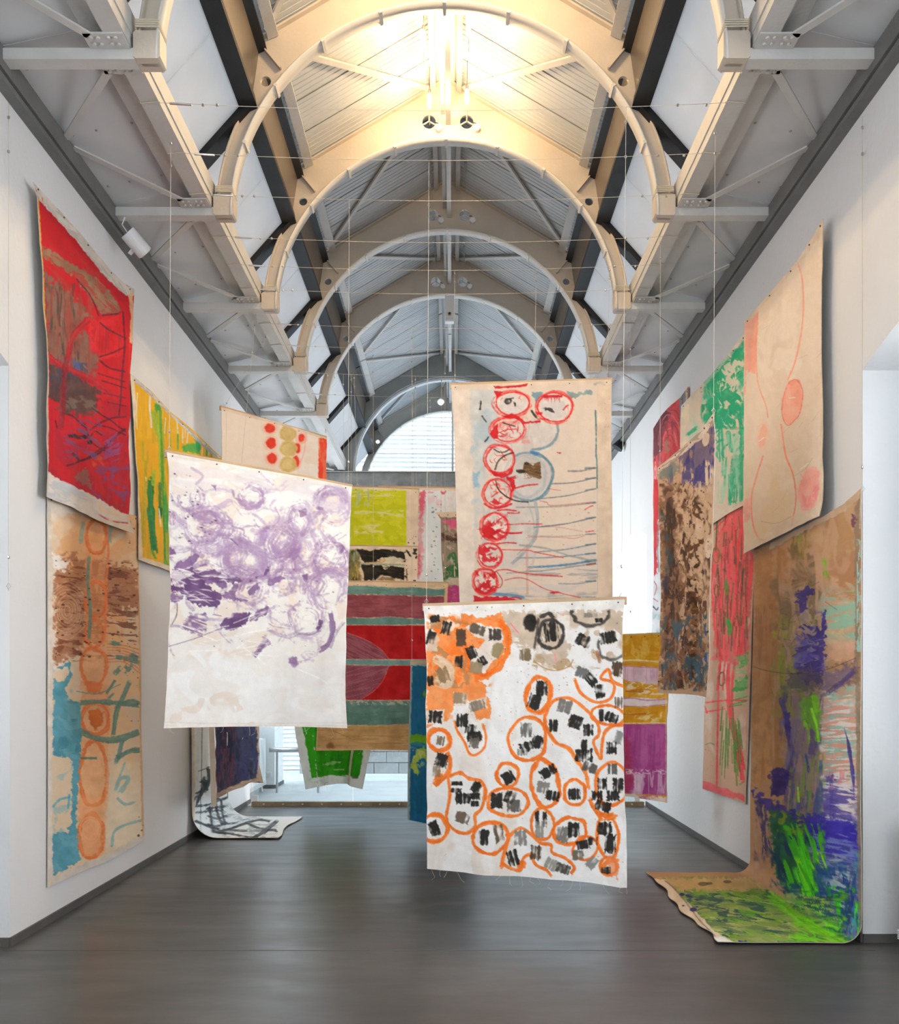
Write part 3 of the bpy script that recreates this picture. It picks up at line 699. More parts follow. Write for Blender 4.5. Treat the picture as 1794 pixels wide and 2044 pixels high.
class Pt:
    def __init__(s, px, py, crop, base):
        s.sh = px.shape; s.px = px.ravel(); s.py = py.ravel(); s.c = np.tile(hexc(base), (px.size, 1)); s.k = 1
        s.crop(crop)
    def crop(s, crop):
        ox, oy, sc = crop; s.x = ((s.px - ox) * sc).astype(np.float32); s.y = ((s.py - oy) * sc).astype(np.float32); s.sc = sc
        s.aa = 1.6 * sc
    def _sel(s, x0, y0, x1, y1):
        return np.nonzero((s.x > x0) & (s.x < x1) & (s.y > y0) & (s.y < y1))[0]
    def _mix(s, i, a, col):
        col = hexc(col) if isinstance(col, str) else col
        a = np.clip(a, 0, 1)[:, None]; s.c[i] = s.c[i] * (1 - a) + col * a
    def _seg(s, X, Y, P):
        """nearest point on polyline: distance, signed lateral, along"""
        best = np.full(X.shape, 1e9, np.float32); lat = np.zeros_like(best); al = np.zeros_like(best); L = 0.0
        for i in range(len(P) - 1):
            ax, ay = P[i]; dx, dy = P[i + 1] - P[i]; l2 = dx * dx + dy * dy
            if l2 < 1e-9: continue
            l = math.sqrt(l2); rx = X - ax; ry = Y - ay
            t = np.clip((rx * dx + ry * dy) / l2, 0, 1)
            d = np.hypot(rx - t * dx, ry - t * dy); m = d < best
            best = np.where(m, d, best); lat = np.where(m, (dx * ry - dy * rx) / l, lat); al = np.where(m, L + t * l, al); L += l
        return best, lat, al, L
    def st(s, pts, w, col, a=.9, dry=.25, soft=None, closed=False, taper=0, wob=.25, raw=False):
        s.k += 1; P = np.array(pts, float) if raw else smooth(pts, closed)
        if closed and raw: P = np.vstack([P, P[0]])
        m = w * .8 + 4
        i = s._sel(P[:, 0].min() - m, P[:, 1].min() - m, P[:, 0].max() + m, P[:, 1].max() + m)
        if not len(i): return s
        X = s.x[i]; Y = s.y[i]
        d, lat, al, L = s._seg(X, Y, P)
        h = w / 2 * (1 + wob * 2 * (vn(al / (w * .9 + 3), lat * 0, s.k) - .5) + wob * .9 * (vn(X / s.sc * .45, Y / s.sc * .45, s.k) - .5))
        if taper: h = h * np.clip(np.minimum(al, L - al) / max(1, taper * L), .12, 1)
        sf = soft if soft else max(s.aa, w * .08)
        k = np.clip((h - d) / sf + .5, 0, 1)
        q = 1 / s.sc
        n = vn(lat * q * .42, al * q * .025, s.k) * .45 + vn(lat * q * .17, al * q * .02, s.k + 7) * .3 + vn(X * q * .22, Y * q * .22, s.k + 3) * .35
        if dry: k = k * np.clip((n + .22 - dry) / .3, 0, 1)
        if not closed and w > 3 * s.sc:
            e = np.minimum(al, L - al) / (w * .7); k = k * np.clip((e + n - .42) / .3, 0, 1)
        c = (hexc(col) if isinstance(col, str) else col) + ((n - .52) * .22)[:, None]
        s._mix(i, k * a, c); return s
    def scrib(s, cx, cy, rx, ry, n, w, col, a=.85, dry=.3, seed=0, bend=1.):
        """loose scribble of short bent strokes inside an ellipse"""
        r_ = random.Random(seed * 31 + n)
        for q in range(n):
            t = r_.uniform(0, 6.283); k = r_.random() ** .5; x = cx + rx * k * math.cos(t) * .8; y = cy + ry * k * math.sin(t) * .8
            b = r_.uniform(0, 6.283); l = r_.uniform(.3, .9) * min(rx, ry); g = r_.uniform(-1, 1) * bend
            s.st([(x, y), (x + l * .5 * math.cos(b), y + l * .5 * math.sin(b)), (x + l * math.cos(b + g), y + l * math.sin(b + g))], w * r_.uniform(.5, 1.4), col, a, dry, taper=.3)
        return s
    def poly(s, pts, col, a=1., rough=3., soft=None, dry=0., ang=0., sm=False, rs=None, fq=.38):
        rs = rs or .16 / s.sc
        s.k += 1; P = smooth(pts, True) if sm else np.array(pts, float)
        m = rough + 6 + (soft or 0)
        i = s._sel(P[:, 0].min() - m, P[:, 1].min() - m, P[:, 0].max() + m, P[:, 1].max() + m)
        if not len(i): return s
        X = s.x[i]; Y = s.y[i]
        C = np.vstack([P, P[0]]) if not (sm) else P
        d, lat, al, L = s._seg(X, Y, C)
        ins = np.zeros(len(i), bool)
        for q in range(len(P)):
            x0, y0 = P[q - 1]; x1, y1 = P[q]
            if y0 == y1: continue
            ins ^= ((Y < y0) != (Y < y1)) & (X < (x1 - x0) * (Y - y0) / (y1 - y0) + x0)
        sd = np.where(ins, d, -d) + rough * 2 * (fbm(X * rs, Y * rs, s.k) - .5)
        k = np.clip(sd / (soft or s.aa) + .5, 0, 1)
        if dry:
            ca, sa = math.cos(math.radians(ang)), math.sin(math.radians(ang))
            u = X * ca + Y * sa; v = -X * sa + Y * ca
            q = 1 / s.sc
            n = vn(v * q * fq, u * q * .03, s.k) * .45 + vn(v * q * .14, u * q * .02, s.k + 7) * .3 + vn(X * q * .15, Y * q * .15, s.k + 3) * .35
            k = k * np.clip((n + .22 - dry) / .3, 0, 1)
        c = (hexc(col) if isinstance(col, str) else col) + ((fbm(X / s.sc * .06, Y / s.sc * .06, s.k + 2, 3) - .5) * .09)[:, None]
        s._mix(i, k * a, c); return s
    def ell(s, cx, cy, rx, ry, col, a=1., rough=2., soft=None, dry=0., ang=0., rot=0.):
        t = np.linspace(0, 2 * math.pi, 26)[:-1]; c, r = math.cos(math.radians(rot)), math.sin(math.radians(rot))
        return s.poly([(cx + rx * math.cos(q) * c - ry * math.sin(q) * r, cy + rx * math.cos(q) * r + ry * math.sin(q) * c) for q in t], col, a, rough, soft, dry, ang)
    def ring(s, cx, cy, rx, ry, w, col, a=.9, dry=.2, rot=0., n=12, jit=.055, a0=0, a1=360, soft=None, wob=.4):
        r_ = random.Random(s.k * 7 + 1); c, r = math.cos(math.radians(rot)), math.sin(math.radians(rot)); P = []
        full = abs(a1 - a0) >= 359
        for q in range(n if full else n + 1):
            t = math.radians(a0 + (a1 - a0) * q / n); j = 1 + r_.uniform(-jit, jit)
            P.append((cx + (rx * math.cos(t) * c - ry * math.sin(t) * r) * j, cy + (rx * math.cos(t) * r + ry * math.sin(t) * c) * j))
        return s.st(P, w, col, a, dry, closed=full, soft=soft, wob=wob)
    def wash(s, col, box, sx, sy, thr, soft=.12, a=.7, ang=0., o=3, feather=25, poly=None):
        s.k += 1; x0, y0, x1, y1 = box; i = s._sel(x0, y0, x1, y1)
        if not len(i): return s
        X = s.x[i]; Y = s.y[i]; ca, sa = math.cos(math.radians(ang)), math.sin(math.radians(ang))
        u = X * ca + Y * sa; v = -X * sa + Y * ca
        uu, vv = u / sx, v / sy
        wu = (vn(uu * 1.1 + 9, vv * 1.1, s.k + 20) - .5) * 1.5; wv = (vn(uu * 1.1, vv * 1.1 + 5, s.k + 31) - .5) * 1.5
        uu = uu + wu; vv = vv + wv
        n = fbm(uu * .86 + vv * .5, vv * .86 - uu * .5, s.k, o) if .4 < sx / sy < 2.5 else fbm(uu, vv, s.k, o)
        ed = np.minimum(np.minimum(X - x0, x1 - X), np.minimum(Y - y0, y1 - Y)) / feather
        if feather >= 20: ed = ed * .7 + 1.6 * (fbm(X / s.sc * .07, Y / s.sc * .07, s.k + 40, 2) - .5)
        if poly:
            ins = np.zeros(len(i), bool)
            for q in range(len(poly)):
                ax, ay = poly[q - 1]; bx, by = poly[q]
                if ay != by: ins ^= ((Y < ay) != (Y < by)) & (X < (bx - ax) * (Y - ay) / (by - ay) + ax)
            ed = np.where(ins, 1., 0.)
        k = np.clip((n - thr) / soft, 0, 1) * np.clip(ed, 0, 1)
        s._mix(i, k * a, col); return s
    def dots(s, box, n, r0, r1, col, a=.85, el=1.):
        r_ = random.Random(s.k * 13 + n); x0, y0, x1, y1 = box; s.k += 1
        for q in range(n):
            cx, cy = r_.uniform(x0, x1), r_.uniform(y0, y1); r = r0 + (r1 - r0) * r_.random() ** 2.5
            m = r * max(1, el) + 3; i = s._sel(cx - m, cy - m, cx + m, cy + m)
            if len(i):
                d = np.hypot((s.x[i] - cx) / el, s.y[i] - cy)
                s._mix(i, np.clip((r - d) / (s.aa * .6) + .5, 0, 1) * a, col)
        return s
    def daub(s, cx, cy, w, h, rot, col='17140f', a=.92, dry=.45, rough=3.):
        """short flat-brush mark: streaks run along its height"""
        w *= 1.04; h *= 1.08
        s.k += 1; m = math.hypot(w, h) / 2 + 6; i = s._sel(cx - m, cy - m, cx + m, cy + m)
        if not len(i): return s
        c, r = math.cos(math.radians(rot)), math.sin(math.radians(rot)); X = s.x[i] - cx; Y = s.y[i] - cy
        u = X * c + Y * r; v = -X * r + Y * c
        q = 1 / s.sc
        jag = h * .2 * (vn(u * q * .4, v * 0, s.k) - .6)
        e = np.minimum(w / 2 - np.abs(u) + w * .12 * (vn(v * q * .3, u * 0, s.k + 1) - .5), h / 2 - np.abs(v) + jag) + rough * (vn(X * q * .5, Y * q * .5, s.k) - .5)
        k = np.clip(e / s.aa + .5, 0, 1)
        n = vn(u * q * .36, v * q * .03, s.k) * .65 + fbm(X * q * .11, Y * q * .11, s.k + 3, 2) * .4
        k = k * np.clip((n + .42 - dry) / .4, 0, 1)
        s._mix(i, k * a, col); return s
    def rgb(s):
        # slight tooth of the ground everywhere, then to linear
        n = (vn(s.px * .9, s.py * .9, 3) - .5) * .020 + (vn(s.px * .12, s.py * .12, 5) - .5) * .02
        c = np.clip(s.c + n[:, None], 0, 1)
        return np.where(c <= .04045, c / 12.92, ((c + .055) / 1.055) ** 2.4)

# ------------------------------------------------------------------ canvas geometry
CANV = bpy.data.materials.new('painted_canvas'); CANV.use_nodes = True
_n = CANV.node_tree.nodes; _l = CANV.node_tree.links; _b = _n['Principled BSDF']
_b.inputs['Roughness'].default_value = .72; _b.inputs['Specular IOR Level'].default_value = .25
_a = _n.new('ShaderNodeVertexColor'); _a.layer_name = 'paint'
_tc = _n.new('ShaderNodeTexCoord'); _w = _n.new('ShaderNodeTexNoise'); _w.inputs['Scale'].default_value = 220; _w.inputs['Detail'].default_value = 1
_l.new(_tc.outputs['Object'], _w.inputs['Vector'])
_hs = _n.new('ShaderNodeHueSaturation'); _mr = _n.new('ShaderNodeMapRange'); _mr.inputs['To Min'].default_value = .95; _mr.inputs['To Max'].default_value = 1.05
_l.new(_w.outputs[0], _mr.inputs['Value']); _l.new(_mr.outputs[0], _hs.inputs['Value']); _l.new(_a.outputs[0], _hs.inputs['Color'])
_l.new(_hs.outputs[0], _b.inputs['Base Color'])
_bp = _n.new('ShaderNodeBump'); _bp.inputs['Strength'].default_value = .25; _bp.inputs['Distance'].default_value = .003
_l.new(_w.outputs[0], _bp.inputs['Height']); _l.new(_bp.outputs[0], _b.inputs['Normal'])

CELL = 1.4
def resample(poly, n):
    p = np.array(poly, float); d = np.r_[0, np.cumsum(np.hypot(*np.diff(p, axis=0).T))]
    t = np.linspace(0, d[-1], n); return np.stack([np.interp(t, d, p[:, 0]), np.interp(t, d, p[:, 1])], 1)

def grid_mesh(name, V, C=None):
    nv, nu = V.shape[:2]
    me = bpy.data.meshes.new(name); me.vertices.add(nv * nu); me.vertices.foreach_set('co', V.reshape(-1).astype(np.float32))
    I = np.arange(nv * nu).reshape(nv, nu)
    q = np.stack([I[:-1, :-1], I[1:, :-1], I[1:, 1:], I[:-1, 1:]], -1).reshape(-1, 4)
    me.loops.add(q.size); me.loops.foreach_set('vertex_index', q.ravel().astype(np.int32))
    me.polygons.add(len(q)); me.polygons.foreach_set('loop_start', np.arange(0, q.size, 4, dtype=np.int32))
    me.polygons.foreach_set('use_smooth', np.ones(len(q), bool))
    me.update(calc_edges=True)
    if C is not None:
        at = me.attributes.new('paint', 'FLOAT_COLOR', 'POINT')
        at.data.foreach_set('color', np.c_[C, np.ones(len(C))].astype(np.float32).ravel())
    me.validate()
    return me

def coons(L, T, Rr, B, crop):
    ox, oy, sc = crop
    f = lambda P: [(ox + x / sc, oy + y / sc) for x, y in P]
    L, T, Rr, B = f(L), f(T), f(Rr), f(B)
    ln = lambda P: sum(math.hypot(P[i+1][0]-P[i][0], P[i+1][1]-P[i][1]) for i in range(len(P)-1))
    nu = max(8, int(max(ln(T), ln(B)) / CELL)); nv = max(8, int(max(ln(L), ln(Rr)) / CELL))
    l, r, t, b = resample(L, nv), resample(Rr, nv), resample(T, nu), resample(B, nu)
    t[0] = l[0]; t[-1] = r[0]; b[0] = l[-1]; b[-1] = r[-1]
    u = np.linspace(0, 1, nu)[None, :, None]; v = np.linspace(0, 1, nv)[:, None, None]
    G = (1 - v) * t[None] + v * b[None] + (1 - u) * l[:, None] + u * r[:, None] \
        - ((1 - u) * (1 - v) * t[0] + u * (1 - v) * t[-1] + (1 - u) * v * b[0] + u * v * b[-1])
    return G[..., 0], G[..., 1], np.broadcast_to(u[..., 0], (nv, nu)), np.broadcast_to(v[..., 0], (nv, nu))

def place(px, py, plane):
    k = (px - VX) / F
    if plane[0] == 'wall': Y = plane[1] / k
    else:
        (xa, ya), (xb, yb) = plane[1], plane[2]   # vertical plane through two plan points
        # X = k*Y ; point = a + t*(b-a)
        dx, dy = xb - xa, yb - ya
        t = (k * ya - xa) / (dx - k * dy); Y = ya + t * dy
    return np.stack([k * Y, Y, EYE + (VY - py) / F * Y], -1)
def hang(px0, d0, px1, d1): return ('hang', ((px0 - VX) / F * d0, d0), ((px1 - VX) / F * d1, d1))

def finish(name, label, V, U, W, paint, amp, seed, wallside, vstep=6, fold=None):
    """displace for wrinkles, build front sheet with paint, backing sheet, return the thing"""
    nv, nu = U.shape
    N = np.cross(np.gradient(V, axis=1), np.gradient(V, axis=0)); N /= np.linalg.norm(N, axis=-1, keepdims=True) + 1e-9
    # normals towards the viewer
    sgn = np.sign(np.sum(N * (np.array([0, 0, EYE]) - V), -1, keepdims=True)); sgn[sgn == 0] = 1
    N = N * np.median(sgn)
    D = amp * ((fbm(U * 3.2 + .3 * W, W * 1.1, seed, 2) - .5) * 2 * (.35 + .65 * W) + .30 * (fbm(U * 14, W * 3.0, seed + 4, 2) - .5)
               + .22 * (fbm(U * 9 + W * 6, W * 16 - U * 4, seed + 9, 3) - .5))
    edge = np.minimum(U, 1 - U); D = D + amp * .8 * np.exp(-edge / .025) * (fbm(W * 9, U * 2, seed + 2, 2) - .35)
    if not wallside: D = D * np.clip(W / .07, .12, 1)
    if fold is not None: D = D + fold(U, W)
    if wallside: D = np.abs(D) * .8
    P = V + N * D[..., None]
    base = Vector(P.reshape(-1, 3).mean(0)); base.z = P[..., 2].min()
    root = empty('canvas_painting', base, label, 'painting')
    cv = link('painted_canvas', grid_mesh('painted_canvas', P, paint), CANV, root)
    su = np.unique(np.r_[np.arange(0, nu, 6), nu - 1]); sv = np.unique(np.r_[np.arange(0, nv, vstep), nv - 1])
    Bk = (P - N * .0045)[np.ix_(sv, su)]
    link('canvas_back', grid_mesh('canvas_back', Bk), M['cloth'], root)
    # hem edge closing front and back
    ring = [(0, j) for j in range(0, nu, 3)] + [(i, nu - 1) for i in range(0, nv, 3)] + [(nv - 1, j) for j in range(nu - 1, -1, -3)] + [(i, 0) for i in range(nv - 1, -1, -3)]
    m = MB(); n = len(ring); vs = []
    for i, j in ring: vs += [P[i, j], P[i, j] - N[i, j] * .0046]
    m.add(vs, [(2*q, 2*q+1, 2*((q+1) % n)+1, 2*((q+1) % n)) for q in range(n)])
    me = bpy.data.meshes.new('canvas_edge'); me.from_pydata([tuple(map(float, v)) for v in m.v], [], m.f); link('canvas_edge', me, M['cloth'], root)
    return root, P, N

def canvas(label, L, T, Rr, B, crop, plane, base, fn, amp=.02, batten=False, seed=1, fold=None, threads=0, gain=1.0):
    px, py, U, W = coons(L, T, Rr, B, crop)
    p = Pt(px, py, crop, base); p.U = U.ravel(); p.W = W.ravel(); fn(p); p.c *= gain
    V = place(px, py, plane)
    root, P, N = finish('canvas_painting', label, V, U, W, p.rgb(), amp, seed, plane[0] == 'wall', fold=fold)
    nv, nu = U.shape
    if batten:
        a = Vector(V[0, 0]); b = Vector(V[0, -1]); nn = Vector(N[0, nu // 2]); a -= nn * .016; b -= nn * .016
        d = (b - a).normalized()
        MB().bar(a - d * .008 + Vector((0, 0, -.006)), b + d * .008 + Vector((0, 0, -.006)), .022, .05).build('hanging_batten', M['wood'], root)
        for t in (.03, .27, .5, .74, .97):
            c = Vector(P[4, int(t * (nu - 1))]); nn2 = nn
            MB().tube([c - nn2 * .004, c + nn2 * .004], .005, 7).build('tack', M['dark'], root)
    else:
        for t in (.04, .3, .55, .8, .97):
            c = Vector(P[5, int(t * (nu - 1))]); n2 = Vector(N[5, int(t * (nu - 1))])
            MB().tube([c - n2 * .004, c + n2 * .005], .006, 7).build('tack', M['dark'], root)
    r_ = random.Random(seed)
    for q in range(threads):
        c = Vector(P[-1, int(r_.random() * (nu - 1))]); l = r_.uniform(.02, .08); s1, s2 = r_.uniform(-.03, .03), r_.uniform(-.03, .03)
        MB().tube([c, c + Vector((s1 * .5, .004, -l * .4)), c + Vector((s1, .006, -l * .75)), c + Vector((s1 + s2, .0, -l))], .0007, 4).build('frayed_thread', M['thread'], root)
    return root, P
# ------------------------------------------------------------------ the paintings (stroke coordinates read off the photograph's crops)
CR_RED = (0, 340, 2.763); CR_ORL = (0, 980, 2.175); CR_YEL = (240, 730, 4.754); CR_PUR = (310, 870, 3.351)
CR_CIR = (880, 740, 4.258); CR_ORA = (820, 1180, 3.35); CR_G = (1270, 400, 2.84); CR_F = (1220, 780, 2.378)
CR_H = (1270, 960, 2.107); CR_D = (360, 1400, 3.588); CR_C = (580, 940, 3.524); CR_E = (1200, 1030, 3.35); CR_A = (300, 350, 3.588)

def art_orange(p):
    p.wash('e9dccf', (60, 40, 700, 2000), 160, 400, .42, .2, .8)
    p.wash('f7f4f1', (500, 500, 1500, 2000), 120, 300, .45, .2, .8)
    p.poly([(600, 140), (1420, 125), (1425, 430), (1290, 470), (1110, 440), (1010, 520), (900, 515), (810, 390), (660, 340), (620, 230)], 'cdb59b', .9, 22, 14)
    p.wash('b9986c', (800, 380, 1320, 560), 60, 40, .55, .1, .7)
    p.wash('f3eee9', (1000, 230, 1430, 560), 90, 80, .52, .05, .95)
    p.wash('efe6dc', (680, 120, 1080, 420), 80, 90, .55, .05, .9)
    O = 'fb7a26'; O2 = 'fa8d44'; O3 = 'f86a10'
    p.poly([(105, 420), (150, 270), (200, 180), (270, 165), (335, 200), (330, 145), (480, 175), (600, 148), (640, 240), (642, 350), (600, 480), (510, 585), (455, 600), (500, 625), (505, 700), (540, 800), (530, 850), (430, 865), (415, 760), (370, 715), (290, 680), (285, 790), (240, 870), (108, 910)], O2, .92, 10, 5)
    p.wash(O3, (100, 140, 560, 640), 60, 50, .5, .2, .6)
    p.wash('f6a56a', (105, 400, 400, 900), 60, 60, .55, .2, .6)
    p.wash('b08052', (110, 170, 420, 650), 50, 50, .56, .1, .7)
    p.poly([(365, 240), (430, 215), (520, 235), (600, 250), (615, 350), (570, 440), (480, 560), (400, 530), (375, 450), (365, 385), (450, 375), (485, 330), (420, 300)], 'ebe0d5', .95, 8)
    p.poly([(205, 205), (260, 190), (320, 225), (280, 260), (215, 290)], 'e6d8c8', .8, 8)
    p.poly([(110, 300), (160, 270), (190, 320), (170, 400), (115, 400)], 'e2d0bd', .8, 8)
    p.poly([(285, 690), (370, 680), (370, 770), (290, 770)], 'e9ddd0', .8, 6)
    p.poly([(380, 740), (500, 710), (510, 780), (400, 800)], 'e9ddd0', .8, 6)
    p.poly([(110, 800), (220, 790), (220, 890), (112, 890)], 'efe4d8', .9, 6)
    p.poly([(290, 790), (420, 860), (500, 930), (490, 1060), (430, 1090), (370, 1000), (300, 900)], 'efe8e0', .95, 6)
    p.st([(180, 460), (215, 480), (260, 540), (240, 610), (190, 600)], 70, 'ddc3a4', .9, .2)
    p.ring(500, 370, 140, 200, 34, O3, .85, .15, 12, a0=-70, a1=110)
    p.st([(300, 260), (360, 380), (380, 460), (400, 530)], 32, O3, .8, .2)
    for (cx, cy, rx, ry, ro, w) in ((845, 692, 82, 122, 12, 30), (775, 990, 125, 150, 8, 24), (890, 1292, 96, 160, -10, 28), (1090, 1350, 70, 85, 0, 22), (640, 1230, 70, 80, 0, 22),
                                    (645, 1412, 130, 95, 5, 22), (530, 1650, 115, 106, -15, 26), (870, 1562, 78, 105, 0, 20), (1055, 1608, 110, 88, -10, 24), (1162, 1722, 88, 76, -35, 20),
                                    (1312, 1640, 72, 150, -6, 22), (1318, 1842, 58, 58, 0, 22), (1340, 1292, 112, 146, 0, 22), (1318, 830, 118, 64, 4, 20), (192, 995, 76, 68, 40, 34), (148, 1588, 92, 92, 0, 26)):
        p.ring(cx, cy, rx, ry, w, O, .92, .12, ro); p.ring(cx, cy, rx * 1.02, ry * 1.02, w * .5, O3, .5, .45, ro, soft=w * .3)
    for pts, w in (([(895, 830), (945, 738), (1050, 715), (1150, 780), (1240, 880), (1252, 960), (1215, 1010), (1262, 1120), (1272, 1050), (1292, 950), (1345, 905), (1430, 893)], 22),
                   ([(890, 820), (900, 910), (965, 1010), (1050, 1052), (1100, 1130), (1160, 1215), (1182, 1320)], 26),
                   ([(250, 1240), (330, 1215), (390, 1250), (470, 1270), (500, 1340), (475, 1450), (430, 1500), (432, 1570), (370, 1620), (290, 1600), (235, 1530), (250, 1430), (262, 1360), (250, 1240)], 24),
                   ([(600, 1850), (612, 1780), (650, 1650), (720, 1590), (800, 1640), (860, 1690), (930, 1700), (940, 1752), (1025, 1790), (1085, 1850), (1060, 1900)], 22),
                   ([(600, 1820), (660, 1862), (720, 1872), (735, 1800), (785, 1770), (825, 1835), (900, 1872), (935, 1910)], 22),
                   ([(1182, 1390), (1240, 1480), (1350, 1520)], 30), ([(1300, 1520), (1360, 1500)], 40),
                   ([(1090, 590), (1130, 680), (1230, 742), (1330, 722), (1362, 650), (1340, 605), (1268, 582), (1320, 525), (1350, 600), (1430, 640)], 20),
                   ([(290, 865), (310, 930), (360, 1010), (390, 1080), (430, 1096), (490, 1050), (500, 970), (478, 890)], 16),
                   ([(245, 1070), (265, 1150), (240, 1230), (150, 1300)], 34), ([(200, 1210), (170, 1280)], 50), ([(1380, 1800), (1320, 1810), (1270, 1850)], 26), ([(1270, 1530), (1230, 1480)], 20)):
        p.st(pts, w, O, .92, .12)
    p.poly([(690, 1820), (750, 1800), (760, 1860), (700, 1880)], O, .9, 8); p.poly([(1300, 1790), (1380, 1760), (1385, 1930), (1340, 1900)], 'fa8a52', .7, 12)
    B = '1c1915'
    for d in ((160, 185, 65, 45, -10), (235, 245, 55, 82, 12), (138, 310, 50, 90, 15), (330, 310, 60, 100, 0, '4a3c30'), (440, 255, 100, 60, 20, '5c5042'), (560, 290, 80, 70, 0, '3c362e'), (400, 410, 60, 80, -25), (575, 395, 70, 90, 15, '97845f'),
              (470, 470, 60, 60, -30), (315, 470, 45, 76, 3), (430, 512, 84, 70, 10, 'a08c6a'), (130, 600, 42, 62, -10), (215, 560, 70, 92, -20, '8c7350'), (325, 715, 80, 70, 5, '9c8266'), (440, 765, 100, 62, -15, '86796a'), (165, 840, 80, 75, 5),
              (340, 865, 80, 80, 0), (400, 920, 70, 60, 10), (425, 972, 92, 62, -5), (425, 1015, 60, 62, 10, '6b6358'), (200, 1000, 50, 60, 10, '7a6650'), (205, 1130, 80, 82, 15), (172, 1205, 50, 70, 5, '8c7a64'), (310, 1285, 78, 24, 0), (302, 1332, 76, 28, 3),
              (350, 1385, 100, 70, 0), (440, 1310, 55, 72, 30), (432, 1370, 60, 42, 0), (430, 1420, 50, 36, 0), (345, 1515, 86, 70, 15, '6b5848'), (645, 1248, 70, 72, -30), (570, 1402, 72, 92, 0), (655, 1380, 66, 78, 20), (680, 1440, 80, 76, 0, '5a5650'),
              (490, 1645, 62, 92, 5), (585, 1620, 52, 112, -10, '5c4c3c'), (910, 1210, 112, 62, -30), (875, 1315, 82, 72, 10, '8a847a'), (940, 1370, 92, 62, 10), (1085, 1360, 80, 72, 0), (762, 930, 72, 92, 0, '6a6660'), (840, 1010, 70, 82, 10),
              (770, 1040, 100, 60, -20), (735, 1080, 62, 42, 0, '8a857c'), (870, 650, 72, 92, 0), (820, 740, 82, 92, 20), (1025, 770, 86, 82, 15, '75716a'), (1095, 875, 82, 82, 20), (1180, 930, 62, 72, 0), (950, 900, 60, 72, 0), (1150, 1100, 112, 82, 0),
              (1190, 1182, 92, 62, 20, '55514a'), (1150, 1040, 40, 82, 0), (1340, 845, 86, 62, 20), (1270, 830, 32, 72, 0), (1390, 980, 52, 82, 20, '8a8a86'), (1340, 1050, 62, 72, 0), (1345, 1190, 62, 62, 0, '5a5752'), (1275, 1290, 62, 72, 0), (1385, 1300, 72, 92, 0),
              (1350, 1370, 82, 62, 0), (1240, 1370, 72, 62, 0), (1280, 1440, 102, 62, 15), (1290, 1590, 92, 82, 0), (1330, 1690, 72, 112, 0), (832, 1530, 28, 112, 0), (886, 1530, 30, 102, 0), (850, 1600, 52, 102, 0, '9a958c'), (1010, 1630, 82, 92, 15, '7a756c'),
              (1080, 1600, 72, 92, 0), (1145, 1700, 92, 56, -10), (1210, 1675, 62, 52, 0), (1110, 1770, 72, 62, 0, '6a655c'), (720, 1655, 76, 96, 0, '8a857c'), (670, 1790, 66, 96, -15), (825, 1755, 72, 92, 5, '4a3a2a'), (930, 1830, 82, 72, 25, '9a968c'),
              (1010, 1860, 92, 62, 20, '4a453c'), (1205, 1820, 62, 82, 40, '8a8a86'), (1300, 1870, 62, 46, 0), (150, 1590, 62, 92, -20), (1380, 520, 72, 92, 10, '4a3422'), (1200, 590, 62, 92, -40), (1260, 670, 62, 92, -10), (1140, 545, 82, 62, 20, '6a6a66'),
              (1320, 310, 112, 76, -10), (1150, 330, 92, 82, 25), (760, 425, 72, 72, 0, '7a6648'), (935, 270, 92, 122, -8), (1200, 160, 90, 30, 0, '8c8174'), (1255, 195, 50, 26, 0), (1390, 745, 52, 70, 0, '6a5a4c')):
        col = d[5] if len(d) > 5 else B
        p.daub(d[0], d[1], d[2], d[3], d[4], col, .92, .52)
    p.ell(795, 210, 44, 62, '1e1a17', .9, 6, 14, .2); p.st([(850, 180), (840, 260), (820, 380)], 16, '2e2a27', .7, .3, soft=8)
    p.ring(932, 288, 84, 96, 22, '322e2c', .9, .1, soft=9); p.ring(1202, 140, 126, 92, 22, '3a3633', .85, .15, a0=-10, a1=190, soft=9)
    p.ring(1345, 360, 96, 100, 18, '4a4642', .8, .2, a0=30, a1=200, soft=9); p.st([(870, 170), (920, 150), (950, 180)], 24, '27221f', .85, .3)
    p.st([(665, 215), (690, 250), (715, 280)], 7, 'ff5f7e', .8, .4); p.st([(960, 420), (970, 480)], 6, 'ff6a88', .7, .4)
    p.st([(820, 470), (880, 510), (960, 530), (1050, 505), (1080, 460)], 10, 'b8824c', .7, .4); p.st([(1240, 400), (1260, 470)], 22, '9a5c34', .7, .4)
    p.dots((120, 100, 1100, 1200), 260, 1.2, 4, 'a8794a', .7); p.dots((100, 150, 1440, 1950), 90, 1.2, 4.5, 'fb6a1a', .8)
    p.dots((600, 100, 1430, 900), 60, 1, 4, '3c2e24', .7)
    p.poly([(60, 30), (1460, 20), (1440, 120), (1000, 125), (500, 132), (90, 150)], 'ece5dc', .85, 6, 8); p.dots((100, 70, 1400, 130), 14, 1.5, 6, 'a0785a', .6)
    p.poly([(1430, 60), (1445, 60), (1450, 1990), (1428, 1990)], 'f4f0ec', .8, 4)

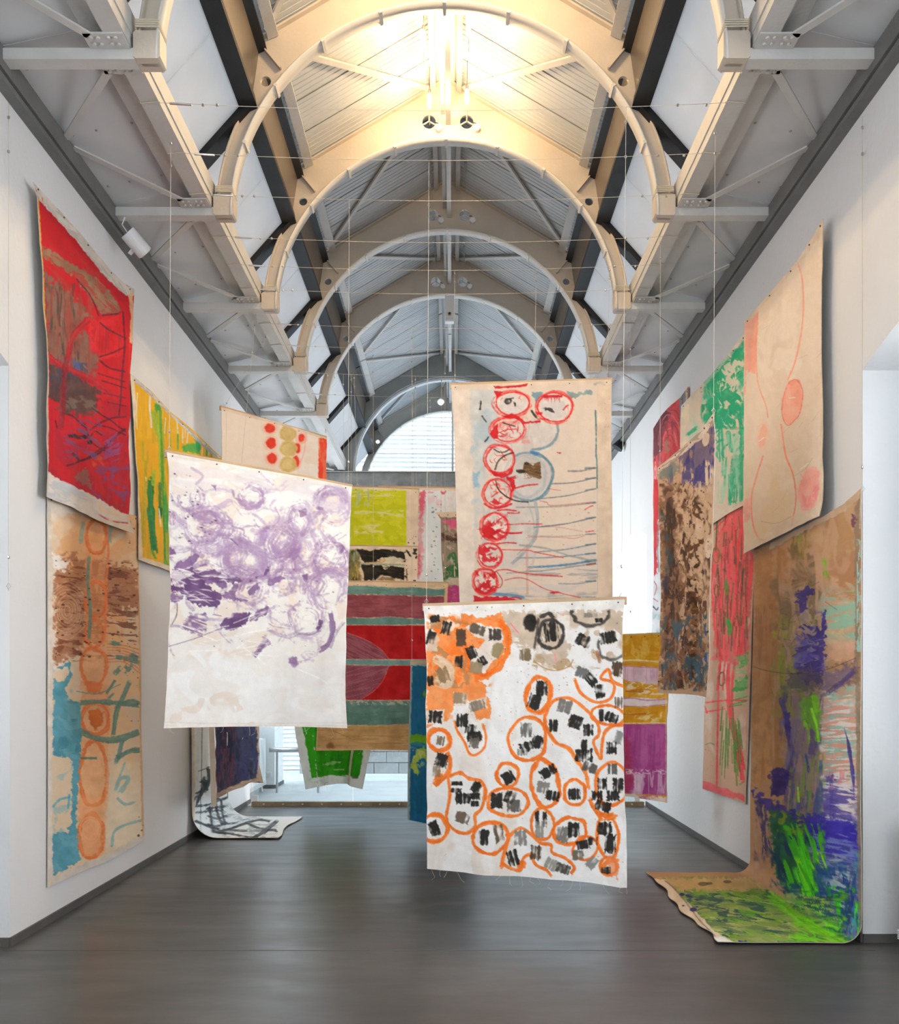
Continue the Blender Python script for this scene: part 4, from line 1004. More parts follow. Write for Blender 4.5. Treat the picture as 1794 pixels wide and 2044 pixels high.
def art_purple(p):
    p.wash('efe9e2', (0, 60, 1400, 2000), 260, 200, .35, .2, .9)
    p.wash('ecdccd', (70, 150, 1300, 1500), 120, 100, .52, .12, .8)
    p.wash('e6d9d3', (60, 60, 900, 420), 300, 60, .4, .2, .7)
    p.wash('d9cfd2', (500, 180, 1330, 420), 260, 60, .45, .2, .6, ang=10)
    r_ = random.Random(5)
    V = ['a487a9', '97759d', 'b198b5', '89648f', '9f7fa5']
    for (cx, cy, rx, ry, w, d, n) in ((330, 620, 160, 130, 60, .62, 3), (660, 420, 120, 100, 55, .62, 3), (1180, 460, 130, 120, 70, .6, 3), (960, 560, 90, 110, 60, .6, 3), (850, 720, 120, 140, 80, .55, 4), (600, 840, 180, 110, 80, .5, 4),
                                      (1010, 760, 70, 110, 70, .58, 2), (1180, 820, 120, 110, 60, .6, 3), (1170, 1020, 120, 130, 70, .6, 4), (1020, 1240, 110, 120, 60, .64, 3), (450, 700, 150, 100, 60, .64, 3), (230, 420, 110, 100, 60, .7, 2), (1050, 1400, 90, 110, 50, .7, 2), (640, 1030, 100, 80, 50, .66, 2), (850, 980, 90, 70, 50, .66, 2)):
        for q in range(n):
            k = r_.uniform(.55, 1.05); a0 = r_.uniform(0, 360)
            p.ring(cx + r_.uniform(-15, 15), cy + r_.uniform(-15, 15), rx * k, ry * k, w * r_.uniform(.6, 1.1), r_.choice(V), .62, d + .04, r_.uniform(-30, 30), a0=a0, a1=a0 + r_.uniform(140, 300), jit=.08, soft=w * .25)
    for q in range(150):
        cx = r_.uniform(110, 1270); cy = r_.gauss(780, 270)
        if cy < 300 or cy > 1500: continue
        a = r_.uniform(0, 6.28); l = r_.uniform(40, 130); b = r_.uniform(-.8, .8)
        p.st([(cx, cy), (cx + l * math.cos(a), cy + l * math.sin(a) * .7), (cx + l * 1.8 * math.cos(a + b), cy + l * 1.8 * math.sin(a + b) * .7)], r_.uniform(14, 52), r_.choice(V), .55, .66, soft=8)
    p.st([(1050, 430), (1160, 470), (1260, 490)], 80, 'c4b2cb', .5, .5, soft=30); p.st([(1180, 330), (1250, 380), (1280, 480)], 80, 'c9b9cf', .5, .5, soft=30)
    p.st([(215, 490), (280, 540), (380, 570), (500, 580)], 34, 'a584a8', .75, .5); p.st([(190, 540), (210, 640), (280, 730), (380, 760), (470, 730)], 60, 'b79dbb', .6, .6)
    p.st([(560, 900), (680, 890), (790, 800), (900, 720)], 90, 'a686ac', .6, .55, soft=20); p.st([(830, 860), (900, 820), (940, 740)], 80, '96709c', .6, .5, soft=20)
    K = '6d4b78'; K2 = '7d5a88'
    p.poly([(88, 740), (125, 755), (135, 790), (90, 800)], K2, .9, 6)
    p.poly([(120, 900), (135, 850), (200, 830), (280, 780), (295, 800), (250, 870), (180, 890), (160, 920)], K2, .85, 9, dry=.25, ang=-20)
    p.poly([(88, 900), (230, 885), (300, 900), (420, 905), (480, 940), (600, 965), (740, 925), (760, 880), (740, 940), (640, 975), (480, 985), (350, 975), (260, 960), (220, 1000), (90, 990)], K, .9, 14, dry=.42, ang=5)
    p.poly([(90, 1000), (190, 1010), (200, 960), (260, 920), (320, 930), (330, 1000), (420, 1040), (450, 1080), (410, 1140), (300, 1140), (220, 1100), (180, 1060), (95, 1050)], K, .95, 14, dry=.22, ang=12)
    p.poly([(88, 1050), (150, 1055), (190, 1090), (120, 1120), (90, 1110)], K2, .8, 8, dry=.3)
    p.poly([(90, 910), (200, 900), (260, 920), (200, 940), (150, 990), (95, 975)], 'efe7e4', .75, 14, dry=.35, ang=25)
    p.poly([(330, 960), (420, 945), (470, 970), (470, 1010), (420, 1020), (400, 985), (350, 1000)], K2, .8, 9, dry=.35, ang=40)
    p.poly([(440, 1070), (500, 1030), (540, 980), (560, 1010), (530, 1080), (620, 1100), (500, 1100)], K2, .8, 12, dry=.35)
    p.poly([(620, 1010), (690, 985), (710, 1010), (660, 1060), (630, 1080)], K2, .8, 8, dry=.35, ang=-40)
    p.poly([(760, 960), (800, 940), (910, 945), (840, 960), (790, 1000), (750, 1010)], K2, .8, 8, dry=.4)
    p.poly([(180, 1250), (230, 1190), (330, 1180), (355, 1220), (340, 1290), (300, 1350), (240, 1320), (200, 1300)], K2, .85, 12, dry=.58, ang=20)
    p.poly([(420, 1270), (490, 1205), (560, 1180), (635, 1190), (620, 1240), (560, 1280), (490, 1300), (440, 1290)], K, .95, 12, dry=.32, ang=-20)
    p.poly([(640, 1230), (680, 1180), (750, 1130), (770, 1140), (740, 1200), (680, 1240)], K2, .85, 12, dry=.45, ang=-35)
    p.poly([(655, 1460), (700, 1370), (740, 1330), (770, 1390), (730, 1440), (680, 1475)], K2, .85, 10, dry=.55, ang=-60)
    p.poly([(1080, 1290), (1100, 1230), (1140, 1240), (1100, 1300)], K, .85, 6, dry=.3); p.st([(960, 1320), (1040, 1325), (1110, 1300)], 18, K2, .7, .5)
    p.st([(1180, 1180), (1195, 1300), (1170, 1390), (1120, 1430)], 34, K2, .8, .3); p.st([(1270, 1240), (1220, 1310), (1180, 1420)], 24, '8e6f97', .7, .45)
    p.poly([(890, 1490), (950, 1480), (960, 1520), (935, 1550), (900, 1520)], '8f6f9b', .9, 10, 10); p.st([(940, 1520), (1040, 1500)], 16, '9a7aa3', .7, .5)
    p.poly([(985, 930), (1025, 920), (1030, 980), (1000, 975)], K2, .85, 8, dry=.2); p.poly([(960, 500), (1010, 480), (1020, 530), (970, 540)], '8d6a90', .7, 8, dry=.3)
    p.poly([(380, 330), (410, 330), (405, 375)], '8d6a90', .8, 6, dry=.2); p.st([(515, 360), (530, 410), (570, 430)], 16, '8d6a90', .6, .5); p.st([(570, 325), (650, 320)], 14, '8d6a90', .7, .5)
    p.st([(1090, 480), (1130, 490)], 24, '8d6a90', .7, .4); p.st([(1230, 730), (1255, 750), (1240, 780)], 18, K2, .7, .4); p.st([(500, 690), (550, 730)], 10, K2, .8, .3)
    p.st([(340, 860), (300, 870)], 10, K2, .8, .3); p.st([(80, 1410), (150, 1390), (280, 1350), (430, 1290)], 4, K, .8, .1); p.st([(90, 1270), (150, 1275), (190, 1290)], 18, '9b7da3', .7, .4)
    p.st([(140, 1120), (135, 1200), (105, 1260)], 5, '3a3044', .8, .1); p.st([(85, 1390), (100, 1440), (125, 1485)], 12, '8a78a0', .6, .5); p.st([(385, 1195), (440, 1205)], 5, K, .8, .2)
    for q in range(34):
        x = r_.uniform(95, 430); y = r_.uniform(890, 1120); p.st([(x, y), (x + r_.uniform(20, 60), y + r_.uniform(-10, 14)), (x + r_.uniform(50, 110), y + r_.uniform(-10, 30))], r_.uniform(3, 12), 'efe8e6', .8, .35, taper=.3)
    for q in range(26):
        x = r_.uniform(200, 700); y = r_.uniform(1250, 1500); p.st([(x, y), (x + r_.uniform(60, 220), y + r_.uniform(-70, 70))], 6, 'f7f4f0', .7, .3)
    p.dots((95, 250, 300, 560), 40, 1, 5, '5b3a5e', .8, 1.6); p.dots((150, 560, 460, 760), 26, 1, 5, '5b3a5e', .8, 2.2); p.dots((300, 760, 1200, 1500), 60, 1, 5, K, .7, 1.4)
    p.wash('f4f2ef', (60, 1440, 1290, 1960), 220, 140, .38, .15, .85); p.wash('e9d8c8', (80, 1700, 700, 1960), 120, 90, .56, .1, .7); p.wash('eee9e6', (900, 1520, 1290, 1960), 300, 140, .35, .2, .8)
    p.st([(960, 1560), (1140, 1640), (1240, 1740)], 10, 'f8f6f3', .7, .3)
    p.st([(60, 1915), (500, 1925), (1280, 1920)], 6, 'dccfc2', .6, .3); p.st([(50, 1940), (1280, 1945)], 24, 'ecdfd3', .6, .2)
    p.st([(80, 120), (400, 175), (800, 250), (1310, 345)], 26, 'eadccd', .7, .2)

def art_circles(p):
    p.wash('d9c8b6', (60, 60, 1480, 2200), 240, 300, .45, .25, .6)
    p.poly([(105, 140), (245, 160), (280, 1200), (290, 2200), (165, 2200), (130, 1100)], 'e3d6c8', .8, 6, 8)
    p.poly([(245, 160), (460, 150), (480, 620), (400, 800), (330, 1050), (300, 1500), (280, 900)], 'c3c8c7', .85, 20, 40)
    p.wash('a9bcc4', (250, 300, 520, 1500), 90, 160, .5, .2, .7); p.poly([(275, 870), (325, 860), (325, 980), (280, 990)], '7fb0cc', .7, 14, 16, .3, 90)
    p.ell(760, 560, 240, 150, 'c9c6c2', .6, 12, 30); p.ell(720, 900, 230, 210, 'bdbfbf', .65, 12, 30); p.ell(640, 1280, 180, 220, 'c3c1bf', .6, 16, 40)
    p.wash('c2b3ae', (500, 380, 980, 1000), 60, 180, .5, .2, .5); p.wash('c4bfbd', (300, 1480, 1330, 1990), 200, 60, .5, .2, .5)
    T = '6f8a93'; T2 = '3f6275'
    p.ring(740, 900, 215, 200, 18, T, .8, .25, -10); p.ring(730, 900, 160, 170, 30, '9aa5a5', .5, .4, soft=12)
    p.st([(985, 440), (995, 520), (950, 610), (860, 660), (770, 670)], 22, T, .8, .35, soft=8); p.st([(780, 690), (860, 720), (930, 800), (945, 880), (920, 980), (850, 1070), (760, 1110)], 20, '4f7f8f', .8, .35)
    p.st([(760, 690), (830, 710)], 24, '2f6fae', .8, .4)
    p.poly([(780, 180), (860, 190), (865, 240), (810, 270), (775, 230)], '6c93a4', .85, 12, dry=.2, ang=80); p.poly([(1070, 170), (1140, 190), (1280, 165), (1280, 200), (1180, 215), (1140, 235), (1080, 210)], '7f9a9b', .85, 12, dry=.3)
    p.st([(1300, 120), (1350, 105), (1390, 118)], 20, '48707c', .8, .5)
    p.st([(1312, 340), (1318, 560), (1316, 720), (1325, 780), (1325, 1000)], 12, '39676c', .85, .35); p.st([(1325, 1000), (1330, 1900)], 6, 'b5a89a', .6, .3)
    for y0, y1, x0, w, c in ((850, 830, 1080, 14, '827d77'), (960, 915, 940, 9, '5a646a'), (1090, 1008, 830, 8, '5a6b76'), (1160, 1125, 640, 9, '8a8884'), (1330, 1250, 790, 10, '5c6870'), (1400, 1390, 740, 6, '9a938c'), (1540, 1475, 800, 9, '6a7884'), (1590, 1555, 640, 10, '6f8294'), (1670, 1615, 730, 16, '3f7aa4'), (1720, 1640, 560, 10, '8a9094'), (1810, 1790, 1000, 9, '7d8588'), (1950, 1930, 1150, 10, '9a9c9c')):
        p.st([(x0, y0), ((x0 + 1310) / 2, (y0 + y1) / 2 + 12), (1310, y1)], w, c, .85, .3); p.st([(1230, y1 + (y0 - y1) * .12), (1312, y1)], w * 1.4, '3d5664', .6, .4)
    p.st([(800, 1110), (820, 1250), (800, 1420), (690, 1560), (600, 1640)], 26, '8f9a9e', .7, .3); p.st([(740, 1120), (790, 1300), (770, 1440), (650, 1560)], 12, '9aa3a6', .6, .3); p.st([(660, 1480), (900, 1510), (1080, 1570), (1300, 1620)], 16, '8f9795', .7, .3)
    p.st([(730, 1480), (735, 1900)], 20, 'c88e7c', .6, .4); p.st([(800, 1540), (780, 1640)], 24, 'b8b2ac', .6, .4)
    p.wash('8f8e8c', (700, 1640, 1330, 1800), 220, 22, .5, .15, .6); p.wash('9a9a98', (560, 1880, 1330, 1990), 220, 22, .45, .15, .6); p.st([(360, 1890), (560, 1905), (700, 1925)], 26, '4d7ea6', .8, .35); p.st([(700, 1960), (900, 1955), (990, 1945)], 18, '3d7aa4', .7, .4)
    Rd = 'd1202a'; R2 = 'c8171f'; R3 = 'e2564c'
    for cx, cy, rx, ry in ((605, 280, 150, 105), (965, 310, 155, 128), (570, 500, 145, 105), (500, 750, 125, 125), (480, 1040, 120, 120), (455, 1325, 115, 118), (415, 1570, 105, 105), (375, 1790, 105, 108)):
        p.ell(cx, cy, rx, ry, 'dccfc4', .75, 6, 14)
        p.ring(cx, cy, rx, ry, 26, R3, .8, .5, 0, soft=6); p.ring(cx + 4, cy - 2, rx * .95, ry * .95, 10, Rd, .85, .35); p.ring(cx - 6, cy + 3, rx * 1.06, ry * 1.05, 7, Rd, .7, .5)
    for q, (cx, cy, rx, ry, n, w) in enumerate(((605, 280, 140, 95, 7, 7), (965, 310, 140, 110, 6, 6), (570, 500, 135, 95, 12, 9), (500, 750, 115, 115, 8, 6), (480, 1040, 110, 110, 16, 11), (455, 1325, 105, 108, 20, 13), (415, 1570, 95, 95, 18, 12), (375, 1790, 95, 98, 18, 12))):
        p.scrib(cx, cy, rx, ry, n, w, [Rd, R3, R2][q % 3], .8, .35, q + 3)
    p.ell(605, 285, 105, 70, 'd5cfca', .9, 8, 12); p.ell(960, 320, 110, 90, 'd0cac6', .9, 8, 16); p.wash('e0796c', (440, 380, 760, 620), 60, 60, .5, .2, .5)
    p.poly([(460, 135), (640, 128), (730, 110), (720, 135), (600, 142), (470, 148)], R2, .95, 4); p.poly([(455, 172), (530, 175), (500, 210), (470, 240), (460, 200)], R2, .95, 6)
    for x in range(880, 1030, 14): p.st([(x, 205), (x + 3, 215 + 55 * abs(math.sin(x * 1.7)))], 10, R2, .9, .1, taper=.6)
    p.poly([(870, 205), (1030, 205), (1030, 225), (870, 228)], R2, .9, 5); p.st([(1040, 330), (1060, 305), (1080, 290)], 10, R2, .9, .2)
    p.poly([(415, 540), (430, 510), (480, 450), (485, 580), (450, 570)], R2, .95, 6); p.poly([(510, 380), (600, 362), (680, 400), (720, 430), (840, 425), (840, 438), (700, 450), (640, 410), (560, 400)], R2, .92, 6)
    p.st([(480, 530), (560, 500), (640, 495)], 8, R2, .9, .3); p.poly([(800, 350), (860, 350), (860, 370), (820, 380)], R2, .9, 4); p.st([(820, 410), (910, 412)], 10, R2, .8, .3)
    p.poly([(415, 840), (480, 870), (560, 870), (620, 820), (600, 870), (540, 910), (450, 890)], R2, .9, 6); p.poly([(560, 900), (620, 920), (640, 990), (600, 1050), (590, 980)], R2, .92, 12); p.st([(620, 1000), (720, 975), (820, 965)], 12, R2, .9, .3); p.st([(570, 920), (640, 900)], 26, R2, .8, .3)
    p.poly([(420, 1110), (450, 1080), (520, 1130), (480, 1145)], R2, .9, 8); p.st([(370, 1130), (430, 1165), (520, 1160), (600, 1130)], 16, R2, .9, .3); p.st([(430, 1070), (500, 1030), (560, 1080)], 10, R2, .8, .4)
    p.poly([(360, 1345), (400, 1310), (440, 1330), (500, 1360), (440, 1400), (470, 1430), (390, 1420), (350, 1390)], R2, .95, 10); p.wash(Rd, (340, 1210, 570, 1440), 40, 40, .42, .12, .8, feather=40); p.poly([(430, 1330), (500, 1300), (520, 1330), (460, 1360)], 'ead9cb', .9, 6)
    p.wash(Rd, (320, 1480, 520, 1660), 34, 34, .42, .1, .9, feather=30); p.wash(R2, (285, 1700, 470, 1890), 30, 34, .42, .1, .9, feather=30); p.st([(300, 1860), (380, 1890), (440, 1850)], 26, R2, .9, .2)
    p.st([(520, 1375), (620, 1380), (690, 1375)], 16, R2, .9, .25); p.st([(540, 1310), (700, 1300), (860, 1302)], 8, R2, .85, .3); p.st([(640, 1190), (560, 1180), (480, 1185)], 12, R2, .85, .3); p.st([(560, 1205), (640, 1210), (670, 1200)], 14, R2, .8, .35)
    p.st([(520, 1520), (740, 1525), (800, 1540), (1040, 1590)], 7, R2, .85, .3); p.st([(480, 1695), (560, 1690), (700, 1720), (1030, 1750)], 9, R2, .85, .3); p.st([(480, 1470), (560, 1460), (640, 1465)], 12, R2, .8, .3)
    p.st([(470, 1700), (520, 1780), (500, 1840), (440, 1830)], 7, 'a82024', .85, .2); p.st([(540, 1780), (640, 1760), (740, 1775), (900, 1860), (1180, 1930)], 6, R2, .8, .3); p.poly([(930, 1885), (1000, 1870), (1020, 1890), (960, 1900)], R2, .9, 6)
    p.st([(840, 1105), (900, 1120), (930, 1145), (1100, 1135), (1310, 1120)], 5, 'a8443c', .8, .3); p.st([(1220, 1185), (1260, 1160), (1290, 1150)], 7, R2, .85, .3); p.st([(1230, 1372), (1295, 1365)], 8, R2, .85, .3); p.st([(740, 1410), (1000, 1415), (1130, 1425), (1220, 1405)], 4, 'b84a40', .7, .3)
    p.st([(840, 1330), (1000, 1330), (1200, 1368)], 3, 'b84a40', .7, .3); p.st([(1240, 1655), (1310, 1645)], 10, 'a84438', .7, .3); p.st([(910, 1000), (960, 1010), (1020, 1015)], 4, R2, .7, .3)
    p.poly([(275, 1915), (480, 1920), (560, 1925), (690, 1960), (700, 1990), (600, 1975), (560, 2010), (600, 2200), (280, 2200)], Rd, .95, 10, dry=.12); p.st([(600, 1930), (640, 1925), (680, 1940)], 12, R2, .8, .3)
    K = '2f2c28'
    for pts, w in (([(340, 255), (335, 300), (330, 335)], 14), ([(350, 385), (365, 410), (385, 435)], 11), ([(405, 560), (390, 585), (372, 602)], 13), ([(525, 440), (570, 455), (630, 472)], 9), ([(450, 665), (490, 688), (540, 688), (580, 668)], 10),
                   ([(610, 695), (540, 720), (485, 770), (460, 835)], 12), ([(465, 935), (490, 1010), (560, 1070), (640, 1105), (740, 1115)], 10), ([(770, 340), (790, 370), (810, 395)], 18), ([(880, 325), (920, 325), (955, 350)], 26), ([(540, 265), (580, 240), (615, 232)], 9), ([(625, 270), (632, 300)], 16)):
        p.st(pts, w, K, .92, .15)
    p.ring(570, 258, 26, 20, 14, K, .9, .2); p.ell(565, 265, 18, 14, '4a4740', .8, 4)
    p.poly([(640, 850), (700, 845), (710, 790), (750, 785), (780, 800), (845, 768), (850, 905), (840, 920), (770, 890), (700, 865), (650, 870)], '5c4227', .95, 6, dry=.1, ang=10); p.wash('8a6a40', (700, 780, 850, 920), 30, 6, .5, .1, .8, ang=10, feather=8)
    p.ell(680, 852, 40, 18, '2b241c', .9, 6); p.ell(730, 790, 24, 12, '2b241c', .8, 5)
    p.dots((1340, 200, 1430, 520), 24, 1, 5, R2, .8); p.dots((700, 1150, 1300, 1500), 30, 1, 5, 'b84a40', .7, 1.8); p.dots((990, 690, 1020, 720), 5, 2, 6, R2, .8, 2); p.dots((300, 250, 480, 480), 14, 1, 5, 'd05a50', .7)
    p.poly([(1325, 110), (1450, 80), (1460, 2200), (1335, 2200), (1330, 900)], 'd8c2a8', .75, 4, 6); p.poly([(85, 120), (1450, 70), (1450, 110), (1300, 135), (700, 150), (90, 165)], 'dcc8b2', .55, 4, 6)
    p.poly([(455, 135), (640, 126), (740, 108), (728, 132), (600, 144), (460, 148)], R2, .9, 4)
def art_redleft(p):
    p.wash('c9182a', (150, 60, 760, 2020), 120, 200, .3, .3, .6); p.wash('d6222c', (480, 700, 720, 1300), 60, 180, .4, .2, .6); p.wash('a81f36', (240, 1250, 720, 1950), 100, 120, .42, .2, .6)
    p.poly([(226, 425), (300, 450), (400, 520), (520, 590), (600, 660), (668, 775), (640, 790), (560, 790), (480, 690), (400, 580), (300, 520), (228, 480)], '8c7a5e', .9, 10, 8, .25, 40)
    p.wash('b33a34', (230, 430, 640, 790), 60, 16, .55, .1, .7, ang=42)
    p.poly([(240, 570), (320, 620), (420, 720), (520, 810), (470, 830), (420, 860), (520, 930), (540, 1050), (500, 1150), (380, 1100), (250, 1030), (245, 800)], '82705f', .85, 24, 20, .2, 85)
    p.wash('4f463f', (240, 620, 440, 1120), 14, 120, .48, .15, .75); p.wash('a84a40', (240, 640, 520, 1140), 14, 140, .55, .1, .7)
    p.poly([(480, 820), (560, 830), (680, 790), (685, 1020), (560, 1040), (500, 1000)], 'd8202a', .9, 12, 10); p.wash('a52630', (500, 830, 690, 1050), 14, 200, .5, .15, .6)
    p.poly([(248, 1050), (340, 1090), (460, 1140), (540, 1210), (540, 1330), (440, 1350), (350, 1340), (250, 1230)], '4b4742', .85, 26, 22, .25, 40)
    p.wash('3c4a66', (250, 1060, 480, 1240), 50, 30, .52, .12, .7, ang=35); p.wash('7c7260', (320, 1240, 560, 1350), 60, 30, .5, .12, .7, ang=20); p.poly([(400, 1050), (450, 1060), (440, 1110), (410, 1100)], '4a64a0', .7, 12, 12)
    p.st([(250, 1020), (320, 1070), (430, 1120), (520, 1170), (600, 1230)], 34, 'b0202c', .9, .25); p.st([(385, 980), (360, 1060), (345, 1160), (340, 1300), (330, 1420)], 30, '8e2430', .85, .3); p.st([(490, 820), (420, 890), (385, 960), (370, 1040)], 30, 'b3242e', .85, .3)
    for pts, w in (([(550, 840), (600, 880), (690, 925)], 9), ([(545, 1030), (620, 1005), (685, 975)], 8), ([(550, 1050), (600, 1090), (685, 1110)], 9), ([(675, 780), (685, 950), (675, 1100), (665, 1260), (655, 1350)], 8), ([(540, 1120), (600, 1140), (685, 1165)], 6),
                   ([(560, 1160), (620, 1180), (690, 1200)], 6), ([(570, 1230), (690, 1255)], 6), ([(590, 1280), (690, 1300)], 5), ([(490, 1430), (600, 1370), (690, 1360)], 9), ([(500, 1310), (590, 1370), (690, 1440)], 8), ([(420, 1610), (540, 1560), (620, 1480), (690, 1425)], 12), ([(520, 1400), (600, 1420), (690, 1460)], 7),
                   ([(360, 1630), (450, 1600), (560, 1530)], 9), ([(390, 1560), (440, 1600)], 14), ([(345, 1340), (400, 1360), (470, 1420)], 8), ([(460, 1400), (500, 1500), (600, 1560)], 7), ([(300, 1380), (310, 1420)], 8), ([(540, 800), (500, 700), (420, 600)], 6), ([(560, 800), (650, 790)], 10), ([(480, 1480), (520, 1440), (560, 1460)], 7)):
        p.st(pts, w, '4e2030', .8, .3)
    p.poly([(365, 1455), (480, 1460), (470, 1480), (370, 1478)], '2a1c22', .85, 6, dry=.3); p.poly([(470, 1490), (505, 1490), (500, 1510), (475, 1510)], '2a1c22', .85, 4, dry=.2)
    p.wash('7a5090', (500, 1620, 715, 1880), 60, 30, .5, .12, .75, ang=15); p.wash('8a5aa0', (560, 1440, 700, 1640), 40, 14, .58, .1, .7, ang=-30); p.wash('6a5a8a', (340, 1360, 600, 1620), 50, 12, .62, .08, .7, ang=30)
    p.poly([(395, 1690), (460, 1640), (500, 1700), (490, 1750), (450, 1730)], '8a6a60', .8, 12, dry=.3); p.wash('d66a30', (500, 1560, 580, 1640), 30, 12, .55, .1, .8, ang=30)
    # raw margins
    p.poly([(175, 60), (215, 80), (340, 200), (480, 370), (600, 520), (700, 640), (760, 660), (735, 690), (690, 690), (600, 610), (480, 470), (340, 300), (215, 165)], 'd6ccbf', 1, 4)
    p.wash('b9b0a6', (170, 50, 760, 700), 60, 12, .5, .1, .6, ang=48, poly=[(175, 60), (215, 80), (340, 200), (480, 370), (600, 520), (700, 640), (760, 660), (735, 690), (690, 690), (600, 610), (480, 470), (340, 300), (215, 165)])
    p.poly([(205, 150), (214, 160), (228, 420), (245, 760), (250, 1000), (240, 1000), (222, 480)], 'e0a24a', 1, 2); 
    p.poly([(245, 1000), (254, 1000), (262, 1620), (246, 1620)], 'dcb9a6', .9, 2)
    p.poly([(700, 690), (725, 670), (735, 800), (722, 960), (708, 950), (715, 800)], 'e6b98a', .95, 3); p.poly([(705, 960), (715, 950), (714, 1120), (706, 1120)], 'e8301e', .9, 2)
    p.poly([(245, 1650), (300, 1690), (400, 1740), (520, 1800), (640, 1870), (712, 1905), (745, 2020), (520, 1930), (240, 1810)], 'dbd3ca', 1, 5); p.wash('b8c2d0', (240, 1640, 480, 1850), 60, 20, .5, .15, .6, ang=22, poly=[(245, 1650), (300, 1690), (400, 1740), (520, 1800), (640, 1870), (712, 1905), (745, 2020), (520, 1930), (240, 1810)]); p.wash('e8c8a4', (540, 1800, 750, 2020), 60, 20, .45, .15, .6, ang=25, poly=[(245, 1650), (300, 1690), (400, 1740), (520, 1800), (640, 1870), (712, 1905), (745, 2020), (520, 1930), (240, 1810)]); p.st([(540, 1900), (620, 1935), (700, 1945)], 7, 'b0283a', .8, .4)
    p.st([(232, 150), (234, 168)], 6, 'e8643c', .8, .2)

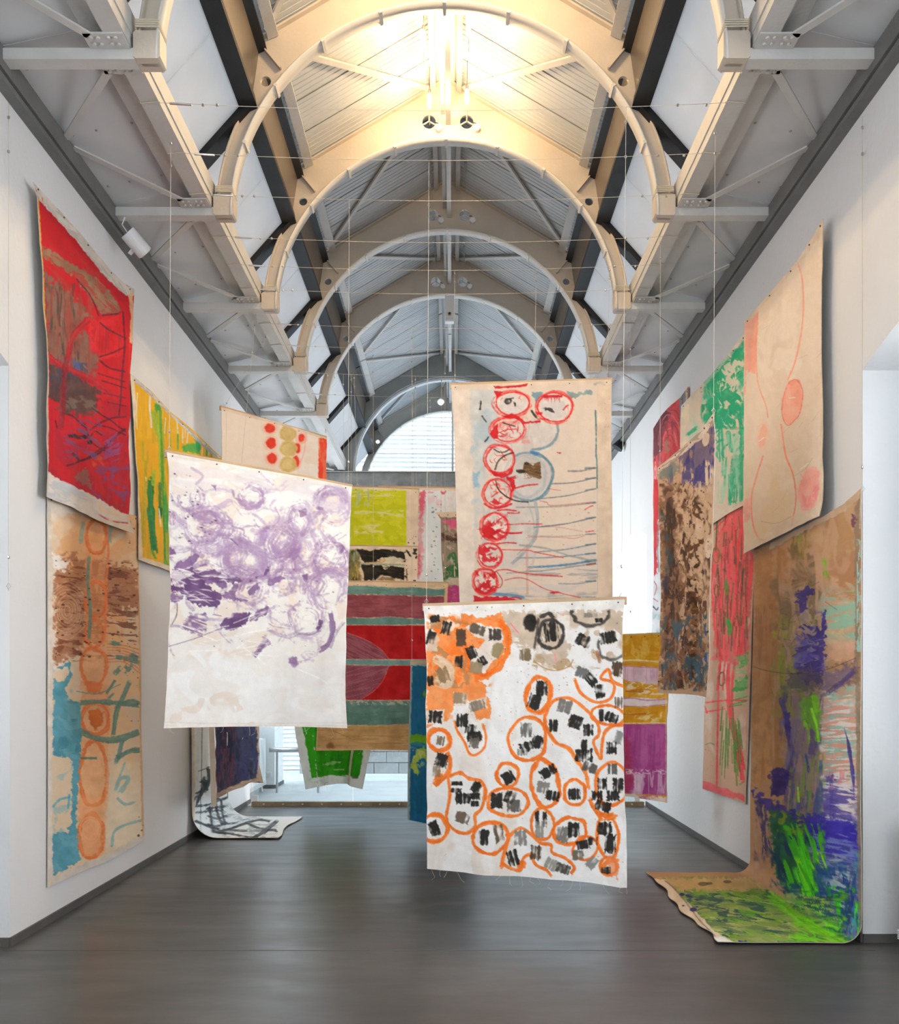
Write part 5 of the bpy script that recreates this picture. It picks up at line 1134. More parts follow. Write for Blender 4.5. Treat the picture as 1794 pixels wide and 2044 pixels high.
def art_orangeleft(p):
    p.wash('e4d9cc', (200, 20, 380, 800), 80, 160, .3, .3, .8); p.wash('dfa873', (230, 80, 620, 700), 110, 160, .36, .2, .85); p.wash('e8c08c', (440, 480, 620, 1300), 90, 120, .42, .2, .7)
    p.wash('d9b48c', (440, 60, 610, 420), 70, 90, .45, .2, .7)
    p.poly([(232, 350), (310, 330), (270, 290), (300, 270), (380, 300), (470, 320), (600, 330), (608, 520), (560, 510), (470, 540), (400, 600), (360, 660), (330, 720), (232, 750)], 'a9704c', .85, 26, 20, .15, 0)
    p.wash('7a4228', (232, 300, 600, 740), 70, 14, .56, .1, .8, ang=4); p.wash('c89470', (232, 420, 370, 740), 50, 40, .5, .15, .6)
    for q in range(8): p.ring(290, 520, 12 + q * 11, 22 + q * 14, 3, 'd9b89a', .6, .2, jit=.05)
    p.ell(270, 130, 45, 70, 'e8d9c6', .5, 14, 30); p.poly([(225, 270), (300, 310), (300, 350), (228, 340)], 'ebe5de', .9, 12, 8)
    O = 'e98a4e'; O2 = 'dd7236'
    p.poly([(370, 130), (460, 130), (465, 640), (470, 760), (480, 1000), (470, 1100), (470, 1300), (450, 1560), (390, 1605), (345, 1560), (335, 1420), (350, 1200), (350, 1000), (350, 760), (370, 640)], 'e6a26c', .7, 10, 16)
    p.wash('b97044', (375, 300, 460, 670), 40, 90, .45, .2, .6)
    for cx, cy, rx, ry, w in ((418, 200, 45, 72, 16), (415, 470, 46, 80, 14), (405, 760, 56, 80, 16), (412, 990, 58, 70, 18), (405, 1230, 60, 140, 18), (395, 1500, 52, 95, 18), (408, 620, 40, 60, 12)):
        p.ring(cx, cy, rx, ry, w, O2, .8, .3)
    p.poly([(385, 955), (420, 940), (450, 960), (445, 1020), (410, 1035), (385, 1010)], 'd06a24', .9, 8, 8); p.poly([(372, 830), (440, 835), (440, 880), (375, 880)], 'de7840', .8, 8, 8)
    for q in range(4): p.ring(392, 1470, 14 + 10 * q, 16 + 14 * q, 4, 'f2b98c', .7, .3)
    p.poly([(350, 1330), (440, 1320), (440, 1580), (360, 1590)], 'eea06c', .5, 10, 20); p.st([(455, 130), (470, 250), (460, 430), (455, 640)], 10, 'e27a44', .8, .3)
    for q in range(7): p.st([(465, 665 + q * 13), (540, 672 + q * 12), (605, 690 + q * 17)], 4, 'd0683a', .7, .3)
    T = '4f98ac'
    p.poly([(232, 820), (260, 830), (300, 790), (290, 760), (245, 770), (300, 745), (310, 800), (285, 860), (290, 905), (345, 915), (352, 1060), (345, 1200), (330, 1400), (340, 1560), (350, 1600), (228, 1675), (225, 1490), (290, 1480), (310, 1440), (312, 1160), (228, 1148), (230, 900)], T, .92, 7, 4)
    p.wash('7fb6c2', (228, 760, 350, 1670), 60, 50, .55, .15, .5); p.wash('3d7f92', (228, 900, 350, 1160), 60, 50, .55, .12, .6)
    p.st([(230, 1370), (260, 1340), (300, 1330)], 10, T, .8, .3); p.st([(300, 1320), (295, 1380)], 9, T, .8, .3)
    T2 = '5c8478'
    for pts, w in (([(345, 920), (420, 915), (500, 920), (600, 930)], 20), ([(350, 1045), (420, 1075), (500, 1080), (605, 1045)], 28), ([(560, 830), (530, 900), (505, 960), (490, 1060)], 20), ([(500, 940), (560, 910), (605, 920)], 12), ([(505, 1160), (560, 1130), (605, 1125)], 22), ([(530, 1080), (510, 1160), (500, 1180)], 16),
                   ([(385, 290), (380, 400), (390, 520), (385, 640)], 14), ([(345, 1160), (420, 1160)], 10), ([(480, 660), (520, 665)], 18), ([(560, 720), (600, 735)], 34), ([(500, 720), (530, 725)], 20), ([(500, 790), (520, 770)], 26), ([(545, 780), (560, 760)], 26), ([(490, 880), (470, 900)], 10), ([(460, 880), (500, 820)], 12)):
        p.st(pts, w, T2, .82, .25)
    for pts, w in (([(500, 1300), (520, 1250), (555, 1250), (520, 1310)], 18), ([(505, 1330), (540, 1360), (580, 1350)], 12), ([(540, 1180), (510, 1260)], 8), ([(485, 1540), (495, 1480), (540, 1450), (610, 1430)], 12), ([(330, 870), (420, 880), (520, 840)], 4)):
        p.st(pts, w, '4d94a0', .85, .25)
    p.poly([(460, 1180), (615, 1170), (620, 1500), (460, 1560)], 'ebe0c6', .45, 10, 20); p.st([(480, 160), (475, 220)], 16, '7a9a98', .7, .4); p.st([(360, 130), (350, 220)], 18, '8aa39c', .7, .4)
    p.dots((235, 300, 605, 740), 120, 1, 4.5, '4a2214', .85, 1.6); p.dots((540, 60, 605, 1000), 40, 1, 4, '4a2a18', .8); p.dots((590, 1400, 625, 1500), 6, 2, 7, '5a2414', .8)
    p.poly([(200, 20), (218, 30), (228, 340), (226, 1680), (210, 1700), (203, 1720)], 'd9cfc4', .9, 3); p.poly([(205, 1725), (350, 1650), (480, 1605), (625, 1525), (620, 1490), (480, 1570), (370, 1615), (230, 1680)], 'd2c9bf', .9, 5); p.poly([(596, 140), (606, 140), (612, 700), (626, 1500), (612, 1500), (604, 1000)], 'd0a878', .7, 3)

def art_yellow(p):
    p.wash('f0b81e', (80, 60, 1000, 2200), 40, 260, .4, .25, .8); p.wash('c9b02a', (180, 500, 480, 1900), 30, 220, .55, .1, .6); p.wash('f4c93a', (120, 150, 800, 700), 30, 200, .5, .2, .6)
    G = '0d7a46'; G2 = '3ea544'; LG = '9cbc30'
    for pts, w, c in (([(345, 350), (350, 520), (385, 700), (390, 1000), (420, 1300), (440, 1900)], 56, LG), ([(380, 420), (385, 600), (395, 900), (400, 1300), (420, 1850)], 22, '4f9a34'), ([(350, 360), (360, 430)], 44, '35a03c'), ([(300, 430), (330, 560), (370, 680)], 30, LG), ([(290, 1080), (285, 1250), (295, 1500), (320, 1760)], 60, G),
                      ([(372, 1120), (370, 1280), (375, 1420)], 28, '3c7a34'), ([(370, 1340), (375, 1440)], 34, G), ([(415, 1220), (430, 1400), (430, 1560)], 60, G2), ([(545, 650), (545, 790)], 14, G2), ([(240, 900), (230, 1300), (210, 1700)], 30, 'c2b42c'), ([(470, 680), (475, 780)], 14, LG), ([(300, 1750), (330, 1830)], 20, G2), ([(420, 1850), (440, 1900)], 40, '5aa43c'), ([(210, 720), (215, 900)], 16, 'b0b42c'), ([(320, 1000), (310, 1120)], 34, LG)):
        p.st(pts, w, c, .85, .25, soft=8)
    p.poly([(580, 780), (620, 740), (700, 735), (760, 770), (750, 840), (700, 830), (600, 810)], '4cae48', .9, 10, 8, .2); p.poly([(705, 700), (740, 700), (760, 760), (755, 840), (725, 780)], '1ea862', .9, 6, dry=.1); p.st([(820, 790), (818, 850)], 14, '2aa050', .9, .2); p.st([(865, 830), (862, 860)], 8, '4a8a30', .8, .2)
    for pts, w in (([(282, 290), (278, 400), (290, 520), (295, 590)], 20), ([(160, 260), (150, 400), (158, 600)], 9), ([(240, 1060), (245, 1090)], 10), ([(360, 1360), (375, 1520)], 14), ([(535, 520), (545, 640)], 12), ([(590, 600), (588, 730)], 14), ([(640, 630), (630, 730)], 14), ([(615, 590), (612, 680)], 10), ([(430, 500), (420, 640)], 8), ([(780, 780), (775, 850)], 8), ([(840, 820), (838, 850)], 8)):
        p.st(pts, w, 'efe6d8', .9, .25)
    p.poly([(85, 70), (130, 150), (150, 400), (140, 620), (165, 1100), (190, 1500), (215, 1840), (165, 1860), (150, 1100), (120, 500)], 'ead9c6', .95, 4)
    p.poly([(88, 70), (300, 250), (480, 450), (700, 640), (960, 880), (900, 870), (700, 690), (480, 480), (300, 300), (130, 150)], 'd9d6d2', 1, 3); p.wash('a8a6a4', (80, 60, 970, 890), 80, 8, .5, .1, .7, ang=42, poly=[(88, 70), (300, 250), (480, 450), (700, 640), (960, 880), (900, 870), (700, 690), (480, 480), (300, 300), (130, 150)])
    p.poly([(170, 1835), (230, 1820), (470, 1900), (1000, 2060), (1000, 2170), (470, 1960), (170, 1860)], 'e6d6c2', .95, 4)

def art_dots(p):   # crop CR_A
    p.wash('f1e3d4', (500, 1650, 1270, 2800), 160, 200, .4, .3, .7); p.wash('f6eee6', (900, 1750, 1270, 2300), 120, 100, .45, .2, .7)
    for cx, cy, rx, ry in ((855, 1812, 36, 34), (862, 1918, 36, 38), (1082, 1882, 24, 30), (1050, 1955, 24, 34), (870, 2030, 34, 38), (1040, 2050, 26, 40)):
        p.ell(cx, cy, rx * 1.45, ry * 1.4, 'f3b09a', .55, 4, 24); p.ell(cx, cy, rx, ry, 'e8432c', .95, 5, 8); p.ring(cx, cy, rx * .6, ry * .6, 8, 'd8301c', .5, .4)
    for cy in (1850, 1960, 2070): p.ell(985, cy, 66, 58, 'dcc27e', .9, 5, 10); p.ring(985, cy, 50, 44, 8, 'cbab5c', .6, .4)
    p.ring(1080, 1870, 40, 50, 5, 'f2a58e', .6, .4); p.st([(1110, 1850), (1100, 1980), (1060, 2100)], 8, 'f2a58e', .6, .4)
    p.poly([(1210, 1880), (1262, 1890), (1258, 2300), (1198, 2300), (1205, 2000)], 'ef4a2e', .96, 4, dry=.08, ang=90); p.wash('f58a6a', (1200, 1880, 1265, 2200), 20, 80, .56, .1, .6, feather=4)
    p.poly([(505, 1655), (700, 1705), (900, 1755), (1265, 1870), (1265, 1895), (900, 1780), (700, 1730), (505, 1680)], 'e3cdb8', .9, 3); 
    p.st([(545, 1700), (540, 2400)], 4, 'd9c4ae', .7, .2)

def art_lime(p):   # crop CR_C
    p.wash('c9d01a', (280, 100, 820, 720), 120, 60, .35, .25, .7); p.wash('e4e43a', (420, 150, 815, 520), 60, 40, .5, .2, .6)
    p.wash('e6e8a8', (440, 270, 800, 330), 80, 16, .5, .1, .8, feather=12); p.wash('ece6a6', (440, 370, 660, 450), 70, 26, .46, .1, .85, feather=14); p.wash('cbd8a8', (420, 130, 560, 260), 20, 80, .5, .15, .8); p.wash('f1e9c4', (420, 120, 780, 190), 100, 12, .58, .1, .7, feather=10); p.wash('b8c400', (420, 440, 815, 530), 60, 40, .5, .2, .5)
    p.poly([(812, 138), (900, 142), (895, 720), (815, 720)], 'ead8c2', 1, 3); p.poly([(300, 105), (900, 125), (900, 142), (300, 125)], 'e6dccb', .9, 3)
    p.dots((815, 460, 890, 560), 8, 2, 7, '1a1714', .9); p.st([(545, 130), (548, 215)], 10, '9fc4b0', .7, .3); p.st([(475, 140), (470, 240)], 26, 'bcd0b0', .6, .3)

def art_black(p):   # crop CR_C
    p.poly([(280, 545), (470, 550), (490, 600), (480, 700), (500, 780), (280, 790)], '6f6a3e', .9, 10, 16, .15, 80); p.wash('c9a23e', (410, 640, 500, 780), 20, 60, .5, .15, .8); p.wash('93a88c', (410, 550, 500, 700), 16, 60, .52, .15, .8); p.wash('2c2a1e', (410, 550, 470, 780), 20, 40, .55, .12, .8)
    p.poly([(470, 548), (560, 560), (660, 552), (800, 570), (805, 620), (700, 600), (630, 615), (590, 645), (520, 645), (490, 610)], '1a1714', .97, 6, dry=.08, ang=8); p.poly([(500, 660), (640, 660), (660, 700), (700, 670), (800, 680), (795, 770), (640, 730), (600, 770), (520, 770)], '1a1714', .97, 6, dry=.1, ang=8)
    p.wash('3c382f', (480, 550, 800, 770), 60, 8, .6, .1, .7, ang=10); p.poly([(620, 640), (660, 605), (740, 605), (800, 635), (720, 645)], 'd2cdae', .9, 8, dry=.2); p.st([(500, 652), (620, 655), (800, 662)], 10, '8fa89a', .85, .3); p.st([(540, 648), (650, 640), (660, 620)], 10, 'd9a860', .8, .4); p.poly([(600, 770), (640, 740), (720, 755), (740, 775)], '8a7650', .9, 6, dry=.2)
    p.poly([(805, 545), (895, 550), (890, 960), (820, 960), (812, 700)], 'ecd9c2', .95, 4); p.poly([(280, 520), (895, 532), (895, 550), (280, 545)], 'e8d6c0', .95, 3); p.st([(815, 560), (845, 600)], 10, '1a1714', .9, .4); p.poly([(855, 540), (888, 545), (885, 595), (865, 580)], '1f1b17', .9, 10, dry=.3); p.dots((800, 535, 890, 780), 30, 1.5, 7, '1a1714', .9); p.st([(815, 690), (818, 770)], 6, '2a241e', .9, .5)

def art_stripes(p):   # crop CR_C
    TE = '5f8a85'; MA = '8f4652'; RE = 'ab0c14'
    p.poly([(200, 780), (1110, 790), (1110, 830), (900, 815), (640, 815), (200, 812)], 'dcc0a0', 1, 2)
    p.poly([(200, 812), (500, 808), (700, 822), (900, 818), (1040, 838), (1095, 828), (1088, 880), (900, 880), (700, 868), (520, 868), (200, 865)], TE, .97, 4); p.poly([(200, 868), (540, 872), (700, 870), (900, 884), (1082, 882), (1078, 960), (1060, 1030), (900, 1040), (700, 1024), (540, 1034), (200, 1028)], MA, .97, 4)
    p.poly([(200, 1030), (540, 1036), (700, 1028), (900, 1042), (1060, 1036), (1060, 1085), (900, 1078), (700, 1084), (200, 1080)], TE, .97, 3); p.poly([(200, 1084), (700, 1086), (1060, 1086), (1050, 1330), (690, 1324), (200, 1326)], RE, .98, 2); p.poly([(200, 1366), (700, 1368), (1050, 1370), (1040, 1612), (500, 1612), (200, 1606)], RE, .98, 2)
    p.poly([(200, 1150), (400, 1140), (470, 1165), (560, 1205), (640, 1260), (690, 1322), (200, 1324)], '86485a', .97, 3, dry=.06, ang=28); p.poly([(200, 1368), (690, 1368), (670, 1430), (620, 1500), (560, 1560), (490, 1606), (400, 1602), (200, 1600)], '86485a', .97, 3, dry=.06, ang=-20)
    p.st([(400, 1140), (480, 1168), (560, 1205), (640, 1260), (690, 1322)], 5, 'cf9a8c', .7, .4); p.st([(690, 1372), (650, 1470), (580, 1550), (490, 1608)], 5, 'cf9a8c', .7, .4)
    p.wash('a36a70', (200, 1130, 700, 1330), 120, 9, .52, .1, .6, ang=28, poly=[(200, 1150), (400, 1145), (470, 1170), (560, 1210), (640, 1265), (685, 1322), (200, 1324)]); p.wash('a06a72', (200, 1360, 700, 1610), 120, 9, .54, .1, .6, ang=-15, poly=[(200, 1368), (685, 1368), (665, 1430), (615, 1500), (555, 1560), (485, 1604), (200, 1600)]); p.wash('a05a64', (300, 870, 1080, 1035), 120, 10, .56, .1, .5); p.wash('7c3a48', (300, 870, 1080, 1035), 60, 14, .55, .1, .5)
    p.poly([(200, 1322), (540, 1326), (800, 1330), (1050, 1326), (1050, 1368), (700, 1366), (200, 1362)], '6f9a98', .97, 3); p.st([(200, 1322), (700, 1328), (1050, 1326)], 4, 'cfc0b4', .7, .4); p.st([(200, 1084), (1060, 1086)], 4, 'd0b4a8', .7, .4); p.st([(200, 1366), (700, 1370)], 3, 'cfb0a8', .6, .4)
    p.poly([(200, 1610), (600, 1615), (1040, 1614), (1040, 1785), (820, 1780), (600, 1790), (200, 1790)], '5b827c', .97, 4); p.wash('4e736c', (300, 1620, 1040, 1790), 100, 20, .5, .15, .6); p.wash('c8c4b0', (390, 1608, 1040, 1650), 20, 10, .56, .08, .7, feather=6); p.wash('7fa8a0', (200, 800, 1090, 880), 100, 8, .55, .1, .5)
    p.poly([(150, 1785), (600, 1792), (820, 1782), (1060, 1786), (1060, 1985), (150, 1985)], 'c29d6a', 1, 3); p.wash('a8854f', (160, 1790, 1060, 1960), 200, 14, .5, .15, .5); p.st([(190, 1790), (300, 1830), (420, 1880)], 3, '8a6a3c', .7, .2); p.ell(275, 1935, 26, 24, '7c4a24', .6, 6, 20); p.wash('d9bc8c', (400, 1860, 1000, 1960), 200, 8, .55, .1, .6)
    p.poly([(1085, 830), (1108, 790), (1104, 960), (1078, 960)], 'd6b48c', 1, 3); p.st([(175, 1958), (820, 1962)], 8, 'd8c09c', .8, .2); p.st([(185, 1790), (182, 1960)], 8, 'd8c09c', .7, .2); p.st([(915, 1165), (918, 1185)], 7, '5a0810', .9, .2)

def art_pinkwhite(p):   # crop CR_C
    p.wash('e4f1f7', (880, 130, 1300, 1000), 120, 200, .4, .25, .8); p.wash('dff0f8', (930, 440, 1080, 800), 100, 200, .4, .2, .6)
    p.poly([(905, 150), (945, 150), (935, 360), (925, 700), (895, 790), (888, 600)], 'f4aebb', .85, 14, 10, .3, 90); p.poly([(905, 150), (942, 150), (938, 300), (915, 330)], 'e4607c', .8, 14, 10, .25, 90); p.poly([(890, 590), (915, 592), (910, 720), (890, 740)], 'ea6a84', .8, 10, 6, .3); p.poly([(1055, 145), (1090, 145), (1080, 160), (1060, 162)], 'e04464', .85, 8, 4, .2)
    p.st([(950, 160), (970, 150), (1000, 152)], 8, 'ea6a84', .8, .4); p.dots((990, 180, 1040, 780), 22, 2, 5, '3c3c3c', .85, 1.8); p.wash('f6c6d0', (940, 150, 1160, 260), 30, 60, .55, .15, .6); p.poly([(600, 108), (1260, 122), (1260, 142), (600, 130)], 'ead8c8', .95, 3)

def art_pinkgreen(p):   # crop CR_C
    p.poly([(1050, 320), (1210, 320), (1210, 520), (1060, 520)], '9a8c7e', .95, 6); p.wash('5a4238', (1055, 400, 1250, 530), 60, 30, .5, .15, .7); p.wash('c8bcae', (1055, 380, 1200, 540), 30, 40, .55, .12, .7)
    p.poly([(1065, 350), (1120, 345), (1160, 330), (1250, 330), (1250, 400), (1130, 405), (1110, 380)], 'ea6a9a', .95, 8, dry=.15); p.st([(1060, 445), (1110, 480), (1180, 480)], 22, '4c2e2a', .85, .35)
    p.wash('3f7a4c', (1055, 500, 1250, 780), 34, 70, .42, .15, .9); p.wash('cfc8b8', (1055, 520, 1250, 800), 24, 40, .62, .08, .8); p.wash('2e6a3c', (1060, 650, 1250, 770), 60, 40, .42, .15, .9)
    p.poly([(1090, 755), (1250, 750), (1250, 805), (1100, 810)], 'd8d0c0', .7, 12, dry=.3); p.poly([(1098, 812), (1160, 800), (1250, 830), (1250, 935), (1100, 930)], 'c0468c', .97, 8); p.wash('d878ac', (1100, 810, 1250, 900), 40, 30, .5, .15, .6); p.st([(1100, 935), (1250, 938)], 10, '2c2020', .85, .4)
    p.poly([(1015, 285), (1260, 282), (1260, 322), (1060, 328), (1040, 315), (1020, 308)], 'e4d2bc', 1, 3)

def art_blue(p):   # crops CR_C / CR_D
    p.wash('1a6a93', (800, 1340, 1500, 2500), 80, 100, .4, .2, .6); p.wash('0f5a80', (800, 1340, 1500, 2500), 60, 200, .5, .2, .6)
    p.poly([(930, 1570), (940, 1540), (950, 1570), (942, 1595)], '7cb02c', .9, 3); p.crop(CR_D)
    p.poly([(1620, 265), (1640, 238), (1700, 235), (1770, 245), (1770, 300), (1700, 310), (1620, 312)], '6aa81e', .97, 5); p.poly([(1625, 300), (1700, 290), (1765, 300), (1760, 325), (1630, 325)], '2a7a9a', .8, 4); p.poly([(1670, 420), (1690, 340), (1740, 320), (1765, 340), (1760, 420), (1720, 400), (1690, 440), (1715, 500), (1700, 520), (1645, 480)], 'a8c03c', .92, 10, dry=.12); p.wash('cfd68a', (1640, 320, 1770, 520), 24, 24, .56, .1, .7)
    p.crop(CR_C); p.poly([(830, 1340), (858, 1345), (852, 1600), (840, 1960), (835, 2500), (800, 2500), (822, 1900), (835, 1600)], 'a9b4ae', .85, 4, dry=.15, ang=88); p.poly([(835, 1335), (1300, 1350), (1300, 1375), (850, 1372)], 'b9b8a8', .9, 5)

def art_green(p):   # crop CR_D
    p.c[:] = hexc('e9efe9'); p.wash('dbe6df', (780, 0, 1400, 640), 60, 120, .4, .25, .8)
    p.poly([(850, -60), (1320, -60), (1310, 345), (1285, 520), (1270, 548), (1190, 530), (1060, 530), (940, 550), (925, 460), (900, 300), (870, 180)], '2c9a08', 1, 4)
    p.wash('1c8004', (960, 100, 1190, 540), 60, 100, .4, .2, .8); p.poly([(860, -60), (970, -60), (965, 300), (985, 400), (975, 530), (940, 548), (925, 440), (890, 250)], '3aae12', .85, 8, 10); p.poly([(1190, 100), (1315, 100), (1300, 345), (1275, 545), (1200, 530)], '30a40c', .8, 6, 8)
    p.poly([(1015, 455), (1080, 430), (1145, 435), (1080, 460)], '9ccf8a', .85, 6, dry=.25); p.st([(1100, 490), (1170, 488)], 8, 'a8d494', .7, .4); p.ell(1250, 545, 24, 6, '5c5c38', .8, 4); p.wash('8ac47a', (900, 545, 1060, 600), 40, 10, .56, .1, .5)

def art_yellowpink(p):   # crop CR_E
    p.c[:] = hexc('e3ac24'); Yc = 'd99a0a'
    p.wash(Yc, (80, 780, 450, 980), 60, 30, .35, .2, .9); p.wash('f0cc68', (160, 790, 440, 980), 30, 50, .6, .1, .6); p.st([(90, 968), (250, 965), (440, 980)], 10, 'f6e4b4', .95, .15); p.poly([(80, 978), (250, 980), (440, 995), (440, 1015), (250, 1010), (80, 995)], 'dfa01c', .9, 4)
    p.poly([(80, 1000), (160, 1000), (440, 1018), (440, 1130), (300, 1125), (180, 1100), (80, 1080)], 'e6cad9', .97, 5); p.wash('d59cc4', (80, 1000, 440, 1130), 10, 200, .5, .15, .6); p.st([(90, 1002), (250, 1010), (440, 1020)], 4, 'c05aa0', .7, .3)
    p.poly([(80, 1085), (180, 1105), (300, 1130), (440, 1135), (440, 1200), (80, 1215)], 'e0a01e', .97, 4); p.wash('f8ecc8', (160, 1110, 440, 1215), 40, 14, .55, .08, .9, ang=-12); p.wash('b86a1c', (160, 1150, 280, 1180), 50, 8, .45, .1, .7, feather=6)
    p.st([(90, 1212), (250, 1200), (440, 1210)], 9, 'e0a820', .9, .2); p.poly([(80, 1222), (200, 1212), (440, 1225), (440, 1265), (250, 1275), (80, 1262)], 'efe6ec', .97, 3); p.st([(90, 1225), (200, 1218), (300, 1232), (440, 1225)], 6, 'b85a9c', .9, .2); p.st([(90, 1262), (240, 1276), (440, 1258)], 5, 'b85a9c', .8, .3)
    p.poly([(80, 1272), (250, 1282), (440, 1268), (440, 1380), (250, 1388), (80, 1382)], 'dd9c12', .97, 4); p.wash('f6e2a8', (160, 1300, 440, 1385), 40, 20, .57, .08, .8, ang=-20); p.st([(90, 1320), (200, 1328), (290, 1322)], 10, 'a8561a', .75, .4); p.st([(80, 1387), (440, 1384)], 6, 'f6ead0', .9, .2)
    p.poly([(80, 1392), (440, 1390), (440, 1870), (80, 1850)], 'b9529c', 1, 2); p.wash('c96cb0', (80, 1400, 440, 1700), 60, 100, .45, .2, .6); p.wash('a23c84', (80, 1400, 440, 1720), 14, 200, .55, .1, .5); p.poly([(80, 1450), (180, 1480), (210, 1720), (190, 1850), (80, 1850)], 'b83a5c', .7, 10, 14, .2, 90)
    p.wash('eed9e6', (160, 1690, 440, 1730), 14, 10, .5, .1, .9, feather=8); p.wash('e3b8d6', (180, 1710, 440, 1880), 22, 160, .5, .12, .8); p.poly([(205, 1730), (285, 1720), (275, 1870), (205, 1865)], 'ead2e2', .7, 10, 10, .2, 90)
    p.poly([(80, 1845), (250, 1868), (440, 1880), (440, 1920), (80, 1880)], 'ecdcd8', .95, 5); p.wash('d06a78', (240, 1860, 440, 1920), 20, 8, .58, .08, .7); p.poly([(428, 1180), (440, 1180), (440, 1910), (425, 1910)], 'e6cfae', .5, 3); p.poly([(80, 775), (460, 770), (460, 788), (80, 798)], 'cdb48a', .9, 3)
def art_pale(p):   # crop CR_G
    p.wash('ddcab4', (600, 80, 1080, 2030), 160, 240, .4, .25, .8); p.wash('e6d8c6', (640, 400, 940, 1100), 80, 160, .42, .2, .7); p.wash('ddc6a0', (620, 1500, 900, 1980), 80, 120, .42, .2, .6)
    P = 'f0a48c'; P2 = 'ee8a76'
    p.poly([(612, 700), (640, 680), (697, 625), (690, 760), (680, 900), (672, 980), (625, 970), (625, 1090), (612, 1105)], 'f2a78f', .92, 6, 5)
    p.st([(690, 640), (680, 850), (690, 1030), (740, 1170), (750, 1230)], 5, P2, .8, .3); p.st([(912, 345), (945, 470), (945, 680), (905, 900), (860, 1020)], 9, 'f3a088', .85, .3); p.st([(820, 1270), (850, 1440), (890, 1560), (905, 1700), (880, 1840)], 9, P2, .85, .3); p.st([(725, 1450), (690, 1560), (660, 1680), (670, 1830), (700, 1910), (735, 1925)], 8, P2, .85, .3)
    p.ell(885, 1140, 58, 132, P, .92, 6, 6, rot=8); p.ring(885, 1140, 56, 130, 5, 'e06a5a', .7, .3, 8); p.wash('f6bca6', (830, 1010, 940, 1270), 40, 60, .5, .2, .6); p.ell(722, 1335, 24, 62, 'f0a890', .9, 6, 14, rot=8); p.ell(722, 1335, 34, 90, 'efbfa8', .4, 8, 30)
    p.ell(983, 1635, 64, 126, 'f4a69a', .92, 10, 16, rot=10); p.wash('ee8486', (930, 1540, 1040, 1740), 40, 60, .5, .2, .6); p.poly([(612, 1690), (650, 1690), (660, 1760), (640, 1820), (615, 1830)], 'e8a89a', .85, 8, 10)
    p.st([(870, 1120), (900, 1118)], 4, 'fbe8dc', .9, .2); p.st([(700, 1365), (730, 1345)], 5, 'fbf0e4', .9, .2); p.st([(930, 1525), (975, 1490)], 5, 'f4ece0', .9, .2)
    p.poly([(606, 690), (700, 585), (820, 445), (910, 345), (1000, 205), (1062, 100), (1062, 190), (1000, 260), (910, 380), (820, 480), (700, 620), (612, 720)], 'd6c0a6', .6, 6, 8); p.poly([(1040, 140), (1062, 100), (1072, 1790), (1048, 1790), (1050, 700)], 'dcc4a6', .6, 4, 6); p.poly([(606, 2010), (760, 1935), (1058, 1800), (1058, 1730), (900, 1780), (760, 1870), (612, 1960)], 'd9c8b4', .7, 6, 10)
    p.dots((1000, 1720, 1060, 1790), 4, 2, 6, 'f4efe8', .8, 2); p.st([(720, 1820), (800, 1830), (880, 1790)], 2.5, 'a08a70', .7, .1); p.st([(900, 1560), (960, 1520), (1000, 1460)], 2.5, 'b09a80', .6, .1)
    r_ = random.Random(2)
    for q in range(20):
        x = r_.uniform(620, 1040); y = r_.uniform(700, 1900); p.st([(x, y), (x + r_.uniform(10, 60), y - r_.uniform(10, 60))], 1.8, 'c0a88e', .6, .1)

def art_greenright(p):   # crop CR_G
    p.wash('d9c6b0', (240, 740, 640, 1900), 120, 160, .4, .25, .7); G = '24a878'; G2 = '1f9a6a'
    p.wash('aecfb4', (275, 1050, 440, 1400), 50, 100, .42, .2, .6); p.wash('f0dcb8', (255, 1150, 300, 1400), 40, 90, .3, .2, .8)
    p.poly([(430, 990), (520, 890), (612, 810), (612, 1230), (560, 1190), (520, 1240), (470, 1160), (400, 1200), (380, 1120)], G, .8, 26, 14, .3, 70, rs=.03)
    p.wash(G, (370, 830, 612, 1300), 40, 60, .47, .08, .95, ang=-30); p.wash('dfd2bf', (440, 880, 612, 1300), 30, 40, .6, .06, .9, ang=-30); p.wash(G2, (360, 1080, 480, 1260), 30, 60, .5, .1, .9, feather=12)
    r_ = random.Random(9)
    for q in range(70):
        x = r_.uniform(390, 605); y = r_.uniform(900, 1500)
        if x - 390 < (1180 - y) * .0: continue
        a = r_.uniform(-2.2, -.7); l = r_.uniform(20, 60); p.st([(x, y), (x + l * .5 * math.cos(a), y + l * .5 * math.sin(a)), (x + l * math.cos(a + .3), y + l * math.sin(a + .3))], r_.uniform(7, 16), r_.choice([G, G2, '3fb488']), .85, .25, taper=.4)
    for pts, w in (([(438, 1260), (436, 1500), (428, 1820)], 15), ([(560, 1460), (555, 1600), (545, 1720)], 50), ([(600, 1300), (595, 1500), (595, 1700)], 26), ([(480, 1240), (490, 1400), (490, 1560)], 12), ([(520, 1320), (540, 1420)], 26), ([(470, 1300), (475, 1480)], 8), ([(510, 1460), (500, 1620)], 10), ([(340, 1290), (290, 1330)], 20), ([(580, 1200), (600, 1300)], 22), ([(530, 1560), (530, 1700)], 18)):
        p.st(pts, w, G, .85, .35)
    p.ell(566, 1590, 12, 22, '8fcfae', .8, 3); p.wash('9fd0b4', (440, 1300, 612, 1720), 16, 120, .56, .1, .7)
    p.poly([(420, 1845), (520, 1770), (615, 1730), (615, 1700), (520, 1735), (420, 1810)], 'd9cbb6', .8, 4, 6); p.poly([(245, 1170), (430, 975), (612, 750), (612, 790), (430, 1010), (255, 1195)], 'd9cdbb', .6, 5, 8)

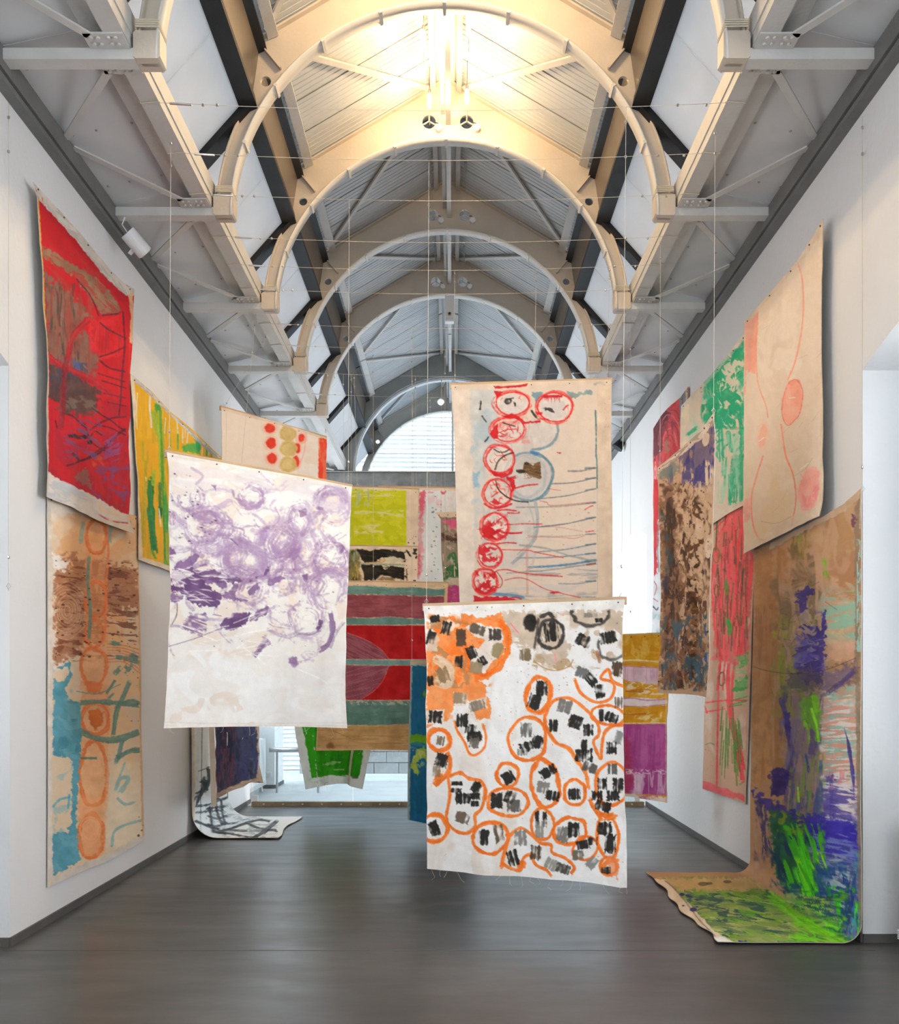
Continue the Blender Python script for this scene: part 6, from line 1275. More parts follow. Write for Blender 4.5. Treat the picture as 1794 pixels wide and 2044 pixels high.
def art_redright(p):   # crops CR_G / CR_F
    p.crop(CR_G); p.c[:] = hexc('d63c40'); p.wash('e0565a', (80, 1050, 320, 2100), 40, 120, .42, .2, .7); p.poly([(90, 1280), (170, 1180), (190, 1210), (150, 1290), (140, 1420), (110, 1480), (98, 1480)], '5c2c36', .85, 10, 10, .15, 70)
    for q in range(5): p.ring(190, 1390, 22 + q * 15, 60 + q * 38, 5, ['8a3840', 'f08a84', '7a3a44', 'ea8a86', '6a4048'][q], .75, .35, a0=180, a1=360)
    p.poly([(160, 1370), (185, 1345), (190, 1420), (165, 1440)], 'b08468', .8, 6, 5, .2, 80); p.wash('8a3a44', (98, 1200, 260, 1500), 14, 90, .58, .1, .7); p.poly([(245, 1120), (285, 1050), (290, 1160), (258, 1180), (255, 1300), (245, 1300)], '8a8a8c', .95, 5, dry=.15, ang=85); p.st([(262, 1100), (262, 1170)], 8, '4a4a4c', .8, .4); p.poly([(278, 1050), (290, 1040), (290, 1160), (280, 1160)], 'e0cbb4', .9, 2)
    p.wash('eec0bc', (98, 1480, 140, 1600), 10, 60, .48, .1, .7, feather=4); p.crop(CR_F)
    p.poly([(195, 420), (235, 420), (232, 600), (215, 700), (218, 890), (195, 890)], 'd02a30', .95, 4); p.poly([(195, 890), (215, 870), (225, 600), (260, 600), (260, 1160), (190, 1160)], 'c9cfd0', .97, 5); p.wash('7fb4bc', (190, 1060, 260, 1160), 20, 30, .45, .15, .7); p.st([(225, 620), (218, 720), (226, 860)], 5, '7a7a80', .8, .2); p.st([(200, 900), (215, 930), (205, 970)], 4, 'b04048', .8, .3); p.st([(195, 1020), (215, 1040), (222, 1030)], 5, '30343c', .85, .2); p.st([(198, 985), (220, 1000)], 4, 'b0404a', .8, .3)
    p.poly([(195, 170), (204, 190), (202, 890), (194, 890)], 'c8a894', .5, 2)

def art_brown(p):   # crop CR_F
    p.wash('c4a080', (210, 90, 500, 1460), 70, 120, .4, .25, .8); p.wash('e0cbb4', (400, 300, 490, 900), 40, 140, .42, .2, .8)
    p.poly([(310, 290), (430, 200), (487, 150), (480, 350), (440, 330), (400, 420), (370, 360), (330, 340)], '5a5078', .75, 14, 14, .2, 85); p.wash('3c3a78', (320, 160, 490, 460), 12, 70, .52, .1, .85); p.wash('4a4a70', (225, 330, 330, 480), 20, 60, .5, .15, .7); p.poly([(225, 360), (300, 320), (330, 360), (300, 400), (240, 420)], '4f6a70', .6, 10, 14, .2, 80)
    p.ell(442, 232, 14, 34, 'd9c3a8', .95, 3, 4, rot=12); p.ring(442, 232, 17, 38, 4, '7a5a44', .8, .2, 12); p.ell(376, 300, 8, 20, 'a8846a', .8, 3)
    p.poly([(232, 480), (280, 440), (300, 480), (310, 640), (320, 800), (400, 880), (410, 1100), (380, 1380), (240, 1430), (230, 1100), (235, 800)], '6a4428', .6, 24, 24, .15, 85)
    p.wash('5a3820', (228, 440, 470, 1430), 26, 60, .50, .10, .9, o=4); p.wash('3c2414', (228, 470, 440, 1430), 18, 50, .57, .08, .9, o=4); p.wash('d4b494', (300, 420, 470, 1440), 16, 34, .56, .07, .85, o=4); p.wash('8a6040', (228, 900, 470, 1430), 14, 22, .55, .08, .8, o=4); p.wash('c9a684', (340, 540, 420, 760), 20, 30, .5, .1, .9)
    p.wash('3a4f58', (228, 380, 300, 900), 20, 80, .57, .1, .8); p.wash('3a5a6c', (228, 1060, 470, 1440), 20, 50, .58, .08, .85); p.poly([(435, 1110), (450, 1100), (455, 1160), (440, 1170)], '2a5c94', .9, 6, 4); p.poly([(438, 1240), (458, 1245), (456, 1295), (442, 1280)], '2060a4', .95, 4, 3); p.poly([(385, 1290), (415, 1300), (410, 1400), (385, 1380)], '3a6480', .8, 10, 8, .2); p.ell(250, 920, 12, 50, '2a2c50', .7, 5, 10); p.st([(240, 1300), (245, 1360)], 8, '22364a', .85, .3)
    p.ring(425, 480, 18, 46, 3, 'a88a70', .8, .3); p.ring(445, 590, 12, 30, 3, 'a88a70', .7, .3); p.ring(375, 480, 16, 36, 5, '6a4a34', .7, .4); p.st([(430, 1060), (450, 1040), (455, 1080)], 4, '4a3020', .8, .3)
    p.dots((240, 440, 465, 1420), 150, 1, 4.5, '2c1a0e', .8); p.poly([(215, 345), (330, 262), (420, 182), (480, 95), (492, 130), (430, 222), (340, 300), (225, 390)], 'd8c6b2', 1, 4); p.wash('8a7468', (210, 90, 495, 395), 50, 8, .5, .1, .6, ang=-38, poly=[(215, 345), (330, 262), (420, 182), (480, 95), (492, 130), (430, 222), (340, 300), (225, 390)]); p.poly([(228, 1418), (350, 1425), (460, 1430), (460, 1460), (228, 1445)], 'd2b494', .9, 4)

def art_redgreen(p):   # crop CR_F
    p.wash('cfa88c', (420, 520, 700, 1990), 80, 160, .4, .25, .8); p.wash('dfc8b8', (435, 1260, 640, 1880), 60, 140, .45, .2, .7); Rr = 'ee4448'; Gn = '5a7a1e'
    p.poly([(560, 560), (632, 545), (640, 760), (680, 770), (670, 1000), (640, 1180), (600, 1290), (520, 1290), (490, 1150), (475, 1000), (480, 800), (520, 660)], 'd85a52', .75, 10, 14, .15, 88); p.wash('ee5a5c', (480, 560, 680, 1290), 14, 160, .46, .15, .8); p.wash('7a4a30', (500, 620, 640, 1180), 12, 60, .56, .1, .8)
    p.poly([(570, 1180), (660, 1110), (660, 1230), (600, 1290)], 'e05058', .8, 8, 6, .1); p.poly([(470, 1260), (560, 1250), (560, 1275), (470, 1280)], 'ea6a6a', .7, 6, 4, .2)
    for pts, w in (([(560, 600), (500, 720), (480, 880), (490, 1080), (520, 1240), (510, 1400), (505, 1600), (500, 1880)], 8), ([(620, 600), (600, 800), (590, 1000), (560, 1180), (550, 1280)], 10), ([(660, 800), (655, 950), (620, 1130), (590, 1280), (575, 1400), (580, 1560), (610, 1680), (632, 1800)], 12), ([(560, 1290), (555, 1400), (570, 1560), (600, 1700), (625, 1850)], 22), ([(640, 760), (672, 800), (668, 900)], 10), ([(540, 1280), (530, 1380), (530, 1420)], 8), ([(540, 700), (520, 900), (530, 1150)], 6), ([(580, 640), (560, 900), (560, 1150)], 7), ([(450, 1480), (540, 1470), (650, 1470)], 7), ([(450, 1525), (540, 1510)], 6), ([(445, 1500), (455, 1530)], 6), ([(490, 660), (560, 590)], 6), ([(515, 1300), (505, 1420)], 12), ([(630, 1180), (600, 1300)], 12), ([(480, 1000), (500, 1180), (530, 1280)], 9), ([(600, 700), (590, 950), (575, 1150)], 5)):
        p.st(pts, w, Rr, .9, .25)
    r_ = random.Random(4)
    for q in range(130):
        x = r_.uniform(495, 650); y = r_.uniform(570, 1160); p.st([(x, y), (x + r_.uniform(-8, 8), y + r_.uniform(40, 160))], r_.uniform(2, 6), r_.choice([Rr, 'f06a60', '4a4a1a', 'b03034', '6a5a24']), .8, .25)
    for q in range(26):
        x = r_.uniform(515, 610); y = r_.uniform(1500, 1700); p.st([(x, y), (x + (x - 560) * .3, y + r_.uniform(80, 220))], r_.uniform(3, 7), r_.choice(['4a8a2a', '5a7a2a', '3c7a24', '7a8a3a']), .85, .25)
    p.ring(498, 780, 16, 36, 5, Gn, .9, .2); p.ring(490, 930, 10, 44, 4, 'e88a80', .9, .2); p.ring(525, 1368, 13, 32, 6, '6a5a24', .95, .15); p.ring(500, 950, 10, 30, 4, '4a4a1a', .8, .3); p.st([(555, 1090), (565, 1130), (560, 1150)], 22, '3c9a2a', .9, .25); p.st([(545, 900), (550, 960)], 16, '4a8a2a', .8, .3)
    p.poly([(590, 1380), (660, 1350), (655, 1420), (600, 1430), (575, 1430)], '3c9a34', .92, 10, 4, .2, -10); p.poly([(605, 1260), (658, 1240), (655, 1300), (615, 1310)], '4aa03c', .8, 10, 6, .3, -10); p.wash('8ac07a', (580, 1250, 660, 1500), 40, 12, .55, .1, .7, ang=-10); p.st([(570, 1490), (650, 1470)], 6, '4a8a2a', .85, .3); p.st([(575, 1470), (650, 1450)], 5, '4a8a2a', .85, .3); p.st([(560, 1500), (620, 1490)], 5, '3c7a24', .8, .3)
    p.poly([(436, 1850), (520, 1880), (632, 1915), (632, 1945), (540, 1925), (436, 1895)], 'ea6468', .9, 6, 4, .15); p.st([(450, 1680), (470, 1672), (490, 1680)], 3, '3c6a3c', .8, .1); p.st([(610, 1870), (625, 1860)], 5, '6a8a3a', .7, .3)
    p.poly([(652, 1200), (685, 760), (680, 1200), (660, 1990), (632, 1990), (640, 1600)], 'c8987c', .9, 4, 6); p.dots((440, 1400, 500, 1860), 40, .8, 2.5, 'c05050', .6)

def art_bluewall(p):   # crop CR_H
    T = 'b58c62'
    p.wash('a8743f', (480, 280, 640, 1300), 40, 220, .4, .2, .85); p.wash('b3825c', (560, 30, 960, 500), 120, 120, .4, .2, .8); p.wash('c4a384', (700, 60, 960, 460), 60, 140, .45, .2, .6); p.wash('cfa98a', (780, 400, 940, 1300), 120, 40, .42, .2, .8); p.wash('b9987c', (600, 430, 820, 900), 60, 100, .4, .2, .7)
    p.poly([(495, 300), (570, 280), (575, 700), (565, 1100), (560, 1250), (495, 1290)], 'a9763f', .6, 14, 20, .15, 90); p.wash('8a5c34', (495, 420, 560, 1000), 14, 200, .5, .2, .6); p.wash('c8925c', (500, 900, 580, 1290), 20, 160, .45, .2, .6)
    p.poly([(780, 480), (930, 500), (935, 700), (780, 700)], 'c9b59a', .7, 16, 30); p.wash('d4c88a', (790, 560, 900, 660), 50, 30, .48, .15, .7); p.wash('8fc0a8', (770, 440, 945, 690), 90, 12, .48, .1, .85, ang=-4); p.wash('8cc4b4', (770, 880, 935, 1320), 90, 12, .55, .08, .85, ang=-3); p.wash('e0a08c', (770, 960, 935, 1320), 100, 16, .52, .1, .7, ang=-3); p.wash('e6d8cc', (770, 930, 935, 1420), 100, 10, .55, .08, .8, ang=-3); p.poly([(790, 690), (930, 670), (930, 760), (800, 750)], 'd2a688', .8, 10, 12)
    p.wash('6a6a24', (570, 640, 700, 900), 20, 80, .45, .15, .8); p.wash('9aa02a', (575, 620, 660, 880), 14, 70, .52, .1, .8); p.poly([(650, 380), (720, 370), (740, 430), (660, 440)], '5c4426', .7, 14, 18); p.wash('8a8a34', (660, 200, 820, 460), 16, 90, .56, .1, .7); p.st([(790, 330), (800, 400)], 16, '7ab42c', .8, .35); p.st([(680, 220), (685, 260)], 22, '8a9a2c', .7, .4)
    p.poly([(600, 430), (790, 420), (790, 880), (620, 900)], 'a58a78', .6, 20, 40); p.poly([(620, 900), (780, 880), (785, 1420), (640, 1400)], '85747a', .75, 20, 40, .1, 85); p.poly([(780, 870), (938, 850), (938, 1240), (775, 1260)], 'd0b09a', .7, 12, 20)
    p.poly([(770, 1240), (940, 1230), (945, 1460), (770, 1440)], '9a8fb4', .85, 14, 24, .12, 5); p.poly([(715, 1400), (945, 1430), (948, 1970), (880, 1940), (800, 1850), (740, 1660)], '55629a', .92, 16, 24, .08, 8); p.poly([(560, 1370), (720, 1410), (745, 1640), (810, 1840), (930, 1965), (800, 1910), (660, 1800), (585, 1640)], '2c6a44', .95, 16, 18)
    p.wash('8cc4b4', (770, 860, 945, 1340), 90, 14, .47, .1, .85, ang=-3); p.wash('e09a88', (770, 900, 945, 1320), 100, 18, .48, .1, .75, ang=-3); p.wash('e8dcd2', (770, 900, 945, 1430), 100, 12, .5, .08, .85, ang=-3)
    p.wash('6a5a3a', (560, 180, 800, 640), 26, 120, .46, .15, .6); p.wash('8f8f3a', (560, 560, 760, 1000), 16, 100, .48, .12, .75); p.wash('c49a80', (600, 300, 940, 520), 80, 60, .48, .15, .6); p.wash('5a4a7c', (600, 860, 790, 1420), 16, 140, .5, .12, .75, ang=6)
    I = '3a2b84'; I2 = '4a3a9c'
    p.poly([(668, 470), (745, 440), (755, 480), (710, 500), (720, 600), (780, 620), (790, 540), (800, 540), (792, 760), (780, 850), (700, 850), (660, 780), (670, 700), (700, 680), (690, 560)], I, .88, 12, 6, .22, 80); p.wash('8a86a8', (660, 640, 800, 800), 50, 14, .56, .08, .8, ang=-10); p.wash('5a4aac', (660, 540, 800, 860), 40, 30, .52, .12, .7); p.wash('b4a088', (640, 480, 790, 700), 30, 30, .6, .06, .8)
    p.poly([(640, 800), (780, 805), (780, 880), (700, 880), (640, 860)], '5a4a58', .7, 18, 20, .2); p.wash('6a6a5a', (620, 790, 790, 900), 40, 20, .5, .12, .6); p.poly([(790, 800), (930, 760), (930, 830), (830, 880), (790, 900)], '6a5a7a', .7, 18, 18, .25, -20); p.st([(810, 890), (860, 850), (930, 790)], 20, '4a3a74', .7, .4)
    p.poly([(690, 910), (760, 900), (775, 960), (770, 1100), (740, 1040), (690, 1000)], '6aa82a', .85, 14, 8, .25, 70); p.wash('8ad81a', (700, 900, 780, 1110), 12, 60, .52, .1, .9, ang=-15); p.st([(740, 960), (760, 1030), (770, 1100)], 12, '8ee022', .9, .35)
    p.st([(610, 920), (630, 990), (640, 1060), (655, 1150), (640, 1220)], 22, '4c3c7c', .85, .3); p.poly([(618, 970), (645, 975), (650, 1040), (635, 1080), (622, 1030)], '40307c', .9, 6, 4, .15); p.wash('7a6a94', (600, 1000, 720, 1300), 16, 100, .5, .12, .7, ang=10); p.st([(570, 1240), (600, 1225), (640, 1240)], 40, '36206c', .9, .2); p.poly([(565, 1235), (640, 1230), (640, 1300), (600, 1330), (568, 1320)], '37226e', .92, 10, 8, .1)
    p.st([(875, 1040), (895, 1110), (915, 1240), (918, 1330)], 16, '443a86', .88, .2, taper=.3); p.poly([(800, 1240), (835, 1230), (850, 1330), (830, 1420), (800, 1380)], '5a4a94', .7, 12, 10, .35, 90); p.wash('e2e0e8', (770, 1230, 935, 1440), 100, 9, .5, .08, .85, ang=8); p.wash('5c4ca4', (770, 1280, 935, 1460), 90, 14, .48, .1, .85, ang=8); p.st([(820, 1230), (825, 1420)], 18, '5040a0', .6, .5); p.wash('ee8a90', (800, 1200, 900, 1300), 12, 60, .58, .08, .7)
    p.wash('7a9a3a', (640, 1140, 800, 1420), 12, 120, .5, .12, .8, ang=6); p.wash('4a5a94', (640, 1100, 800, 1420), 10, 120, .54, .1, .8, ang=4); p.wash('b48a8c', (650, 1150, 780, 1380), 12, 90, .56, .1, .6); p.st([(680, 1290), (685, 1350)], 9, 'b8e024', .9, .3); p.st([(715, 1150), (730, 1230)], 10, '2a4a9c', .8, .35)
    p.poly([(500, 1300), (560, 1340), (660, 1390), (760, 1440), (925, 1440), (940, 1540), (900, 1560), (740, 1480), (600, 1420), (505, 1340)], '3c2a8c', .85, 16, 10, .2, 12); p.poly([(720, 1400), (930, 1440), (935, 1600), (760, 1560), (720, 1480)], '3a2cb4', .8, 18, 14, .2, 10); p.wash('7a8ac8', (720, 1480, 940, 1760), 90, 12, .52, .1, .8, ang=10); p.wash('3a3c94', (720, 1500, 940, 1780), 70, 16, .5, .12, .8, ang=10); p.wash('9aa8b4', (740, 1560, 930, 1800), 60, 9, .57, .08, .85, ang=10)
    p.poly([(500, 1360), (560, 1400), (580, 1500), (540, 1640), (490, 1660), (495, 1450)], 'b08c72', .8, 12, 14, .15, 85); p.wash('3a3468', (495, 1340, 590, 1620), 12, 90, .52, .1, .85, ang=-6)
    p.poly([(560, 1380), (640, 1400), (700, 1440), (720, 1560), (760, 1700), (800, 1840), (920, 1960), (800, 1900), (680, 1800), (590, 1640), (570, 1500)], '1f5a3c', .9, 16, 14, .1, 80); p.wash('8a9a1e', (550, 1380, 720, 1500), 30, 40, .48, .12, .85); p.wash('14345c', (560, 1480, 760, 1800), 30, 90, .52, .12, .85, ang=-20)
    p.wash('4ac41a', (600, 1440, 800, 1850), 16, 130, .47, .12, .9, ang=-18); p.wash('8af01a', (640, 1560, 820, 1900), 12, 110, .54, .1, .9, ang=-22); p.st([(690, 1490), (700, 1560), (740, 1680), (770, 1800), (830, 1880)], 34, '4ed61a', .75, .35, soft=12); p.st([(670, 1640), (700, 1700), (740, 1760)], 30, '52d822', .7, .4, soft=12); p.poly([(640, 1700), (690, 1690), (700, 1790), (660, 1790)], '124a84', .8, 12, 12, .2)
    p.wash('1a4a8c', (740, 1600, 940, 1880), 20, 90, .5, .1, .8, ang=-10); p.wash('b4c4c8', (780, 1640, 900, 1860), 50, 14, .54, .1, .8, ang=30); p.wash('30b41c', (800, 1700, 950, 1990), 16, 90, .48, .12, .9, ang=-8); p.wash('5ae81e', (840, 1760, 950, 1980), 14, 80, .52, .1, .9); p.wash('18347c', (850, 1650, 950, 1950), 12, 60, .55, .1, .8); p.wash('2ab4b0', (900, 1560, 950, 1900), 12, 50, .56, .1, .8)
    # floor part
    p.poly([(60, 1680), (220, 1670), (470, 1670), (560, 1730), (640, 1800), (780, 1880), (930, 1960), (920, 1990), (350, 1985)], '6f9a34', .95, 8, 10); p.poly([(60, 1680), (230, 1668), (480, 1670), (540, 1720), (400, 1730), (180, 1725)], 'cda672', .9, 8, 14); p.wash('a8b45c', (200, 1720, 860, 1990), 90, 20, .46, .15, .8, ang=8); p.wash('c2c48a', (260, 1740, 700, 1990), 70, 12, .54, .1, .7, ang=10); p.wash('1f4a4c', (200, 1720, 900, 1990), 60, 9, .53, .08, .8, ang=8); p.wash('6ab02a', (240, 1730, 900, 1990), 80, 14, .52, .14, .65, ang=10); p.wash('8f9a5a', (200, 1710, 800, 1990), 90, 22, .48, .16, .6, ang=10); p.wash('28484c', (220, 1740, 420, 1860), 50, 14, .52, .1, .8)
    p.wash('7ae41a', (640, 1820, 940, 1990), 60, 18, .5, .15, .75, ang=18); p.st([(560, 1740), (680, 1840), (800, 1910), (900, 1960)], 44, '86e41e', .65, .3, soft=20)
    p.poly([(58, 1678), (120, 1680), (250, 1810), (330, 1900), (400, 1940), (440, 1960), (420, 1990), (345, 1985), (200, 1830)], 'e2cdb4', .97, 4); p.wash('f0ece6', (190, 1790, 450, 1995), 60, 30, .36, .15, .9, ang=40, poly=[(120, 1720), (250, 1830), (330, 1910), (400, 1945), (440, 1965), (420, 1995), (345, 1990), (200, 1840)]); p.st([(120, 1685), (180, 1740), (250, 1830), (330, 1920)], 5, '6a5a4c', .7, .4); p.dots((190, 1740, 260, 1815), 8, 3, 10, '2e2668', .9, 1.8); p.dots((380, 1940, 470, 1975), 10, 3, 9, '2e2a9c', .85, 2); p.dots((250, 1680, 390, 1705), 3, 6, 12, '4a3c30', .6, 2.4); p.st([(440, 1975), (650, 1985), (900, 1985)], 7, 'd2b08c', .8, .3)
    # raw edges
    p.poly([(560, 260), (800, 135), (870, 95), (945, 25), (945, 70), (870, 130), (800, 165), (560, 290)], 'c9ae94', .9, 4); p.poly([(918, 110), (945, 60), (936, 600), (950, 1300), (950, 1960), (935, 1960), (930, 1300), (920, 600)], '8a7a68', .7, 4, 5); p.wash('a8d4cc', (925, 240, 950, 720), 8, 30, .45, .15, .8, feather=3); p.st([(945, 60), (940, 200)], 4, 'd8d2cc', .8, .3)
    p.poly([(905, 140), (922, 150), (918, 190), (908, 190)], '5a2c4c', .7, 6); p.st([(490, 780), (560, 800), (650, 810), (780, 800), (925, 745)], 2.5, '4a3a34', .7, .1)
    r_ = random.Random(6)
    for q in range(26):
        x = r_.uniform(600, 800); y = r_.uniform(440, 720); p.st([(x, y), (x + r_.uniform(-50, 50), y + r_.uniform(-20, 40))], 2, '4a3a44', .6, .1)

def art_whiteblack(p):   # crop CR_D
    p.c[:] = hexc('e9eef0'); p.wash('dfe8ee', (80, 0, 900, 1050), 120, 120, .4, .25, .7); p.wash('dcd6cc', (90, 0, 230, 700), 40, 200, .42, .2, .7)
    K = '24262a'
    for pts, w, d in (([(170, 560), (165, 620), (120, 700), (110, 730)], 40, .4), ([(150, 590), (190, 600)], 40, .3), ([(200, 480), (205, 560), (180, 640)], 26, .4), ([(100, 750), (200, 740), (330, 690)], 16, .45), ([(105, 860), (190, 890), (280, 920)], 18, .5), ([(100, 800), (180, 790), (300, 780)], 14, .5), ([(210, 760), (220, 860), (240, 930), (330, 950)], 18, .35), ([(250, 720), (270, 820), (300, 880)], 20, .3), ([(290, 700), (300, 800), (320, 880)], 18, .3),
                      ([(190, 820), (260, 840), (330, 820)], 16, .35), ([(190, 880), (260, 895), (330, 870)], 16, .4), ([(190, 770), (330, 750)], 16, .35), ([(230, 940), (340, 920), (450, 880), (560, 850), (640, 860)], 16, .4), ([(230, 930), (360, 950), (480, 980), (620, 1000)], 18, .4), ([(470, 870), (560, 910), (690, 930)], 16, .35), ([(690, 860), (620, 920), (560, 960), (500, 1000), (430, 1000)], 28, .35), ([(300, 920), (460, 930), (680, 925)], 12, .45), ([(240, 700), (330, 690), (345, 640)], 14, .45), ([(320, 880), (400, 870), (470, 850), (520, 850)], 12, .5), ([(110, 660), (150, 640)], 12, .5), ([(130, 500), (210, 470)], 4, .2), ([(155, 20), (150, 500)], 4, .3), ([(150, 500), (140, 940)], 3, .3), ([(130, 990), (400, 995)], 10, .6), ([(500, 1000), (610, 985)], 16, .4)):
        p.st(pts, w, K, .85, d)
    p.wash('8a9298', (200, 700, 700, 1000), 70, 14, .55, .12, .5); p.poly([(76, -20), (98, -20), (100, 760), (90, 1000), (76, 1000)], 'd6b89a', .7, 3, 6); p.st([(100, 990), (360, 1010), (620, 1020)], 10, 'd9d4cc', .7, .3); p.dots((100, 560, 240, 960), 20, 1.5, 4, '30343a', .8)

def art_indigo(p):   # crop CR_D
    p.wash('343256', (190, 0, 600, 760), 60, 160, .35, .25, .8); p.wash('6a3a4c', (240, 150, 420, 680), 14, 110, .5, .12, .85); p.wash('8a4a54', (250, 280, 350, 480), 20, 40, .56, .1, .7); p.wash('2a3a78', (420, 150, 580, 560), 14, 120, .5, .12, .7); p.wash('4a2038', (250, 400, 460, 640), 16, 80, .52, .12, .8); p.wash('56607c', (470, 400, 560, 560), 24, 40, .54, .12, .6); p.wash('161a34', (250, 160, 560, 660), 18, 60, .58, .1, .6)
    B = 'b89c82'
    p.poly([(195, -20), (238, -20), (242, 200), (248, 450), (262, 660), (262, 720), (220, 720)], B, 1, 3); p.poly([(540, 170), (575, 170), (560, 400), (592, 590), (540, 575), (480, 590), (440, 620), (350, 660), (262, 720), (260, 655), (350, 625), (450, 570), (540, 545), (552, 440)], B, 1, 6); p.wash('8a7464', (250, 530, 600, 730), 40, 12, .5, .1, .5, ang=-20, poly=[(540, 545), (592, 590), (540, 575), (480, 590), (440, 620), (350, 660), (262, 720), (260, 655), (350, 625), (450, 570)])
# ------------------------------------------------------------------ hang everything
C = canvas
# left wall
C('large red painting with grey and black strokes high on the left wall', [(182, 65), (207, 150), (218, 350), (235, 650), (243, 900), (250, 1150), (247, 1400), (258, 1620), (250, 1800)], [(182, 65), (340, 235), (470, 385), (600, 540), (685, 625), (735, 655)],
  [(735, 655), (725, 900), (715, 1115), (712, 1300), (708, 1500), (720, 1780), (708, 1900), (740, 2005)], [(250, 1800), (400, 1860), (520, 1925), (740, 2005)], CR_RED, ('wall', -2.625), 'c61b28', art_redleft, .022, seed=3)
C('tall painting with orange column and teal patches on left wall, below the red one', [(205, 20), (207, 600), (208, 1200), (207, 1720)], [(205, 20), (400, 60), (600, 110)], [(600, 110), (603, 480), (610, 720), (612, 1000), (618, 1250), (622, 1515)],
  [(207, 1720), (370, 1645), (480, 1600), (622, 1515)], CR_ORL, ('wall', -2.672), 'dfc7a8', art_orangeleft, .008, seed=5, gain=1.07)
C('yellow and green vertical streak painting on left wall, partly behind the purple canvas', [(90, 75), (125, 500), (155, 1000), (168, 1500), (170, 1840)], [(90, 75), (300, 245), (480, 440), (700, 620), (990, 900)], [(990, 900), (990, 1500), (990, 2150)],
  [(170, 1840), (470, 1950), (990, 2150)], CR_YEL, ('wall', -2.655), 'efb41a', art_yellow, .014, seed=7)
# right wall
C('pale cream painting with coral ovals and hourglass line, highest on right wall', [(612, 690), (610, 1300), (612, 2005)], [(612, 690), (700, 590), (820, 450), (910, 345), (1000, 205), (1058, 105)],
  [(1058, 105), (1050, 600), (1058, 1100), (1068, 1700), (1055, 1790)], [(612, 2005), (760, 1930), (900, 1855), (1000, 1805), (1055, 1790)], CR_G, ('wall', 2.455), 'e2d0bb', art_pale, .016, seed=11, gain=1.08)
C('bright green leafy brushwork painting on right wall beside the pale cream one', [(255, 1165), (252, 1500), (250, 1940)], [(255, 1165), (330, 1085), (430, 980), (520, 870), (620, 745)], [(620, 745), (612, 1300), (615, 1725)],
  [(250, 1940), (420, 1845), (520, 1775), (615, 1725)], CR_G, ('wall', 2.492), 'dcccb8', art_greenright, .012, seed=13, gain=1.06)
C('crimson painting with arched rings, farthest along the right wall', [(200, 180), (200, 600), (203, 890), (193, 1160)], [(200, 180), (235, 120), (270, 80), (330, 30), (365, -20)], [(365, -20), (365, 600), (365, 1190)], [(193, 1160), (280, 1170), (365, 1190)], CR_F, ('wall', 2.505), 'd63c40', art_redright, .012, seed=17)
C('red and green vase-shaped line painting low on the right wall', [(455, 630), (470, 900), (468, 1200), (442, 1500), (437, 1890)], [(455, 630), (560, 560), (690, 520)], [(690, 520), (682, 800), (665, 1200), (652, 1600), (638, 1960)],
  [(437, 1890), (540, 1925), (638, 1960)], CR_F, ('wall', 2.508), 'cfa88c', art_redgreen, .010, seed=19, gain=1.06)
# free-hanging canvases
pl = hang(337, 6.03, 697, 6.86)
C('large white canvas with purple swirls hanging left of centre', [(75, 110), (90, 300), (88, 600), (92, 1000), (80, 1400), (65, 1700), (50, 1955)], [(75, 110), (300, 152), (700, 225), (1000, 278), (1315, 340)],
  [(1315, 340), (1305, 600), (1290, 900), (1285, 1200), (1282, 1500), (1280, 1955)], [(50, 1955), (500, 1945), (900, 1945), (1280, 1955)], CR_PUR, pl, 'f1ece6', art_purple, .035, True, 23, threads=16)
C('white canvas with orange rings and black daubs hanging low in front centre', [(82, 100), (100, 300), (105, 800), (102, 1300), (100, 1860)], [(82, 100), (600, 85), (1000, 72), (1430, 55)],
  [(1430, 55), (1415, 250), (1420, 700), (1425, 1200), (1440, 1600), (1447, 1980)], [(100, 1860), (500, 1900), (900, 1930), (1200, 1955), (1400, 1985), (1447, 1980)], CR_ORA, hang(848, 6.24, 1246, 5.70), 'f1ece7', art_orange, .035, True, 29, threads=18)
C('beige canvas with column of red scribbled circles hanging high right of centre', [(85, 120), (115, 600), (130, 1200), (160, 1990), (165, 2200)], [(85, 120), (500, 108), (900, 90), (1450, 75)], [(1450, 75), (1443, 600), (1455, 1200), (1455, 2200)],
  [(165, 2200), (800, 2200), (1455, 2200)], CR_CIR, hang(903, 8.10, 1220, 8.00), 'dac9b7', art_circles, .03, True, 31)
C('dark brown mottled canvas hanging parallel to the right wall', [(220, 365), (232, 700), (228, 1100), (230, 1435)], [(220, 365), (330, 272), (420, 192), (487, 100)], [(487, 100), (476, 600), (468, 1000), (460, 1455)], [(230, 1435), (350, 1440), (460, 1455)], CR_F, hang(1313, 7.44, 1425, 5.93), 'c8a888', art_brown, .03, False, 37, threads=6, gain=1.06)
C('cream canvas with red dots and ochre discs hanging far left, behind the purple one', [(510, 1660), (512, 2000), (514, 2700)], [(510, 1660), (700, 1712), (900, 1762), (1262, 1878)], [(1262, 1878), (1256, 2200), (1250, 2700)], [(514, 2700), (900, 2700), (1250, 2700)], CR_A, hang(443, 9.5, 652, 10.55), 'f0e2d2', art_dots, .02, True, 41)
C('lime yellow painting with cream margin hanging behind the purple canvas', [(300, 108), (300, 400), (300, 720)], [(300, 108), (620, 118), (900, 132)], [(900, 132), (897, 400), (893, 720)], [(300, 720), (600, 720), (893, 720)], CR_C, hang(680, 11.0, 835, 11.0), 'd2d81e', art_lime, .02, True, 43)
C('black brushstroke painting with cream edge hanging below the lime one', [(300, 528), (300, 960)], [(300, 528), (600, 530), (893, 538)], [(893, 538), (886, 960)], [(300, 960), (886, 960)], CR_C, hang(680, 10.6, 835, 10.6), 'e8d4ba', art_black, .02, True, 47)
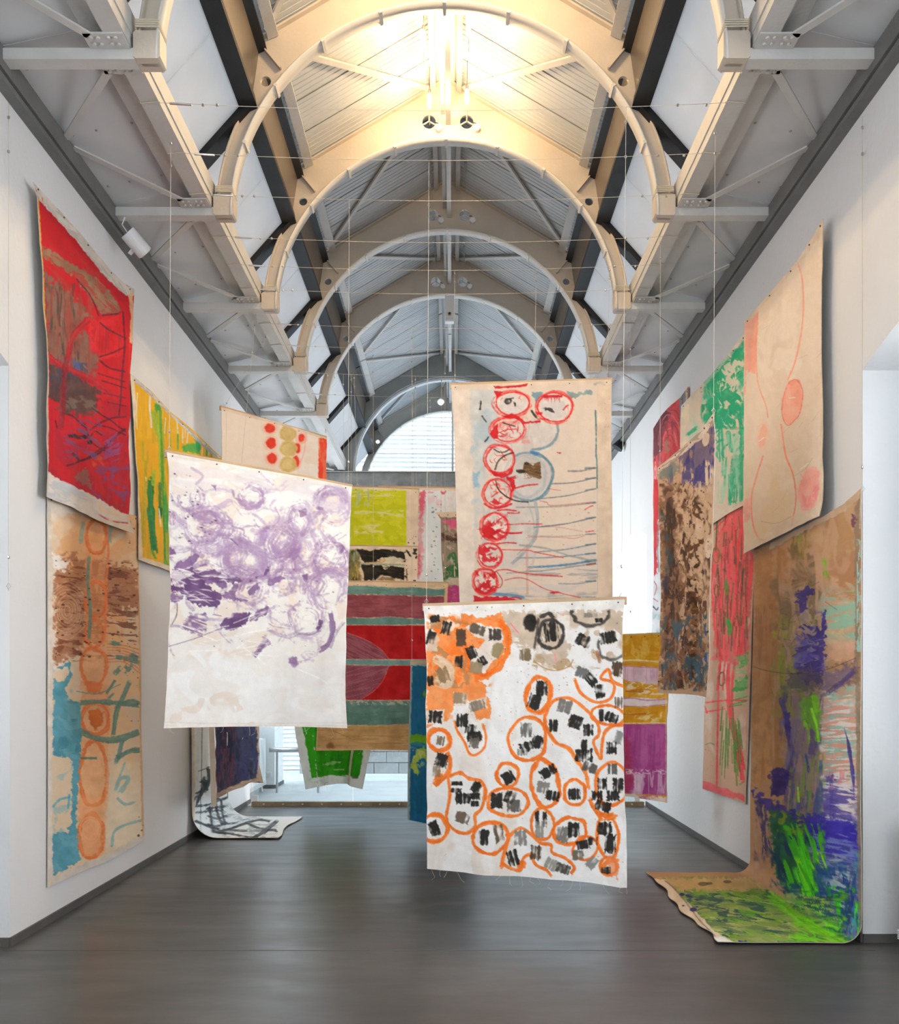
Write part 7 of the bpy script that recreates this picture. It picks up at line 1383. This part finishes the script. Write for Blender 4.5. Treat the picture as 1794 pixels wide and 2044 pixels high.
C('canvas of maroon, teal and crimson bands with a half oval hanging mid-hall', [(240, 780), (215, 1300), (175, 1970)], [(240, 780), (640, 783), (1106, 792)], [(1106, 792), (1095, 1100), (1060, 1970)], [(175, 1970), (500, 1965), (1060, 1968)], CR_C, hang(650, 9.8, 893, 9.8), 'dcc0a0', art_stripes, .025, True, 53, threads=8, gain=1.05)
C('bluish white canvas with pink streaks hanging farthest back, right of the lime one', [(620, 112), (620, 1000)], [(620, 112), (900, 118), (1260, 125)], [(1260, 125), (1260, 1000)], [(620, 1000), (1260, 1000)], CR_C, hang(755, 11.35, 937, 11.35), 'f1f6f9', art_pinkwhite, .02, True, 59)
C('narrow canvas of pink, moss green and magenta hanging behind red circles', [(1018, 292), (1055, 335), (1060, 600), (1075, 780), (1098, 812), (1100, 945)], [(1018, 292), (1150, 288), (1270, 286)], [(1270, 286), (1270, 600), (1270, 948)], [(1100, 945), (1200, 945), (1270, 948)], CR_C, hang(868, 10.25, 940, 10.25), '9a8c7e', art_pinkgreen, .02, False, 61)
C('deep blue canvas with green marks hanging behind the orange ring canvas', [(845, 1348), (840, 1600), (828, 1900), (822, 2200), (820, 2455)], [(845, 1348), (1000, 1352), (1300, 1360)], [(1300, 1360), (1300, 2000), (1300, 2520)], [(820, 2455), (1000, 2490), (1300, 2520)], CR_C, hang(820, 9.2, 949, 9.1), '17648c', art_blue, .025, True, 67)
C('vivid green canvas with white border, gathered below the banded one', [(790, 0), (815, 180), (850, 400), (895, 632)], [(790, 0), (1080, 0), (1385, 0)], [(1385, 0), (1365, 345), (1340, 450), (1305, 628)], [(895, 632), (1030, 602), (1120, 590), (1190, 590), (1205, 606), (1305, 628)], CR_D, hang(585, 10.9, 745, 10.9), 'e9efe9', art_green, .03, False, 71, threads=5,
  fold=lambda U, W: .05 * np.exp(-((U - .28) / .05) ** 2) - .05 * np.exp(-((U - .74) / .05) ** 2))
C('ochre striped canvas with magenta lower half hanging near the right wall', [(90, 790), (85, 1300), (82, 1862)], [(90, 790), (300, 782), (460, 776)], [(460, 776), (450, 1100), (436, 1500), (436, 1918)], [(82, 1862), (250, 1888), (436, 1918)], CR_E, hang(1226, 9.3, 1335, 8.7), 'e3ac24', art_yellowpink, .025, False, 73, threads=5)
ind, indP = C('dark indigo and maroon canvas with tan border hanging low at left', [(200, -10), (240, 200), (246, 450), (262, 700)], [(200, -10), (400, -10), (560, -10)], [(560, -10), (560, 180), (556, 400), (588, 585)], [(262, 700), (350, 655), (450, 612), (490, 580), (588, 585)], CR_D, hang(425, 8.7, 523, 10.2), '2c2c50', art_indigo, .02, False, 79)
a = wp(360 + 222 / 3.588, 1400 + 150 / 3.588, 8.66); b = wp(360 + 240 / 3.588, 1400 + 752 / 3.588, 8.66)
MB().bar(a, b, .05, .006, (0, 1, 0)).build('hanging_strap', M['cloth'], ind)

# canvases that run down the wall and out over the floor
def runner(label, Xw, pxa, pxb, top, Xin, r, inner, crop, base, fn, amp, seed, drift=0.0):
    """pxa/pxb: photo columns of the wall part; top: px->py polyline; inner: plan offsets of the loose end"""
    sg = 1 if Xw > 0 else -1
    nu = int(abs(pxb - pxa) / CELL)
    px = np.linspace(pxa, pxb, nu); Y0 = Xw * F / (px - VX)
    tp = np.array([(crop[0] + x / crop[2], crop[1] + y / crop[2]) for x, y in top])
    o_ = np.argsort(tp[:, 0]); ty = np.interp(px, tp[o_, 0], tp[o_, 1]); zt = EYE + (VY - ty) / F * Y0
    zb = .012
    lv = zt.max() - zb - r; la = r * H; nvv = int(lv * F / Y0.min() / CELL); na = 26; fl = abs(Xw) - r - abs(Xin); nf = int(fl * 250 / CELL)
    u = np.linspace(0, 1, nu)
    rows = []; ws = []
    L = lv + la + fl
    for i in range(nvv):
        t = i / nvv; rows.append((np.full(nu, Xw), Y0 + drift * t * (1 - u), zt + (zb + r - zt) * t)); ws.append(t * lv / L)
    for i in range(na):
        a = H * i / na; rows.append((np.full(nu, Xw - sg * r * (1 - math.cos(a))), Y0 + drift * (1 - u), np.full(nu, zb + r - r * math.sin(a)))); ws.append((lv + la * i / na) / L)
    for i in range(nf + 1):
        t = i / nf; xe = Xin + inner(u)
        rows.append((Xw - sg * r + (xe - (Xw - sg * r)) * t, Y0 + drift * (1 - u), np.full(nu, zb) + 0 * u)); ws.append((lv + la + fl * t) / L)
    V = np.array([np.stack(q, -1) for q in rows]); U = np.broadcast_to(u[None], V.shape[:2]); W = np.broadcast_to(np.array(ws)[:, None], V.shape[:2])
    PX = VX + V[..., 0] / V[..., 1] * F; PY = VY - (V[..., 2] - EYE) / V[..., 1] * F
    p = Pt(PX, PY, crop, base); fn(p); p.c *= 1.10
    return finish('canvas_painting', label, V, U, W, p.rgb(), amp, seed, True, 2)
runner('very tall blue, violet and lime canvas on right wall spilling onto floor', 2.487, 1270 + 497 / 2.107, 1719, [(480, 300), (560, 262), (800, 140), (870, 98), (948, 28)], 1.61, .12, lambda u: .02 * np.sin(u * 9) + .012 * np.sin(u * 31), CR_H, 'b58c62', art_bluewall, .014, 83, .1)
runner('white canvas with black brush grid on left wall curling out over the floor', -2.650, 383, 455, [(60, -330), (400, -300)], -1.80, .26, lambda u: .03 * np.sin(u * 7 + 1), CR_D, 'e9eef0', art_whiteblack, .010, 89)

# hanging wires
ZP = 5.215
def hw(pxt, d, pxb, pyb, label, dz=0.0):
    q = wp(pxb, pyb + 3, d + .014); x = (pxt - VX) / F * d
    Y = min(CAB.values(), key=lambda v: abs(v - d)); t_ = (x - CX + 1.785) / 3.57
    if 0.01 < t_ < .99: t = Vector((x, Y, 5.262 - .05 * math.sin(math.pi * t_)))
    else: t = Vector((min(max(x, CX - 1.90), CX + 1.90), d, 5.28))
    wire(t, q, label)
hw(341, 6.05, 338, 902, 'wire holding the left end of the purple swirl canvas')
hw(699, 6.84, 695, 958, 'wire holding the right end of the purple swirl canvas')
hw(856, 6.24, 851, 1206, 'wire holding the left end of the orange ring canvas')
hw(1248, 5.72, 1240, 1196, 'wire holding the right end of the orange ring canvas')
hw(907, 8.13, 908, 762, 'wire holding the left end of the red circle canvas')
hw(1212, 8.02, 1212, 758, 'wire holding the right end of the red circle canvas')
hw(1318, 7.42, 1317, 930, 'wire holding the far end of the brown mottled canvas')
hw(1427, 5.95, 1424, 826, 'wire holding the near end of the brown mottled canvas')
hw(822, 9.2, 822, 1322, 'wire holding the left end of the deep blue canvas')
hw(447, 9.55, 446, 812, 'wire holding the left end of the red dot canvas', -.02)
hw(650, 10.5, 650, 864, 'wire holding the right end of the red dot canvas')
hw(713, 11.0, 713, 971, 'wire holding the left end of the lime canvas')
hw(831, 11.0, 831, 976, 'wire holding the right end of the lime canvas')
hw(745, 9.8, 745, 1160, 'wire holding the left end of the banded canvas')
hw(888, 9.8, 888, 1163, 'wire holding the right end of the banded canvas')
hw(1067, 8.05, 1067, 762, 'wire holding the middle of the red circle canvas')
hw(1258, 9.1, 1258, 1262, 'wire holding the left end of the ochre and magenta canvas')
hw(700, 10.6, 700, 1092, 'wire holding the left end of the black brushstroke canvas')
hw(822, 10.6, 826, 1092, 'wire holding the right end of the black brushstroke canvas')
hw(858, 11.35, 858, 975, 'wire holding the middle of the pink streaked white canvas')
hw(880, 10.25, 880, 1024, 'wire holding the pink and moss green canvas')
hw(690, 10.9, 690, 1402, 'wire holding the gathered green canvas')
hw(436, 9.0, 436, 1402, 'wire holding the dark indigo canvas')
for px, X, top, bot, lb in ((17, -2.66, 205, 1180, 'thin grey cord hanging down the left wall beside the niche'), (1721, 2.505, 232, 985, 'thin cord holding the near top corner of the blue violet canvas')):
    d = X * F / (px - VX); wire(wp(px, top, d), wp(px, bot, d), lb)
